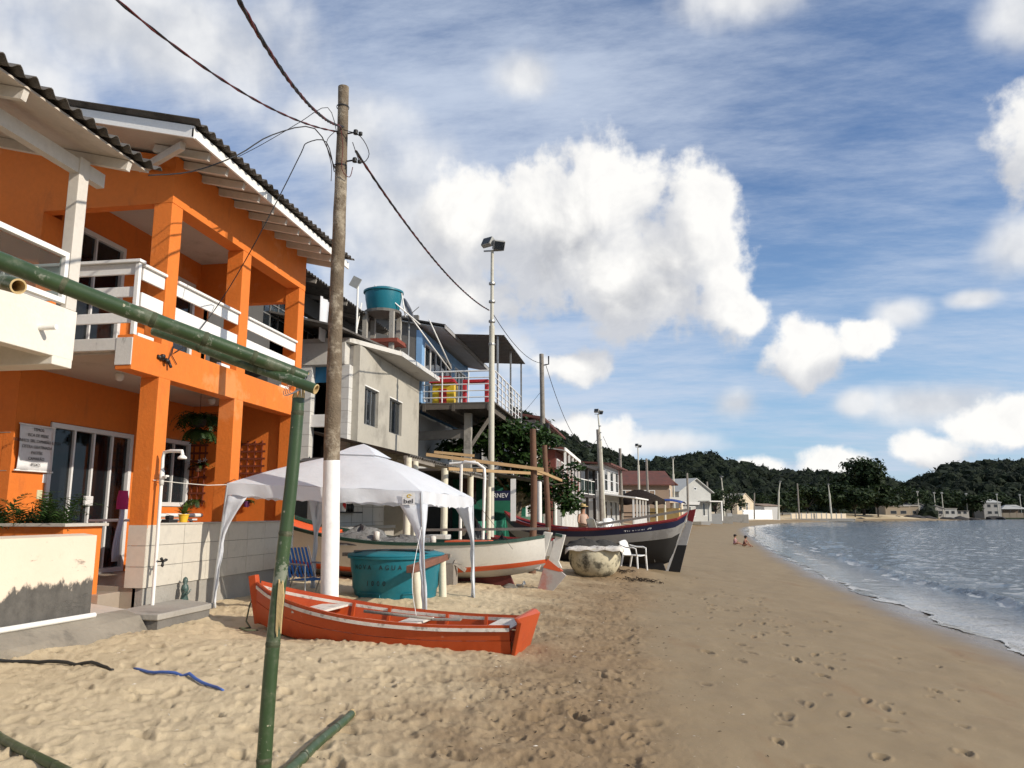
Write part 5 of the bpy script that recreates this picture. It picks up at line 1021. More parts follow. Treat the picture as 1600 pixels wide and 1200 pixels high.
# ------------------------------------------------------------------ grey rendered house with the roof tank
GREYR = mat('grey_render', (.40, .375, .32), .88, .12, .9, .2, 26, stain=(.19, .175, .15), samt=.55, sscale=.8, sth=.5)
DARKR = mat('dark_grey_render', (.085, .083, .08), .9, .15, 1.2, .25, 26)
WTILE = mat('white_wall_tile', (.60, .59, .56), .35, .06, 3, .02, 30, stain=(.36, .34, .31), samt=.4, sscale=2.5)
SLABW = mat('painted_slab', (.55, .53, .49), .7, .1, 1.5, .1, 30, stain=(.2, .18, .15), samt=.5, sscale=2)
E2 = thing('grey_rendered_house', 'grey rendered house with two windows, white columns and flat roof terrace', 'house', (-9, 21, .3))
HX = -7.0
wall_open(E2, 'front_wall', GREYR, (HX, 18.75, 3.0), YV, ZV, 5.6, 2.95, [(.45, 1.55, .93, 1.95), (2.55, 3.75, .93, 1.95)], .18)
window(E2, (HX, 19.20, 3.93), YV, ZV, 1.10, 1.02, 3, 1, STEEL, GLASSW, .04, .03, .06, inset=.10); window(E2, (HX, 21.30, 3.93), YV, ZV, 1.2, 1.02, 3, 1, STEEL, GLASSW, .04, .03, .06, inset=.10)
boxp(E2, 'sill', WHITE, (HX-.1, 19.18, 4.945), (HX+.012, 20.32, 4.975)); boxp(E2, 'sill', WHITE, (HX-.1, 21.28, 4.945), (HX+.012, 22.52, 4.975))
m = MB(); m.grid([[(HX-.16+.02*math.sin(i*2.0), 19.62+.36*i/10, z) for i in range(11)] for z in (3.95, 4.4, 4.94)]); m.build('curtain', mat('blue_grey_curtain', (.20, .26, .30), .9, .1, 4, trans=.2), E2, smooth=True)
boxp(E2, 'shutter', mat('orange_shutter', (.45, .24, .06), .7, .15, 4), (HX-.16, 21.62, 3.95), (HX-.14, 22.0, 4.94))
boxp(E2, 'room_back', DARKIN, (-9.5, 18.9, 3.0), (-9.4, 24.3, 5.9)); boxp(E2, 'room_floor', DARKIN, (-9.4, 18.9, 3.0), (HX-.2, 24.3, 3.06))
boxp(E2, 'far_wall', GREYR, (-14, 24.2, .3), (HX-.001, 24.36, 5.95)); boxp(E2, 'ground_wall', WTILE, (-8.2, 18.6, .3), (-8.05, 24.2, 3.0)); boxp(E2, 'back_wall', GREYR, (-14, 17.2, .3), (-13.8, 24.3, 7.6))
for z in (.9, 1.35, 1.8, 2.25): boxp(E2, 'tile_joint', GROUT, (-8.05, 18.7, z), (-8.046, 24.1, z+.012))
for y in (19.5, 20.4, 21.3, 22.2, 23.1): boxp(E2, 'tile_joint', GROUT, (-8.05, y, .4), (-8.0455, y+.012, 3.0))
boxp(E2, 'near_body', DARKR, (-14, 17.2, .3), (-8.75, 18.7, 6.0)); boxp(E2, 'floor_slab', SLABW, (-9, 18.45, 2.92), (HX+.03, 24.35, 3.0))
for a, b_ in ((-8.50, -8.20), (-7.46, -7.18)):
    c_ = boxp(E2, 'column', GROUT, (a+.006, 18.506, 3.0), (b_-.006, 18.784, 5.4))
    for k_ in range(8): boxp(c_, 'tile', WTILE, (a, 18.5, 3.003+k_*.3), (b_, 18.79, 3.294+k_*.3))
boxp(E2, 'veranda_beam', SLABW, (-8.6, 18.46, 5.40), (-7.30, 18.80, 5.98), bevel=.01); boxp(E2, 'veranda_beam', SLABW, (-7.62, 18.80, 5.42), (HX-.19, 19.2, 5.95)); boxp(E2, 'veranda_rail', WHITE, (-8.2, 18.56, 3.80), (-7.40, 18.70, 4.12), bevel=.006); boxp(E2, 'veranda_back', DARKIN, (-8.7, 18.75, 3.0), (-8.6, 19.6, 5.9)); boxp(E2, 'blue_blind', mat('blue_blind', (.03, .17, .33), .7), (-8.2, 18.72, 4.98), (-7.5, 18.75, 5.39))
m = MB(); m.slab([(HX+.62, 20.35, 5.97), (HX+.62, 24.6, 5.97), (-9, 24.6, 5.97), (-9, 18.5, 5.985), (HX-.2, 18.5, 5.985)], (0, 0, .12)); m.build('terrace_slab', SLABW, E2)
for k_ in range(12): boxp(E2, 'edge_tile', WTILE, (HX+.615, 20.36+k_*.353, 5.965), (HX+.635, 20.36+k_*.353+.343, 6.10))
m = MB(); m.slab([(HX-.1, 17.4, 6.12), (HX+.1, 20.6, 6.25), (-9.2, 20.6, 6.7), (-9.2, 17.2, 6.6)], (0, 0, .05)); m.build('lean_to_roof', ROOF, E2)
# dark upper storey set back, with its corrugated roof
wall_open(E2, 'upper_wall', DARKR, (-8.75, 14.6, 5.2), YV, ZV, 9.8, 2.3, [(2.2, 3.6, .9, 1.9), (4.0, 5.4, .7, 1.8)], .15)
boxp(E2, 'upper_end_wall', DARKR, (-14, 14.45, 3.0), (-8.752, 14.60, 7.5)); boxp(E2, 'upper_floor', CONCD, (-14, 14.6, 5.1), (-8.6, 18.7, 5.2)); boxp(E2, 'upper_back', DARKIN, (-10.5, 14.7, 5.25), (-10.4, 24, 7.5))
for y in (16.8, 18.6): window(E2, (-8.75, y, 6.1 if y < 17 else 5.9), YV, ZV, 1.4, 1.0, 3, 3, STEEL, GLASSW, .05, .03, .05, inset=.08)
for y in (17.5, 19.6, 21.4, 23.2): beamp(E2, 'roof_rafter', GREYW, (-7.75, y, 7.33), (-10.5, y, 8.0), .06, .1)
for i in range(9): corr_sheet(E2, ROOF, (-7.72, 14.2+i*1.06, 7.42), YV, Vector((-1, 0, .24)), 1.1, 3.2, off=i*1.06, amp=.03)
tag(MB().grid([[(-7.9+.03*math.sin(i*1.5), 18.15+.62*i/8-.1*(7.2-z)*i/8, z) for i in range(9)] for z in (6.0, 6.4, 6.8, 7.15)]).build('hanging_sheet', mat('white_sheet', (.72, .72, .74), .8, .03, trans=.2), None, smooth=True, solid=.006), 'white sheet hung to dry beneath the dark roof eave', 'cloth')
m = MB(); m.tube([(-7.6, 20.0, 6.3), (-7.6, 20.0, 7.95)], .03, 8); so = thing('solar_lamp', 'small lamp on a thin white post above the grey house', 'lamp', (-7.6, 20.0, 6.3)); m.build('post', PVC, so); MB().bx((-7.66, 19.95, 8.05), (.26, .05, .30), Matrix.Rotation(.5, 3, 'Y')).build('panel', LAMPG, so)
# tank tower
tw = thing('roof_water_tank', 'teal water tank on a concrete stand above the grey house', 'tank', (-7.32, 21.5, 6.1)); TX, TY = -7.35, 21.5
MB().lathe([(.46, 0), (.48, .05), (.52, .30), (.53, .33), (.555, .56), (.60, .57), (.60, .62), (.40, .70), (0, .73)], (TX, TY, 7.58), 36).build('tank', TANK, tw, smooth=True, autosmooth=35)
MB().lathe([(.56, 0), (.56, .08)], (TX, TY, 7.49), 20).build('platform', CONCD, tw)
for dx in (-.42, .40):
    for dy in (-.35, .35): MB().beam((TX+dx, TY+dy, 6.12), (TX+dx, TY+dy, 7.50), .13, .13).build('stand_post', CONC, tw)
boxp(tw, 'stand_base', mat('red_oxide', (.21, .05, .03), .8), (TX-.2, TY-.5, 6.55), (TX+.62, TY+.45, 6.66))
for a, b_ in (((TX-.1, TY-.56, 8.25), (TX+1.1, TY+.2, 7.2)), ((TX-.5, TY-.5, 7.75), (TX-.72, TY-.5, 6.3)), ((TX+.55, TY, 8.2), (TX+.7, TY, 7.4)), ((TX+.75, TY+.3, 7.5), (TX+1.5, TY+2.4, 6.2)), ((TX+1.1, TY+1.2, 7.6), (TX+1.5, TY+2.6, 6.3))): MB().tube([a, b_], .022, 7).build('water_pipe', PVC, tw, smooth=True)
sdh = thing('satellite_dish', 'grey satellite dish beside the teal roof tank', 'dish', (-6.8, 22.3, 7.3)); MB().tube([(-6.75, 22.2, 6.2), (-6.75, 22.2, 7.65)], .03, 8).build('post', STEEL, sdh)
m = MB(); m.lathe([(.0, .06), (.2, .045), (.42, 0)], (0, 0, 0), 24, cap=False); Mx = Matrix.Translation((-6.72, 22.1, 7.75)) @ Matrix.Rotation(R(70), 4, 'Y'); m.v = [tuple(Mx @ Vector(v)) for v in m.v]; m.build('dish', mat('dish_grey', (.10, .10, .105), .5), sdh, smooth=True, solid=.01); MB().tube([(-6.72, 22.1, 7.6), (-6.4, 22.05, 7.85)], .012, 6).build('feed_arm', STEEL, sdh)
# lower awning with posts, and the bar below it
aw2 = thing('corrugated_awning', 'old corrugated awning on cream pipe posts before the grey house', 'awning', (-6, 19.5, .3))
for i in range(6): corr_sheet(aw2, ROOF, (-5.05+.02*i, 16.9+i*1.06, 2.92-.008*i), YV, Vector((-1, 0, .24)), 1.1, 2.4, off=i*1.06, amp=.028)
for i in range(5): corr_sheet(aw2, mat('pale_fibre_cement', (.25, .24, .22), .9, .2, 3, .3, 50, stain=(.1, .095, .09), samt=.6, sscale=3), (-4.5+.02*i, 19.2+i*1.06, 2.74), YV, Vector((-1, 0, .15)), 1.1, 1.6, off=i*1.06, amp=.028)
beamp(aw2, 'edge_beam', GREYW, (-5.15, 16.9, 2.86), (-5.05, 23.2, 2.80), .08, .10); beamp(aw2, 'edge_beam', GREYW, (-4.62, 19.2, 2.70), (-4.55, 24.5, 2.68), .08, .08)
for (x, y, h) in ((-5.1, 17.5, 2.82), (-4.6, 18.4, 2.7), (-4.62, 21.5, 2.68), (-4.6, 24.2, 2.68), (-5.1, 16.95, 2.86)): MB().tube([(x, y, .25), (x, y, h)], .085, 14).build('post', CREAMPVC, aw2, smooth=True, autosmooth=60)
shf = thing('kitchen_shelf', 'dark shelf on the tiled wall under the awning', 'shelf', (-7.95, 20, 1.5)); boxp(shf, 'board', BLACKP, (-8.04, 19.6, 1.62), (-7.75, 21.4, 1.66)); boxp(shf, 'counter', mat('steel_sink', (.5, .5, .5), .35, metal=.5), (-8.03, 19.4, 1.18), (-7.4, 23.4, 1.26)); boxp(shf, 'counter_wall', CONC, (-7.95, 19.4, .3), (-7.45, 23.4, 1.18))
bk = thing('white_bucket', 'white bucket with a red diamond mark on the dark shelf', 'bucket', (-7.88, 20.05, 1.66)); MB().lathe([(.13, 0), (.155, .34), (.165, .34), (.165, .37), (.0, .375)], (-7.88, 20.05, 1.66), 20).build('pail', PVC, bk, smooth=True, autosmooth=40); MB().add([(-7.735, 20.0, 1.72), (-7.70, 19.97, 1.84), (-7.735, 19.92, 1.96), (-7.78, 19.905, 1.84)], [(0, 1, 2, 3)]).build('red_mark', mat('red_print', (.5, .02, .02), .6), bk, solid=.004)
jr = [('dark jar on the shelf next to the bucket', 20.4), ('tall dark jar on the shelf', 20.62), ('dark jar at the far end of the shelf', 20.85)]
for lb, y in jr: tag(MB().lathe([(.06, 0), (.07, .16), (.04, .2), (.04, .24), (0, .245)], (-7.88, y, 1.66), 12).build('jar', BLACKP, None, smooth=True), lb, 'jar', 'jars on the shelf')
fr = thing('white_cabinet', 'white tiled cabinet standing beside the black bags', 'cabinet', (-4.5, 17.8, .3)); boxp(fr, 'body', WTILE, (-4.85, 17.6, .3), (-4.35, 18.1, 1.12), bevel=.01); boxp(fr, 'shelf_line', GROUT, (-4.36, 17.59, .70), (-4.345, 18.1, .715)); boxp(fr, 'door', WTILE, (-4.36, 17.63, .74), (-4.34, 18.07, 1.10))
GB = mat('black_bag', (.012, .012, .013), .32, .3, 8, .5, 18)
for lb, c, rx, h, sd_ in (('large black rubbish bag behind the tent right side', (-3.75, 17.9, .3), .55, 1.0, 21), ('smaller black rubbish bag by the cream posts', (-3.15, 18.3, .3), .38, .75, 22)):
    t_ = thing('rubbish_bag', lb, 'bag', c, group='black rubbish bags'); piece(t_, 'bag', GB, lambda m: heap(m, c, rx, rx*.8, h, sd_), smooth=True)
wf = thing('white_pipe_frame', 'bent white pipe frame standing in front of the green bar', 'frame', (-3.6, 17, .3))
tubep(wf, 'pipe', PVC, [(-3.88, 17.0, .3), (-3.87, 17.0, 2.70), (-3.80, 17.0, 2.76), (-3.5, 17.0, 2.72), (-3.34, 17.0, 2.60), (-3.33, 17.0, 2.4), (-3.38, 17.0, .3)], .035, 10); tubep(wf, 'pipe', PVC, [(-4.15, 17.02, 2.72), (-3.55, 17.02, 2.76)], .03, 8); tubep(wf, 'pipe', CREAMPVC, [(-3.25, 17.1, .3), (-3.24, 17.1, 2.2)], .04, 10)
# green bar below the deck
BARG = mat('green_paint', (.03, .20, .13), .6, .12, 2, .1, 30, stain=(.02, .08, .06), samt=.4, sscale=2)
gb_ = thing('green_bar', 'dark open bar with green walls and lettered sign below the deck', 'bar', (-6, 26, .3))
boxp(gb_, 'back_wall', DARKIN, (-7.6, 24.6, .3), (-7.4, 33, 3.0)); boxp(gb_, 'counter', BARG, (-5.4, 24.9, .3), (-5.2, 31, 1.35)); boxp(gb_, 'end_wall', BARG, (-7.4, 31, .3), (-4.4, 31.15, 3.1)); boxp(gb_, 'low_wall', mat('pale_green', (.22, .42, .33), .6), (-4.6, 30.2, .3), (-3.6, 30.35, 1.5)); boxp(gb_, 'ceiling', DARKIN, (-7.6, 24.6, 3.0), (-4.7, 33, 3.08))
sgn = boxp(gb_, 'sign_board', NAVY, (-4.9, 24.62, 2.02), (-3.95, 24.66, 2.34)); text(sgn, 'FORNEV', .2, WHITE, frame_m((-4.43, 24.615, 2.18), XV, ZV), ext=.002)
boxp(gb_, 'window_pane', GLASSW, (-5.55, 24.6, 1.9), (-5.1, 24.63, 2.75)); boxp(gb_, 'white_panel', WHITE, (-3.55, 22.0, 1.4), (-3.40, 22.03, 2.6))
for i in range(5): corr_sheet(gb_, ROOF, (-3.0, 25.0+i*1.06, 2.66), YV, Vector((-1, 0, .16)), 1.1, 1.9, off=i*1.06, amp=.028)
for y in (25.1, 30.0): MB().tube([(-3.1, y, .3), (-3.1, y, 2.66)], .08, 12).build('post', PVC, gb_, smooth=True, autosmooth=60)
# pergola timbers
pg = thing('timber_pergola', 'unfinished pergola of brown posts and pale beams beside the white boat', 'pergola', (-2.5, 19, .3))
pts, rr = wobble_pole(None, '', None, (-2.42, 18.3, .2), (-2.40, 18.3, 3.62), .085, .075, 8, .02, 5); MB().tube(pts, rr, 12).build('post', TIMB, pg, smooth=True, autosmooth=60)
pts, rr = wobble_pole(None, '', None, (-2.50, 22.0, .2), (-2.52, 22.0, 3.55), .085, .07, 8, .03, 6); MB().tube(pts, rr, 12).build('post', TIMB, pg, smooth=True, autosmooth=60)
beamp(pg, 'beam', PINE, (-4.75, 17.2, 2.95), (-2.15, 18.25, 2.64), .05, .075); beamp(pg, 'beam', PINE, (-4.4, 17.9, 2.66), (-2.45, 21.95, 2.72), .05, .075); beamp(pg, 'beam', PINE, (-2.45, 18.2, 2.68), (-1.95, 20.6, 2.48), .05, .065); beamp(pg, 'beam', PINE, (-5.2, 19.6, 3.2), (-4.2, 20.0, 3.12), .05, .07)
# ------------------------------------------------------------------ blue house with the high deck
BLUE = mat('sky_blue_paint', (.20, .36, .58), .6, .08, 2, .06)
DECK = mat('deck_timber', (.10, .085, .07), .85, .25, 4, .3, 40)
E3 = thing('blue_deck_house', 'blue house with a high railed deck and metal canopy', 'house', (-8, 27, .3))
boxp(E3, 'side_wall', mat('bare_cement', (.15, .142, .13), .9, .15, 1, .25, 22, stain=(.07, .065, .06), samt=.5, sscale=1), (-14, 24.45, 5.2), (-7.12, 24.6, 8.25)); 
wall_open(E3, 'front_wall', BLUE, (-7.0, 24.62, 5.25), YV, ZV, 7.2, 2.5, [(.3, 4.2, .1, 2.15), (4.75, 6.8, .1, 2.15)], .15)
window(E3, (-7.0, 24.92, 5.35), YV, ZV, 3.9, 2.05, 5, 1, ALU, GLASSW, .07, .08, .08); window(E3, (-7.0, 29.37, 5.35), YV, ZV, 2.05, 2.05, 3, 1, ALU, GLASSW, .07, .08, .08)
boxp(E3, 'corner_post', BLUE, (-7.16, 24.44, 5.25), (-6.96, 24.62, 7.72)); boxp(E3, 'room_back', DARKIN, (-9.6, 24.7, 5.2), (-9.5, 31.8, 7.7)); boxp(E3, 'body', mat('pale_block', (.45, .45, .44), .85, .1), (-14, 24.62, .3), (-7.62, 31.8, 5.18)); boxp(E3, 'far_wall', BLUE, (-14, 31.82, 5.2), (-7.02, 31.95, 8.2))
m = MB(); m.slab([(-6.2, 24.3, 7.72), (-6.2, 32.3, 7.72), (-11, 32.3, 8.7), (-11, 24.3, 8.7)], (0, 0, .03)); m.build('soffit', mat('soffit_pale', (.40, .40, .39), .8), E3)
for i in range(8): corr_sheet(E3, mat('dark_metal_roof', (.07, .068, .066), .6, .15, 3, .1), (-6.1, 24.2+i*1.06, 7.80), YV, Vector((-1, 0, .205)), 1.1, 5.1, off=i*1.06, amp=.02)
beamp(E3, 'eave_fascia', mat('fascia_grey', (.30, .29, .28), .7), (-6.12, 24.2, 7.74), (-6.12, 32.4, 7.74), .03, .12)
for i in range(4): corr_sheet(E3, mat('canopy_metal', (.115, .11, .105), .55, .12, 2, .05), (-4.35, 25.6+i*1.3, 7.70), YV, Vector((-1, 0, .06)), 1.34, 2.3, wave=.25, amp=.015, off=i*1.3, name='canopy_sheet')
for (x, y) in ((-4.6, 25.7), (-4.55, 28.2), (-4.5, 30.6)): MB().beam((x, y, 5.3), (x, y, 7.72), .06, .06).build('canopy_post', STEEL, E3)
for i in range(18): boxp(E3, 'deck_board', DECK, (-7.2, 24.62+i*.338, 5.20), (-4.5, 24.62+i*.338+.325, 5.245))
for x in (-6.9, -5.9, -4.7): beamp(E3, 'joist', DECK, (x, 24.6, 5.08), (x, 30.7, 5.08), .10, .22)
beamp(E3, 'edge_beam', DECK, (-7.3, 24.66, 5.11), (-4.5, 24.66, 5.11), .06, .17); MB().beam((-5.6, 25.6, .3), (-5.6, 25.6, 5.0), .24, .24).build('deck_post', CONC, E3); beamp(E3, 'brace', GREYW, (-5.5, 25.65, 3.9), (-4.75, 25.65, 5.0), .08, .10); beamp(E3, 'cross_beam', CONCD, (-7.6, 25.6, 4.25), (-5.7, 25.6, 4.3), .15, .3)
for k_, z in enumerate((5.42, 5.64, 5.86, 6.08, 6.30)):
    r_ = .028 if k_ == 4 else .02; tubep(E3, 'rail', ALU, [(-7.1, 24.66, z), (-4.52, 24.66, z)], r_, 8); tubep(E3, 'rail', ALU, [(-4.52, 24.66, z), (-4.52, 30.7, z)], r_, 8)
for p_ in [(-7.1, 24.66), (-6.3, 24.66), (-5.4, 24.66), (-4.52, 24.66)]+[(-4.52, 24.66+i*.75) for i in range(1, 9)]: MB().tube([(p_[0], p_[1], 5.25), (p_[0], p_[1], 6.3)], .024, 8).build('rail_post', ALU, E3)
YEL = mat('yellow_plastic', (.62, .42, .02), .45, .1); RDP = mat('red_plastic', (.40, .02, .025), .45, .1)
ty_ = thing('play_house', 'yellow and red plastic play house on the high deck', 'toy', (-6.2, 25.3, 5.25)); boxp(ty_, 'wall', YEL, (-6.75, 25.1, 5.25), (-6.0, 25.15, 6.0)); m = MB(); m.slab([(-6.85, 25.0, 6.0), (-5.95, 25.0, 6.0), (-6.12, 25.0, 6.22), (-6.68, 25.0, 6.22)], (0, .7, 0)); m.build('roof', RDP, ty_); boxp(ty_, 'side', YEL, (-6.05, 25.15, 5.25), (-6.0, 25.7, 6.0)); boxp(ty_, 'door', RDP, (-6.5, 25.08, 5.25), (-6.25, 25.1, 5.8))
tg = thing('toy_arch', 'red plastic toy frame on the high deck beside the yellow one', 'toy', (-5.3, 25.4, 5.25))
for x in (-5.75, -4.98): boxp(tg, 'upright', RDP, (x, 25.3, 5.25), (x+.13, 25.5, 6.02), bevel=.02)
boxp(tg, 'cross_bar', RDP, (-5.75, 25.3, 6.02), (-4.85, 25.5, 6.13), bevel=.02)
# ------------------------------------------------------------------ leafy tree (sea almond)
def make_tree(name, label, base, clumps, nleaf, ls, lm, tm=None, trunk_r=.16, fork=None, seed=1, group=None, limbs=True, bend=.3):
    """clumps: (x, y, z, rx, rz) world positions of leaf masses"""
    t = thing(name, label, 'tree', base, group=group); rnd = np.random.default_rng(seed); base = Vector(base); tm = tm or BARK
    fk = Vector(fork) if fork else base+Vector((0, 0, 1.5)); m = MB(); mid = base.lerp(fk, .5)+Vector((bend*trunk_r, 0, 0)); m.tube([base-Vector((0, 0, .3)), mid, fk], [trunk_r*1.25, trunk_r, trunk_r*.85], 10); m.build('trunk', tm, t, smooth=True)
    if limbs:
        for c in clumps:
            e = Vector(c[:3]); md = fk.lerp(e, .5)+Vector((0, 0, .12*(e-fk).length)); MB().tube([fk-Vector((0, 0, trunk_r)), md, e], [trunk_r*.5, trunk_r*.33, trunk_r*.12], 6).build('limb', tm, t, smooth=True)
    w = np.array([c[3]**2*c[4] for c in clumps]); w = w/w.sum(); idx = rnd.choice(len(clumps), nleaf, p=w); C_ = np.array(clumps)[idx]
    d = rnd.normal(size=(nleaf, 3)); d /= np.linalg.norm(d, axis=1)[:, None]; rr_ = rnd.random(nleaf)**.45*(1+.18*rnd.normal(size=nleaf))
    P0 = C_[:, :3]+d*rr_[:, None]*np.stack([C_[:, 3], C_[:, 3], C_[:, 4]], 1)
    nrm = d*.5+np.array([0, 0, .7])+rnd.normal(size=(nleaf, 3))*.45; nrm /= np.linalg.norm(nrm, axis=1)[:, None]
    u = np.cross(nrm, rnd.normal(size=(nleaf, 3))); u /= np.linalg.norm(u, axis=1)[:, None]; v = np.cross(nrm, u); s = ls*(.6+.8*rnd.random(nleaf))[:, None]
    Q = np.stack([P0-u*s, P0-v*s*.45+nrm*s*.12, P0+u*s, P0+v*s*.45+nrm*s*.12], 1).reshape(-1, 3)-np.array(OFF[t.name])
    o = mesh_np('crown', Q, np.arange(nleaf*4).reshape(-1, 4), lm, False); o.parent = t; OFF[o.name] = OFF[t.name]
    return t
LEAFT = leaf_mat('almond_leaf', (.006, .018, .004), (.042, .088, .016), .25, .5)
make_tree('almond_tree', 'leafy dark green tree growing between the blue house and the cable pole', (-4.6, 28.5, .5),
          [(-6.6, 28, 4.0, .8, .35), (-5.7, 28, 4.4, .9, .5), (-4.7, 28.3, 4.6, 1.0, .6), (-3.8, 28.6, 4.4, .9, .6), (-4.2, 28.8, 3.6, .9, .6), (-4.4, 29, 2.7, .8, .5), (-3.5, 29, 2.6, .8, .6), (-2.85, 29, 3.0, .5, .4), (-2.5, 28.6, 2.3, .6, .5), (-2.4, 28.4, 1.9, .45, .35), (-5.0, 28.4, 3.9, .7, .4), (-3.6, 29.2, 1.9, .6, .4), (-2.2, 28.7, 3.35, .42, .2), (-2.25, 28.6, 2.75, .35, .2), (-3.1, 28.9, 4.35, .5, .25)], 5200, .135, LEAFT, trunk_r=.14, fork=(-4.3, 28.8, 2.0), seed=5)
# ------------------------------------------------------------------ houses further along the beach
def shouse(name, label, loc, head, L, Dp, Hh, wm_, roof='flat', rm_=None, floors=(), rise=1.0, over=.4, wins=(), nwins=(), fm=None, gm=None):
    """local frame: y along the sea front, x seaward, origin at the near seaward corner"""
    t = thing(name, label, 'house', loc, -R(head), local=True); fm = fm or ALU; gm = gm or GLASSW
    MB().box((-Dp, 0, -.6), (0, L, Hh)).build('wall', wm_, t)
    if roof == 'flat': MB().box((-Dp-.1, -.1, Hh+.003), (over, L+.1, Hh+.18)).build('roof', rm_ or SLABW, t)
    elif roof == 'shed': m = MB(); m.slab([(over, -over, Hh-.05), (over, L+over, Hh-.05), (-Dp, L+over, Hh+rise), (-Dp, -over, Hh+rise)], (0, 0, .12)); m.build('roof', rm_, t); MB().box((-Dp, .01, Hh), (-Dp+.2, L-.01, Hh+rise)).build('wall', wm_, t)
    elif roof == 'gable_y':      # ridge along the front
        for s in (0, 1):
            e0, e1 = ((over, Hh-.1), (-Dp/2, Hh+rise)) if s == 0 else ((-Dp-over, Hh-.1), (-Dp/2, Hh+rise)); m = MB(); m.slab([(e0[0], -over, e0[1]), (e0[0], L+over, e0[1]), (e1[0], L+over, e1[1]), (e1[0], -over, e1[1])], (0, 0, .12)); m.build('roof', rm_, t)
        for y in (.0, L-.1): m = MB(); m.slab([(0, y, Hh), (-Dp, y, Hh), (-Dp/2, y, Hh+rise)], (0, .1, 0)); m.build('gable', wm_, t)
    elif roof == 'gable_x':      # gable end faces the sea
        for s in (0, 1):
            y0 = -over if s == 0 else L+over; m = MB(); m.slab([(over, y0, Hh-.1), (-Dp, y0, Hh-.1), (-Dp, L/2, Hh+rise), (over, L/2, Hh+rise)], (0, 0, .12)); m.build('roof', rm_, t)
        m = MB(); m.slab([(0, 0, Hh), (0, L, Hh), (0, L/2, Hh+rise-.02)], (-.1, 0, 0)); m.build('gable', wm_, t)
    for z in floors: MB().box((-.02, -.03, z-.12), (.06, L+.03, z)).build('floor_band', SLABW, t)
    for (a, b_, z0, z1, nx, ny) in wins: window(t, (.03, a, z0), YV, ZV, b_-a, z1-z0, nx, ny, fm, gm, .07, .05, .08)
    for (a, b_, z0, z1, nx, ny) in nwins: window(t, (-b_, -.03, z0), XV, ZV, b_-a, z1-z0, nx, ny, fm, gm, .07, .05, .08)
    return t
TILER = mat('red_roof_tile', (.115, .042, .032), .85, .3, 2.0, .6, 6, stain=(.07, .04, .035), samt=.6, sscale=1.2, sth=.48)
BEIGE = mat('beige_render', (.42, .33, .24), .8, .1, .8); PINKB = mat('brown_render', (.25, .18, .13), .85, .1, .8); LGREY = mat('light_grey_render', (.38, .38, .36), .85, .08, .8, stain=(.26, .25, .24), samt=.4)
CREAM = mat('cream_render', (.62, .52, .38), .8, .06, .8); WHT = mat('house_white', (.47, .465, .45), .7, .06, 1, stain=(.4, .38, .35), samt=.3)  # house white greyed down to stand for shade along the row
BRICKR = mat('red_brown_boards', (.14, .035, .025), .75, .2, 3)
DFR = mat('dark_frame', (.035, .028, .025), .6)
# white block house behind the tree
shouse('white_block_house', 'white two storey block house hidden behind the leafy tree', (-5.2, 32.6, .6), 1, 5.0, 6, 4.6, WHT, 'shed', TILER, (2.6,), .8, .3, [(.5, 1.6, 3.0, 4.2, 2, 1), (2.4, 3.6, 3.0, 4.2, 2, 1), (.6, 2.4, .6, 2.2, 3, 1)], [(.6, 2.0, 2.9, 4.2, 2, 1)])
# red timber house
rh = shouse('red_timber_house', 'narrow dark red boarded house with white posts and fascia behind the tree', (-3.9, 38, .75), .5, 8.5, 6, 4.0, BRICKR, 'shed', TILER, (2.1,), .9, .5, [(.6, 2.0, 2.4, 3.6, 2, 1), (2.6, 4.2, 2.4, 3.6, 2, 1), (4.8, 6.4, 2.4, 3.6, 2, 1)], [(.6, 2.2, 2.4, 3.5, 2, 1)])
boxp(rh, 'lower_wall', WHT, (.0, 0, -.3), (.30, 8.4, 1.3)); MB().beam((.55, -.5, 3.98), (.55, 9.0, 3.98), .05, .16).build('fascia', WHITE, rh); MB().beam((-5.5, -.45, 4.9), (.55, -.45, 3.98), .05, .16).build('fascia', WHITE, rh)
for y in (0, 2.1, 4.2, 6.3, 8.4): MB().beam((.5, y, -.3), (.5, y, 3.95), .11, .11).build('veranda_post', WHITE, rh)
for k_ in range(5): boxp(rh, 'rail_board', BRICKR, (.46, .1, 2.12+k_*.16), (.50, 8.3, 2.24+k_*.16))
rr_ = shouse('tiled_upper_house', 'tall house with red tile roof edge rising above the leafy tree', (-4.75, 37.0, .8), .5, 9.5, 6, 5.35, WHT, 'shed', TILER, (3.6,), 1.0, .5, [(.5, 2.2, 3.9, 5.0, 3, 1), (2.8, 4.6, 3.9, 5.0, 3, 1)], [(.5, 2.0, 3.9, 5.0, 2, 1)])
# dark framed balcony house
dh = shouse('glass_balcony_house', 'dark framed house with glass balcony and grey panels on its roof', (-5.25, 47.0, .9), 7.1, 8.0, 7, 3.75, PINKB, 'flat', SLABW, (), 1, .3, [(.5, 3.6, 2.1, 3.6, 4, 1), (4.2, 7.6, 2.1, 3.6, 5, 1), (.5, 3.6, 0, 1.7, 4, 1), (4.2, 7.6, 0, 1.7, 4, 1)], [(.6, 3.2, 2.1, 3.6, 3, 1)], DFR)
boxp(dh, 'balcony_floor', DFR, (0.05, -.1, 1.78), (1.5, 8.1, 1.95)); window(dh, (1.45, 0, 2.0), YV, ZV, 8.0, .95, 6, 1, WHITE, GLASSC, .05, .05, .05, 'glass_rail', inset=0); window(dh, (0.1, -.05, 2.0), XV, ZV, 1.3, .95, 1, 1, WHITE, GLASSC, .05, .05, .05, 'glass_rail', inset=0)
for y in (0, 2.7, 5.3, 8.0): MB().beam((1.4, y, -.5), (1.4, y, 3.75), .18, .18).build('post', DFR, dh)
boxp(dh, 'balcony_roof', DFR, (0.3, -.2, 3.7), (1.7, 8.2, 3.86))
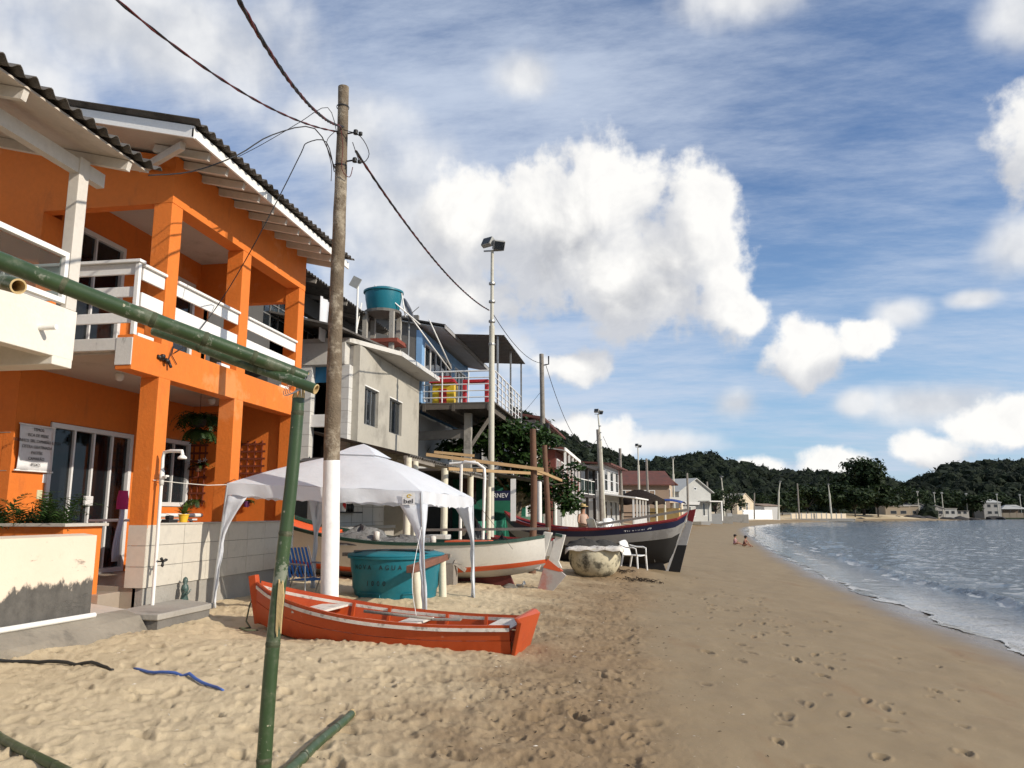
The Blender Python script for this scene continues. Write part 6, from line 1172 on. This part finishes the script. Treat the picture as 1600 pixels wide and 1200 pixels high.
for k_ in range(6): boxp(dh, 'roof_panel', LGREY, (-.02, .3+k_*1.3, 3.94), (.04, 1.55+k_*1.3, 4.85))
boxp(dh, 'roof_panel', LGREY, (-4, .25, 3.94), (-.03, .29, 4.85))
# white glass house
gh = shouse('white_glass_house', 'white house with tall upper windows and a white awning along the beach', (-2.35, 58, 1.0), 6.5, 8.4, 7, 4.25, WHT, 'shed', TILER, (), .5, .7, [(.4, 8.0, 2.3, 4.0, 5, 2), (.4, 2.6, 0, 1.6, 2, 1), (3.0, 5.2, 0, 1.6, 2, 1), (5.6, 8.0, 0, 1.6, 2, 1)], [(.4, 3.4, 2.3, 4.0, 3, 2), (.5, 3.0, .2, 1.6, 2, 1)])
m = MB(); m.slab([(0, -.4, 2.02), (0, 9, 2.02), (2.4, 9, 1.72), (2.4, -.4, 1.72)], (0, 0, .10)); m.build('awning', WHITE, gh)
for y in (-.2, 2, 4.2, 6.4, 8.6): MB().beam((2.2, y, -.5), (2.2, y, 1.74), .12, .12).build('awning_post', WHITE, gh)
boxp(gh, 'low_wall', WHT, (2.1, -.2, -.5), (2.25, 8.6, .35))
# thatched kiosk
kk = thing('thatched_kiosk', 'open kiosk with dark thatched roof, posts and rails', 'kiosk', (.2, 71, 1.1), -R(12), local=True); TH = mat('dark_thatch', (.026, .02, .017), 1.0, .4, 3, 1.0, 20, spec=.05)
m = MB(); rows = [[(math.cos(a)*r_*1.25+random.uniform(-.05, .05), math.sin(a)*r_*1.5, z+random.uniform(-.06, .06)) for a in np.linspace(0, 2*math.pi, 28, endpoint=False)] for r_, z in ((1.95, 1.35), (1.9, 1.75), (1.2, 2.2), (.35, 2.62))]; m.grid(rows, closed=True); m.add(rows[-1], [tuple(range(28))]); m.build('thatch', TH, kk, smooth=True)
for (x, y) in ((-2, -2), (2, -2), (-2, 2.2), (2, 2.2), (0, -2.1)): MB().tube([(x, y, -.3), (x, y, 1.6)], .10, 8).build('post', CREAMPVC if x >= 0 else DFR, kk)
for z in (.25, .6): MB().beam((-2, -2.15, z), (2, -2.15, z), .06, .10).build('rail', DFR, kk)
boxp(kk, 'counter', mat('orange_counter', (.30, .06, .03), .6), (-1.9, -1.4, -.3), (-1.2, -.9, .8))
bt = thing('blue_canopy', 'small blue canopy over a yellow counter beside the kiosk', 'canopy', (3.0, 77, 1.1), -R(12), local=True); m = MB(); m.grid([[(-1.6+3.2*i/8, -1.5+3*j/6, 1.95-.28*((i-4)/4)**2-.2*((j-3)/3)**2) for i in range(9)] for j in range(7)]); m.build('fabric', mat('blue_fabric', (.02, .045, .18), .7), bt, smooth=True, solid=.02); boxp(bt, 'counter', mat('ochre_counter', (.50, .34, .13), .7), (-1.6, -.6, -.3), (1.2, .4, 1.05))
for (x, y) in ((-1.5, -1.4), (1.5, -1.4), (-1.5, 1.4), (1.5, 1.4)): MB().tube([(x, y, -.3), (x, y, 1.6)], .04, 6).build('leg', STEEL, bt)
# tiled house, grey gabled house
th_ = shouse('tiled_roof_house', 'beige house with red tiled gable roof, balcony and arched trim', (1.6, 86, 1.2), 29.5, 5.2, 8, 3.7, BEIGE, 'gable_x', TILER, (1.75,), 1.0, .5, [(.5, 1.3, 2.2, 3.0, 1, 1), (1.9, 2.6, 1.85, 3.2, 2, 1), (3.2, 4.6, 2.1, 3.2, 3, 1), (.5, 2.0, .2, 1.4, 2, 1)], [(1.2, 2.6, 2.2, 3.2, 2, 1), (4, 5.4, 2.2, 3.2, 2, 1)])
wg = shouse('brown_wing_house', 'brown walled wing with a long red tiled roof behind the kiosk', (-2.6, 83, 1.2), 75, 6.4, 6, 3.5, PINKB, 'gable_y', TILER, (), 1.5, .5, [(1, 2.2, 1.9, 2.9, 2, 1), (3.6, 4.8, 1.9, 2.9, 2, 1)], [])
boxp(th_, 'balcony_floor', BEIGE, (.05, 1.5, 1.62), (1.1, 5.3, 1.78)); boxp(th_, 'balcony_rail', LGREY, (1.02, 1.5, 1.78), (1.08, 5.3, 2.25)); MB().beam((1.0, 5.2, -.5), (1.0, 5.2, 1.65), .3, .3).build('balcony_post', CREAM, th_)
gg = shouse('grey_gabled_house', 'grey house with a broad gable and small attic window', (5.6, 104, 1.2), 37.5, 7.6, 9, 3.3, LGREY, 'gable_x', LGREY, (), 1.75, .35, [(1.6, 3.6, .0, 1.4, 2, 1), (3.5, 4.1, 3.55, 3.95, 1, 1), (5.4, 6.6, .1, 1.9, 2, 1)], [(1, 3, 1.8, 3.0, 2, 1)])
boxp(gg, 'porch_roof', SLABW, (.05, 4.4, 2.0), (1.8, 7.6, 2.15)); MB().beam((1.7, 7.4, -.5), (1.7, 7.4, 2.0), .2, .2).build('porch_post', WHITE, gg); boxp(gg, 'porch_wall', WHT, (.05, .1, 1.6), (.4, 4.3, 2.0))
# low walls and fence posts between
for i, (px, Y, w, h, m_, lb) in enumerate([(1085, 112, 1.8, 1.5, CONC, 'grey gate pier before the grey gabled house'), (1100, 116, 1.6, 1.9, WHT, 'white gate pier before the grey gabled house'), (1118, 128, 2.0, 1.6, LGREY, 'pale block pier left of the far mast'), (1133, 136, 2.4, 1.2, CONC, 'low concrete wall piece at the foot of the far mast'), (1152, 150, 4.0, 1.5, CONC, 'concrete wall before the cream house'), (1140, 142, .8, 1.7, WHT, 'narrow white post beside the concrete wall')]):
    p_ = at(px, 803, Y=Y); z = gz(p_.x, p_.y); tag(MB().box((p_.x-w/2, p_.y-.15, z-.3), (p_.x+w/2, p_.y+.15, z+h)).build('low_wall', m_, None, bevel=.02), lb, 'wall', 'low walls along the far beach')
p_ = at(1153, 803, Y=182); ch_ = shouse('cream_gable_house', 'small cream house with steep gable and large dark windows by the far beach', (22.6, 182, .5), 56, 5.0, 7, 3.6, CREAM, 'gable_x', CREAM, (), 2.1, .12, [(.5, 2.2, 1.9, 3.6, 2, 2), (2.6, 3.6, 1.9, 3.6, 2, 2)], [])
p0, p1 = at(1161, 803, Y=176), at(1206, 803, Y=182); tag(MB().beam((p0.x, p0.y, 1.45), (p1.x, p1.y, 1.45), .25, 2.1).build('white_beach_wall', mat('bright_white_wall', (.82, .82, .81), .6, .03), None), 'bright white rendered wall by the far beach', 'wall')
sh_ = shouse('white_shed', 'white shed with a dark sloping roof at the end of the white wall', (30.4, 194, .5), 62, 4.4, 5, 3.0, WHT, 'shed', PINKB, (), .5, .3, [], []); boxp(sh_, 'doorway', DARKIN, (.0, -.9, -.3), (.2, -.1, 2.2))
fc = thing('white_fence', 'long pale panel fence along the far beach', 'fence', (44, 212, .5)); a, b_ = at(1236, 803, Y=208), at(1322, 803, Y=216); n = 11
for i in range(n):
    q0, q1 = a.lerp(b_, i/n), a.lerp(b_, (i+1)/n); MB().beam((q0.x+.06, q0.y, 1.05), (q1.x-.06, q1.y, 1.05), .08, 1.3).build('panel', CREAM, fc); MB().beam((q0.x, q0.y-.02, .1), (q0.x, q0.y-.02, 1.85), .22, .22).build('post', WHT, fc)
boxp(fc, 'footing', CONC, (a.x, a.y-.4, -.3), (b_.x, b_.y-.1, .42))
WHF = mat('cloud_dimmed_far_white', (.30, .29, .27), .85, .12, .4, stain=(.15, .14, .13), samt=.5, sscale=.5); CRF = mat('cloud_dimmed_far_cream', (.27, .22, .16), .85, .12, .4); DGL = mat('dark_far_opening', (.02, .022, .025), .3)  # cloud shade mixed into both far wall colours, plus some random staining
# far right shore: houses
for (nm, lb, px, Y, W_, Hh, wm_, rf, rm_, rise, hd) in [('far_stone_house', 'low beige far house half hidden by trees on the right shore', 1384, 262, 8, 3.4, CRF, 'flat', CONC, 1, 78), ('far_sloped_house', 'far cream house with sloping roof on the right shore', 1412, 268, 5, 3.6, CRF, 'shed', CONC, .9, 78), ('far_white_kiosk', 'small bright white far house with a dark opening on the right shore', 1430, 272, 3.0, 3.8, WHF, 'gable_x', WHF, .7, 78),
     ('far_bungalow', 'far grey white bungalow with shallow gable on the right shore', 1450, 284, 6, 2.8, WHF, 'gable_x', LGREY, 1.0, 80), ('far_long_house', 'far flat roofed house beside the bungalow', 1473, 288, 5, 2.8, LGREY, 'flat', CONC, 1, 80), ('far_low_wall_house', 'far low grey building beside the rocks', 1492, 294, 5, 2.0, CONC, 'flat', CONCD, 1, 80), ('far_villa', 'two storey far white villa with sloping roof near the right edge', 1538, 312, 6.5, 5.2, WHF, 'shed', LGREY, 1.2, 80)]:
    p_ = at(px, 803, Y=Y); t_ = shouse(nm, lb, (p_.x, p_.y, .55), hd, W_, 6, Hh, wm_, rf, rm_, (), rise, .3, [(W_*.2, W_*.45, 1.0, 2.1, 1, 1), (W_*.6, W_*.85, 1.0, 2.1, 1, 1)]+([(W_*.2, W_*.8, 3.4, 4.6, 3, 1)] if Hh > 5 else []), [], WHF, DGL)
p_ = at(1580, 803, Y=322); pv = thing('far_pavilion', 'far pavilion with grey hip roof behind a pale wall at the right edge', 'pavilion', (p_.x, p_.y, .6)); c = p_
m = MB(); rows = [[(c.x-4.6, c.y-3, 3.4), (c.x+4.6, c.y-3, 3.4), (c.x+4.6, c.y+3, 3.4), (c.x-4.6, c.y+3, 3.4)], [(c.x-1.8, c.y-.3, 5.0), (c.x+1.8, c.y-.3, 5.0), (c.x+1.8, c.y+.3, 5.0), (c.x-1.8, c.y+.3, 5.0)]]; m.grid(rows, closed=True); m.add(rows[1], [(0, 1, 2, 3)]); m.build('roof', LGREY, pv)
for x in (-4.2, -1.4, 1.4, 4.2): MB().beam((c.x+x, c.y-2.7, .3), (c.x+x, c.y-2.7, 3.4), .3, .3).build('post', DFR, pv)
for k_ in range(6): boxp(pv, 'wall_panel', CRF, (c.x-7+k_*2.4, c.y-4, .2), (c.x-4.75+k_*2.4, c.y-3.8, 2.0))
boxp(pv, 'back_wall', PINKB, (c.x-4, c.y+2.5, .3), (c.x+4, c.y+2.7, 3.3))
rk = [(1400, 250, 3.0), (1425, 255, 4.0), (1452, 262, 3.2), (1480, 268, 2.2), (1500, 275, 2.6), (1370, 236, 2.6), (1345, 226, 2.2), (1555, 300, 3.0), (1520, 285, 1.6)]
for i, (px, Y, r_) in enumerate(rk):
    p_ = at(px, 806, Y=Y); rock('shore_rock', 'dark rock on the far shore, number %s counted from the fence' % ['first', 'second', 'third', 'fourth', 'fifth', 'sixth', 'seventh', 'eighth', 'ninth'][sorted(k_[0] for k_ in rk).index(px)], (p_.x, p_.y, -.3), (r_, r_*.8, r_*.42), mat('dark_rock', (.035, .032, .03), .9, .3, 1, .4, 8), 40+i, 'rock', 'dark rocks on the far shore')
# ------------------------------------------------------------------ hills and forest
FOR = leaf_mat('forest_leaf', (.0028, .0062, .0032), (.0150, .0245, .0088), .1, .85); HILLM = mat('forest_floor', (.018, .028, .013), .95, .3, .05, .3, .6)
def hill(label, px, Yr, Yf, seed, n=90, mrows=26):
    xs = np.array([p[0] for p in px], float); ys = np.array([p[1] for p in px], float); q = np.linspace(xs[0], xs[-1], n); rid = [at(x, float(np.interp(x, xs, ys)), Y=Yr) for x in q]
    foot = [at(x, 803, Y=Yf) for x in q]; V, rows = [], []
    for j in range(mrows+9):
        t = j/mrows; r = []
        for i in range(n):
            b_ = foot[i].lerp(rid[i], t) if t <= 1 else rid[i]+(rid[i]-foot[i])*(t-1); prof_ = math.sin(min(t, 1)*math.pi/2)**1.15 if t <= 1 else 1-(t-1)*1.6
            tp_ = math.sin(math.pi*min(1, (i+.2)/10, (n-.8-i)/10)/2) if label.startswith('wooded hill on') or label.startswith('wooded middle') else 1; h = max(rid[i].z-4.5, 1)*prof_*tp_; h += (2.2*float(fbm(np.array([b_.x*.02+seed]), np.array([b_.y*.02]), 3)[0]))*math.sin(min(t, 1)*math.pi) if t < 1 else 0
            r.append((b_.x, b_.y, .6+h if t > 0 else -1))
        rows.append(r)
    o = MB().grid(rows).build('hill', HILLM, None, smooth=True); tag(o, label, kind='structure'); return rows
HL = [hill('wooded hill slope rising behind the left houses', [(800, 640), (860, 668), (905, 690), (950, 705), (1000, 724), (1060, 745), (1110, 770)], 620, 330, 3, 50), hill('wooded middle hill across the bay', [(900, 770), (950, 745), (1000, 728), (1040, 717), (1080, 711), (1110, 714), (1150, 725), (1200, 736), (1260, 738), (1330, 742), (1400, 750), (1450, 768)], 470, 265, 8), hill('wooded hill on the right shore', [(1360, 770), (1400, 757), (1430, 748), (1480, 731), (1520, 723), (1570, 719), (1620, 719), (1700, 722), (1800, 735), (1900, 760)], 440, 330, 15)]
def crown_mesh(seed):
    bm = bmesh.new(); bmesh.ops.create_icosphere(bm, subdivisions=2, radius=1); rnd = np.random.default_rng(seed); o = rnd.random(2)*40
    for v in bm.verts: k_ = .82+.42*float(fbm(np.array([v.co.x*1.7+o[0]+v.co.z]), np.array([v.co.y*1.7+o[1]-v.co.z]), 2)[0]); v.co *= k_; v.co.z *= .8
    vs = np.array([v.co[:] for v in bm.verts]); fs = np.array([[l.index for l in f.verts] for f in bm.faces]); bm.free()
    nq = 30; d = rnd.normal(size=(nq, 3)); d[:, 2] = np.abs(d[:, 2]); d /= np.linalg.norm(d, axis=1)[:, None]; c = d*np.array([.95, .95, .78])*(.9+.22*rnd.random(nq))[:, None]; a_ = rnd.normal(size=(nq, 3)); a_ /= np.linalg.norm(a_, axis=1)[:, None]; b2 = np.cross(d, a_); s = (.12+.16*rnd.random(nq))[:, None]
    tri = np.stack([c-a_*s, c+b2*s, c+a_*s], 1).reshape(-1, 3); return np.vstack([vs, tri]), np.vstack([fs, np.arange(nq*3).reshape(-1, 3)+len(vs)])
CR = [crown_mesh(i) for i in range(5)]
def forest(label, rows, n, seed, smin=1.7, smax=4.0):
    rnd = random.Random(seed); VV, FF, off = [], [], 0; mr, nc = len(rows)-9, len(rows[0])
    for k_ in range(n):
        t = rnd.random()**.8*mr*1.04 if k_ % 3 else mr*rnd.uniform(.96, 1.08); i = rnd.uniform(0, nc-1.01); j = min(t, len(rows)-1.01); a = Vector(rows[int(j)][int(i)]).lerp(Vector(rows[int(j)][int(i)+1]), i-int(i)); b_ = Vector(rows[int(j)+1][int(i)]).lerp(Vector(rows[int(j)+1][int(i)+1]), i-int(i)); p = a.lerp(b_, j-int(j))
        v, f = CR[rnd.randrange(5)]; s = (smin+(smax-smin)*rnd.random()**1.8)*(1.55 if rnd.random() < .05 else 1); ang = rnd.random()*6.28; ca, sa = math.cos(ang), math.sin(ang); w = np.stack([v[:, 0]*ca-v[:, 1]*sa, v[:, 0]*sa+v[:, 1]*ca, v[:, 2]*rnd.uniform(.8, 1.25)], 1)*s+np.array([p.x, p.y, p.z+s*.3]); VV.append(w); FF.append(f+off); off += len(v)
    o = mesh_np('forest', np.vstack(VV), np.vstack(FF), FOR, False); tag(o, label, kind='stuff')
forest('dark forest covering the left hill slope', HL[0], 1300, 1); forest('dark forest covering the middle hill', HL[1], 3600, 2); forest('dark forest covering the right hill', HL[2], 2400, 3)
# single trees near the far shore
LEAFF = leaf_mat('far_tree_leaf', (.006, .013, .004), (.03, .052, .012), .15, .65)
def ftree(lb, px, ytop, Y, wpx, seed, n=900, flat=.55, zb=None):
    b_ = at(px, 803, Y=Y); zt = at(px, ytop, Y=Y).z; W_ = wpx*Y/1200/2; z0 = .8; H_ = zt-z0; rnd = random.Random(seed)
    cl = [(b_.x+rnd.uniform(-1, 1)*W_*.62, b_.y+rnd.uniform(-1, 1)*W_*.5, z0+H_*rnd.uniform(.36, .86), W_*rnd.uniform(.28, .44), H_*rnd.uniform(.12, .2)) for k_ in range(11)]+[(b_.x+W_*.1*rnd.uniform(-1, 1), b_.y, zt-H_*.16, W_*.42, H_*.15)]
    make_tree('broadleaf_tree', lb, (b_.x, b_.y, z0), cl, n, max(.25, W_*.085), LEAFF, DFR, max(.15, H_*.02), (b_.x, b_.y, z0+H_*.28), seed, 'trees near the far shore', True)
for a in [('dark tree right of the grey gabled house', 1118, 762, 135, 46, 31), ('round dark tree left of the cream gable house', 1143, 756, 165, 52, 32), ('low dark tree behind the grey gabled house', 1092, 768, 150, 44, 33), ('dark tree behind the white shed', 1222, 768, 222, 70, 34), ('broad tree behind the left part of the long fence', 1262, 757, 230, 84, 35, 1500), ('broad tree behind the right part of the long fence', 1300, 754, 238, 80, 36, 1500), ('tallest far tree with a wide broken crown', 1350, 713, 246, 98, 37, 2600), ('dense low tree below the tallest far tree', 1336, 762, 232, 80, 38, 1500), ('spreading tree at the rocky point', 1372, 755, 240, 90, 39, 1600), ('tree behind the far stone house', 1410, 756, 275, 70, 40), ('tree over the far white kiosk', 1438, 762, 288, 60, 41), ('tree behind the far bungalow', 1475, 764, 300, 66, 42), ('dark tree before the far villa', 1520, 772, 300, 60, 43, 1200), ('tree left of the far pavilion', 1556, 768, 330, 60, 44), ('tree behind the cream gable house', 1188, 770, 205, 56, 45), ('tree behind the far low building', 1500, 766, 312, 60, 46)]: ftree(*a)
for lb, px, yt, Y in (('palm with ragged crown left of the tallest far tree', 1297, 733, 250), ('palm beside the tallest far tree', 1310, 737, 252)):
    b_ = at(px, 803, Y=Y); zt = at(px, yt+8, Y=Y).z; t_ = thing('palm_tree', lb, 'tree', (b_.x, b_.y, .8), group='palms by the far shore'); MB().tube([(b_.x, b_.y, .5), (b_.x+.3, b_.y, zt*.5), (b_.x+.2, b_.y, zt)], [.28, .2, .16], 8).build('trunk', DFR, t_, smooth=True); piece(t_, 'crown', LEAFF, lambda m: fronds(m, (b_.x+.2, b_.y, zt), 26, 3.4, 1.1, .16, .8, int(px)))

# ------------------------------------------------------------------ people
SKIN = mat('skin', (.42, .22, .14), .55, .05, 5, .03); HAIR = mat('dark_hair', (.018, .012, .009), .6, .2, 20, .3)
def figure(name, label, loc, rotz, chains, cloth, hair=True, hat=None, headp=None, hr=.1):
    """skinned stick figure: chains of (x, y, z, radius); one continuous body"""
    t = thing(name, label, 'person', loc, rotz, local=True); V, E, Rr, idx = [], [], [], {}
    for ch_ in chains:
        prev = None
        for p_ in ch_:
            k_ = tuple(round(q, 4) for q in p_[:3])
            if k_ not in idx: idx[k_] = len(V); V.append(p_[:3]); Rr.append(p_[3])
            if prev is not None: E.append((prev, idx[k_]))
            prev = idx[k_]
    me = bpy.data.meshes.new('body'); me.from_pydata(V, E, []); me.update(); o = bpy.data.objects.new('body', me); COL.objects.link(o); o.parent = t; OFF[o.name] = Vector()
    o.modifiers.new('skin', 'SKIN'); sv = me.skin_vertices[0].data
    for i, r_ in enumerate(Rr): sv[i].radius = (r_, r_); sv[i].use_root = (i == 0)
    sb = o.modifiers.new('sub', 'SUBSURF'); sb.levels = sb.render_levels = 2; me.materials.append(SKIN)
    hp = Vector(headp)
    hm = MB(); hm.lathe([(.0, -hr*.1), (hr*.9, -hr*.1), (hr*1.08, hr*.3), (hr*1.0, hr*.75), (hr*.6, hr*1.1), (0, hr*1.2)], hp+Vector((0, .02, 0)), 14); hm.lathe([(.0, -hr*.75), (hr*.8, -hr*.6), (hr*.9, 0), (0, hr*.2)], hp+Vector((0, .035, 0)), 12); hm.build('hair', HAIR, t, smooth=True)
    fm_ = MB(); fm_.tube([hp+Vector((0, -hr*.9, -hr*.05)), hp+Vector((0, -hr*1.16, -hr*.18))], [hr*.10, hr*.14], 6); fm_.build('nose', SKIN, t, smooth=True)
    for s in (-1, 1): MB().lathe([(0, -.01), (.014, 0), (0, .01)], hp+Vector((s*hr*.36, -hr*.93, hr*.04)), 8).build('eye', HAIR, t)
    if hat: MB().lathe([(hr*2.0, 0), (hr*1.9, .02), (hr*1.1, .03), (hr*.95, .12), (.0, .14)], hp+Vector((0, 0, hr*.75)), 20).build('straw_hat', hat, t, smooth=True)
    for (nm, rows, m_) in cloth: MB().grid(rows, closed=True).build(nm, m_, t, smooth=True, solid=.012)
    return t
def ring(c, rx, ry, n=14): return [(c[0]+math.cos(a)*rx, c[1]+math.sin(a)*ry, c[2]) for a in np.linspace(0, 2*math.pi, n, endpoint=False)]
def hand(p, d, s=.9):   # five short finger chains from a wrist point
    p, d = Vector(p), Vector(d).normalized(); sd_ = d.cross(ZV); sd_ = sd_.normalized() if sd_.length > .1 else XV; out = []
    for k_, (o_, l_) in enumerate(((-.03, .05), (-.015, .065), (0, .07), (.015, .06), (.035, .035))): a_ = p+d*.05; b_ = a_+sd_*o_+d*l_*.5; c_ = a_+sd_*o_*1.2+d*l_-ZV*.015; out.append([(*p, .022), (*a_, .022), (*b_, .008), (*c_, .007)])
    return out
S_ = .82
def child(label, loc, rz, suit, lean, knee, arm_dx):
    def q(x, y, z, r_): return (x*S_, y*S_, z*S_, r_*S_)
    pel = q(0, 0, .10, .10); w = q(0, -lean*.4, .26, .085); chst = q(0, -lean*.8, .42, .095); nk = q(0, -lean, .52, .042); hd = q(0, -lean-.015, .60, .075); ht = q(0, -lean-.02, .70, .07)
    ch_ = [[pel, w, chst, nk, hd, ht]]
    for s in (-1, 1):
        ch_.append([pel, q(s*.08, -.03, .09, .075), q(s*.12, -.30, knee, .052), q(s*.12, -.56, .05, .036), q(s*.12, -.60, .03, .03), q(s*.13, -.70, .035, .022)])
        el = q(s*.19, -lean-.04-arm_dx*.3, .30, .03); wr = q(s*.15, -.28-arm_dx, .14, .022); ch_.append([chst, q(s*.11, -lean*.9, .45, .042), el, wr]); ch_ += hand(wr[:3], (0, -1, -.5))
    cl = [('swimsuit', [ring((0, 0, .06*S_), .125*S_, .115*S_), ring((0, -lean*.3*S_, .18*S_), .115*S_, .095*S_), ring((0, -lean*.6*S_, .32*S_), .118*S_, .10*S_), ring((0, -lean*.85*S_, .44*S_), .115*S_, .088*S_)], suit)]
    return figure('person', label, loc, rz, ch_, cl, True, None, (0, (-lean-.03)*S_, .66*S_), .105*S_)
p1_, p2_ = at(1148, 851, Z=-.22), at(1161, 853, Z=-.24)
child('child in a lilac swimsuit sitting on the wet sand at the water edge', (p1_.x, p1_.y, gz(p1_.x, p1_.y)-.01), R(62), mat('lilac_suit', (.30, .16, .22), .7), .05, .16, .0); child('child in a dark red swimsuit leaning forward at the water edge', (p2_.x+.05, p2_.y, gz(p2_.x, p2_.y)-.01), R(48), mat('dark_red_suit', (.10, .02, .02), .7), .17, .20, .12)
def q(x, y, z, r_): return (x, y, z, r_)
ch_ = [[q(0, 0, .48, .13), q(0, .02, .66, .12), q(0, .03, .88, .13), q(0, .02, 1.02, .055), q(0, 0, 1.10, .085), q(0, 0, 1.22, .085)]]
for s in (-1, 1): ch_.append([q(0, 0, .48, .13), q(s*.1, -.05, .48, .10), q(s*.14, -.45, .50, .07), q(s*.14, -.48, .10, .05), q(s*.14, -.60, .05, .035)]); ch_.append([q(0, .03, .88, .13), q(s*.18, .02, .93, .055), q(s*.25, -.05, .66, .042), q(s*.12, -.30, .60, .03)]); ch_ += hand((s*.12, -.30, .60), (0, -1, -.2))
figure('person', 'seated person wearing a wide straw hat behind the navy boat', (-1.95, 28.9, .62), R(40), ch_, [('shirt', [ring((0, 0, .46), .17, .15), ring((0, .02, .66), .155, .135), ring((0, .03, .88), .18, .14), ring((0, .02, .97), .13, .11)], mat('pale_shirt', (.45, .32, .25), .8))], True, mat('straw', (.50, .36, .16), .85, .15, 20, .3), (0, -.01, 1.17), .10)
# ------------------------------------------------------------------ bits on the sand
DEB = mat('dry_seaweed', (.035, .022, .013), .9, .4, 10, .5)
def bits(label, m_, n, fn, seed, L=(.02, .07), name='beach_debris'):
    rnd = random.Random(seed); mb = MB()
    for i in range(n):
        x, y = fn(rnd); z = ground_z(x, y); a = rnd.uniform(0, 6.28); l = rnd.uniform(*L); w = l*rnd.uniform(.12, .45); d = Vector((math.cos(a), math.sin(a), rnd.uniform(-.1, .25)))*l; s = Vector((-math.sin(a), math.cos(a), 0))*w; c_ = Vector((x, y, z+.006)); h = Vector((0, 0, w*.7)); mb.add([c_-d, c_+s, c_+d, c_-s, c_+h], [(0, 1, 4), (1, 2, 4), (2, 3, 4), (3, 0, 4), (3, 2, 1, 0)])
    tag(mb.build(name, m_, None), label, kind='stuff')
bits('scattered dark seaweed crumbs along the tide line', DEB, 900, lambda r_: ((lambda y: (.1+r_.gauss(-.55, .7), y))(2.8+24*r_.random()**1.5)), 5, (.007, .026))
bits('scattered pale shell chips on the sand', mat('shell_chip', (.62, .56, .47), .6), 220, lambda r_: ((lambda y: (r_.uniform(-.75*y, .12*y), y))(2.8+9*r_.random())), 6, (.008, .022))
for i, (px, py, lb) in enumerate([(1000, 908, 'clump of dark seaweed on the sand before the white chair'), (960, 903, 'small clump of seaweed beside the round tub')]):
    c_ = at(px, py, Z=.05); t_ = MB(); rnd = random.Random(i)
    for k_ in range(40): a = rnd.uniform(0, 6.28); q0 = c_+Vector((rnd.gauss(0, .22), rnd.gauss(0, .12), .02)); q0.z = ground_z(q0.x, q0.y)+.01; t_.tube([q0, q0+Vector((math.cos(a)*.08, math.sin(a)*.08, .03)), q0+Vector((math.cos(a+.6)*.14, math.sin(a+.6)*.14, .0))], .008, 4)
    o = t_.build('seaweed_clump', DEB, None); tag(o, lb, 'seaweed')
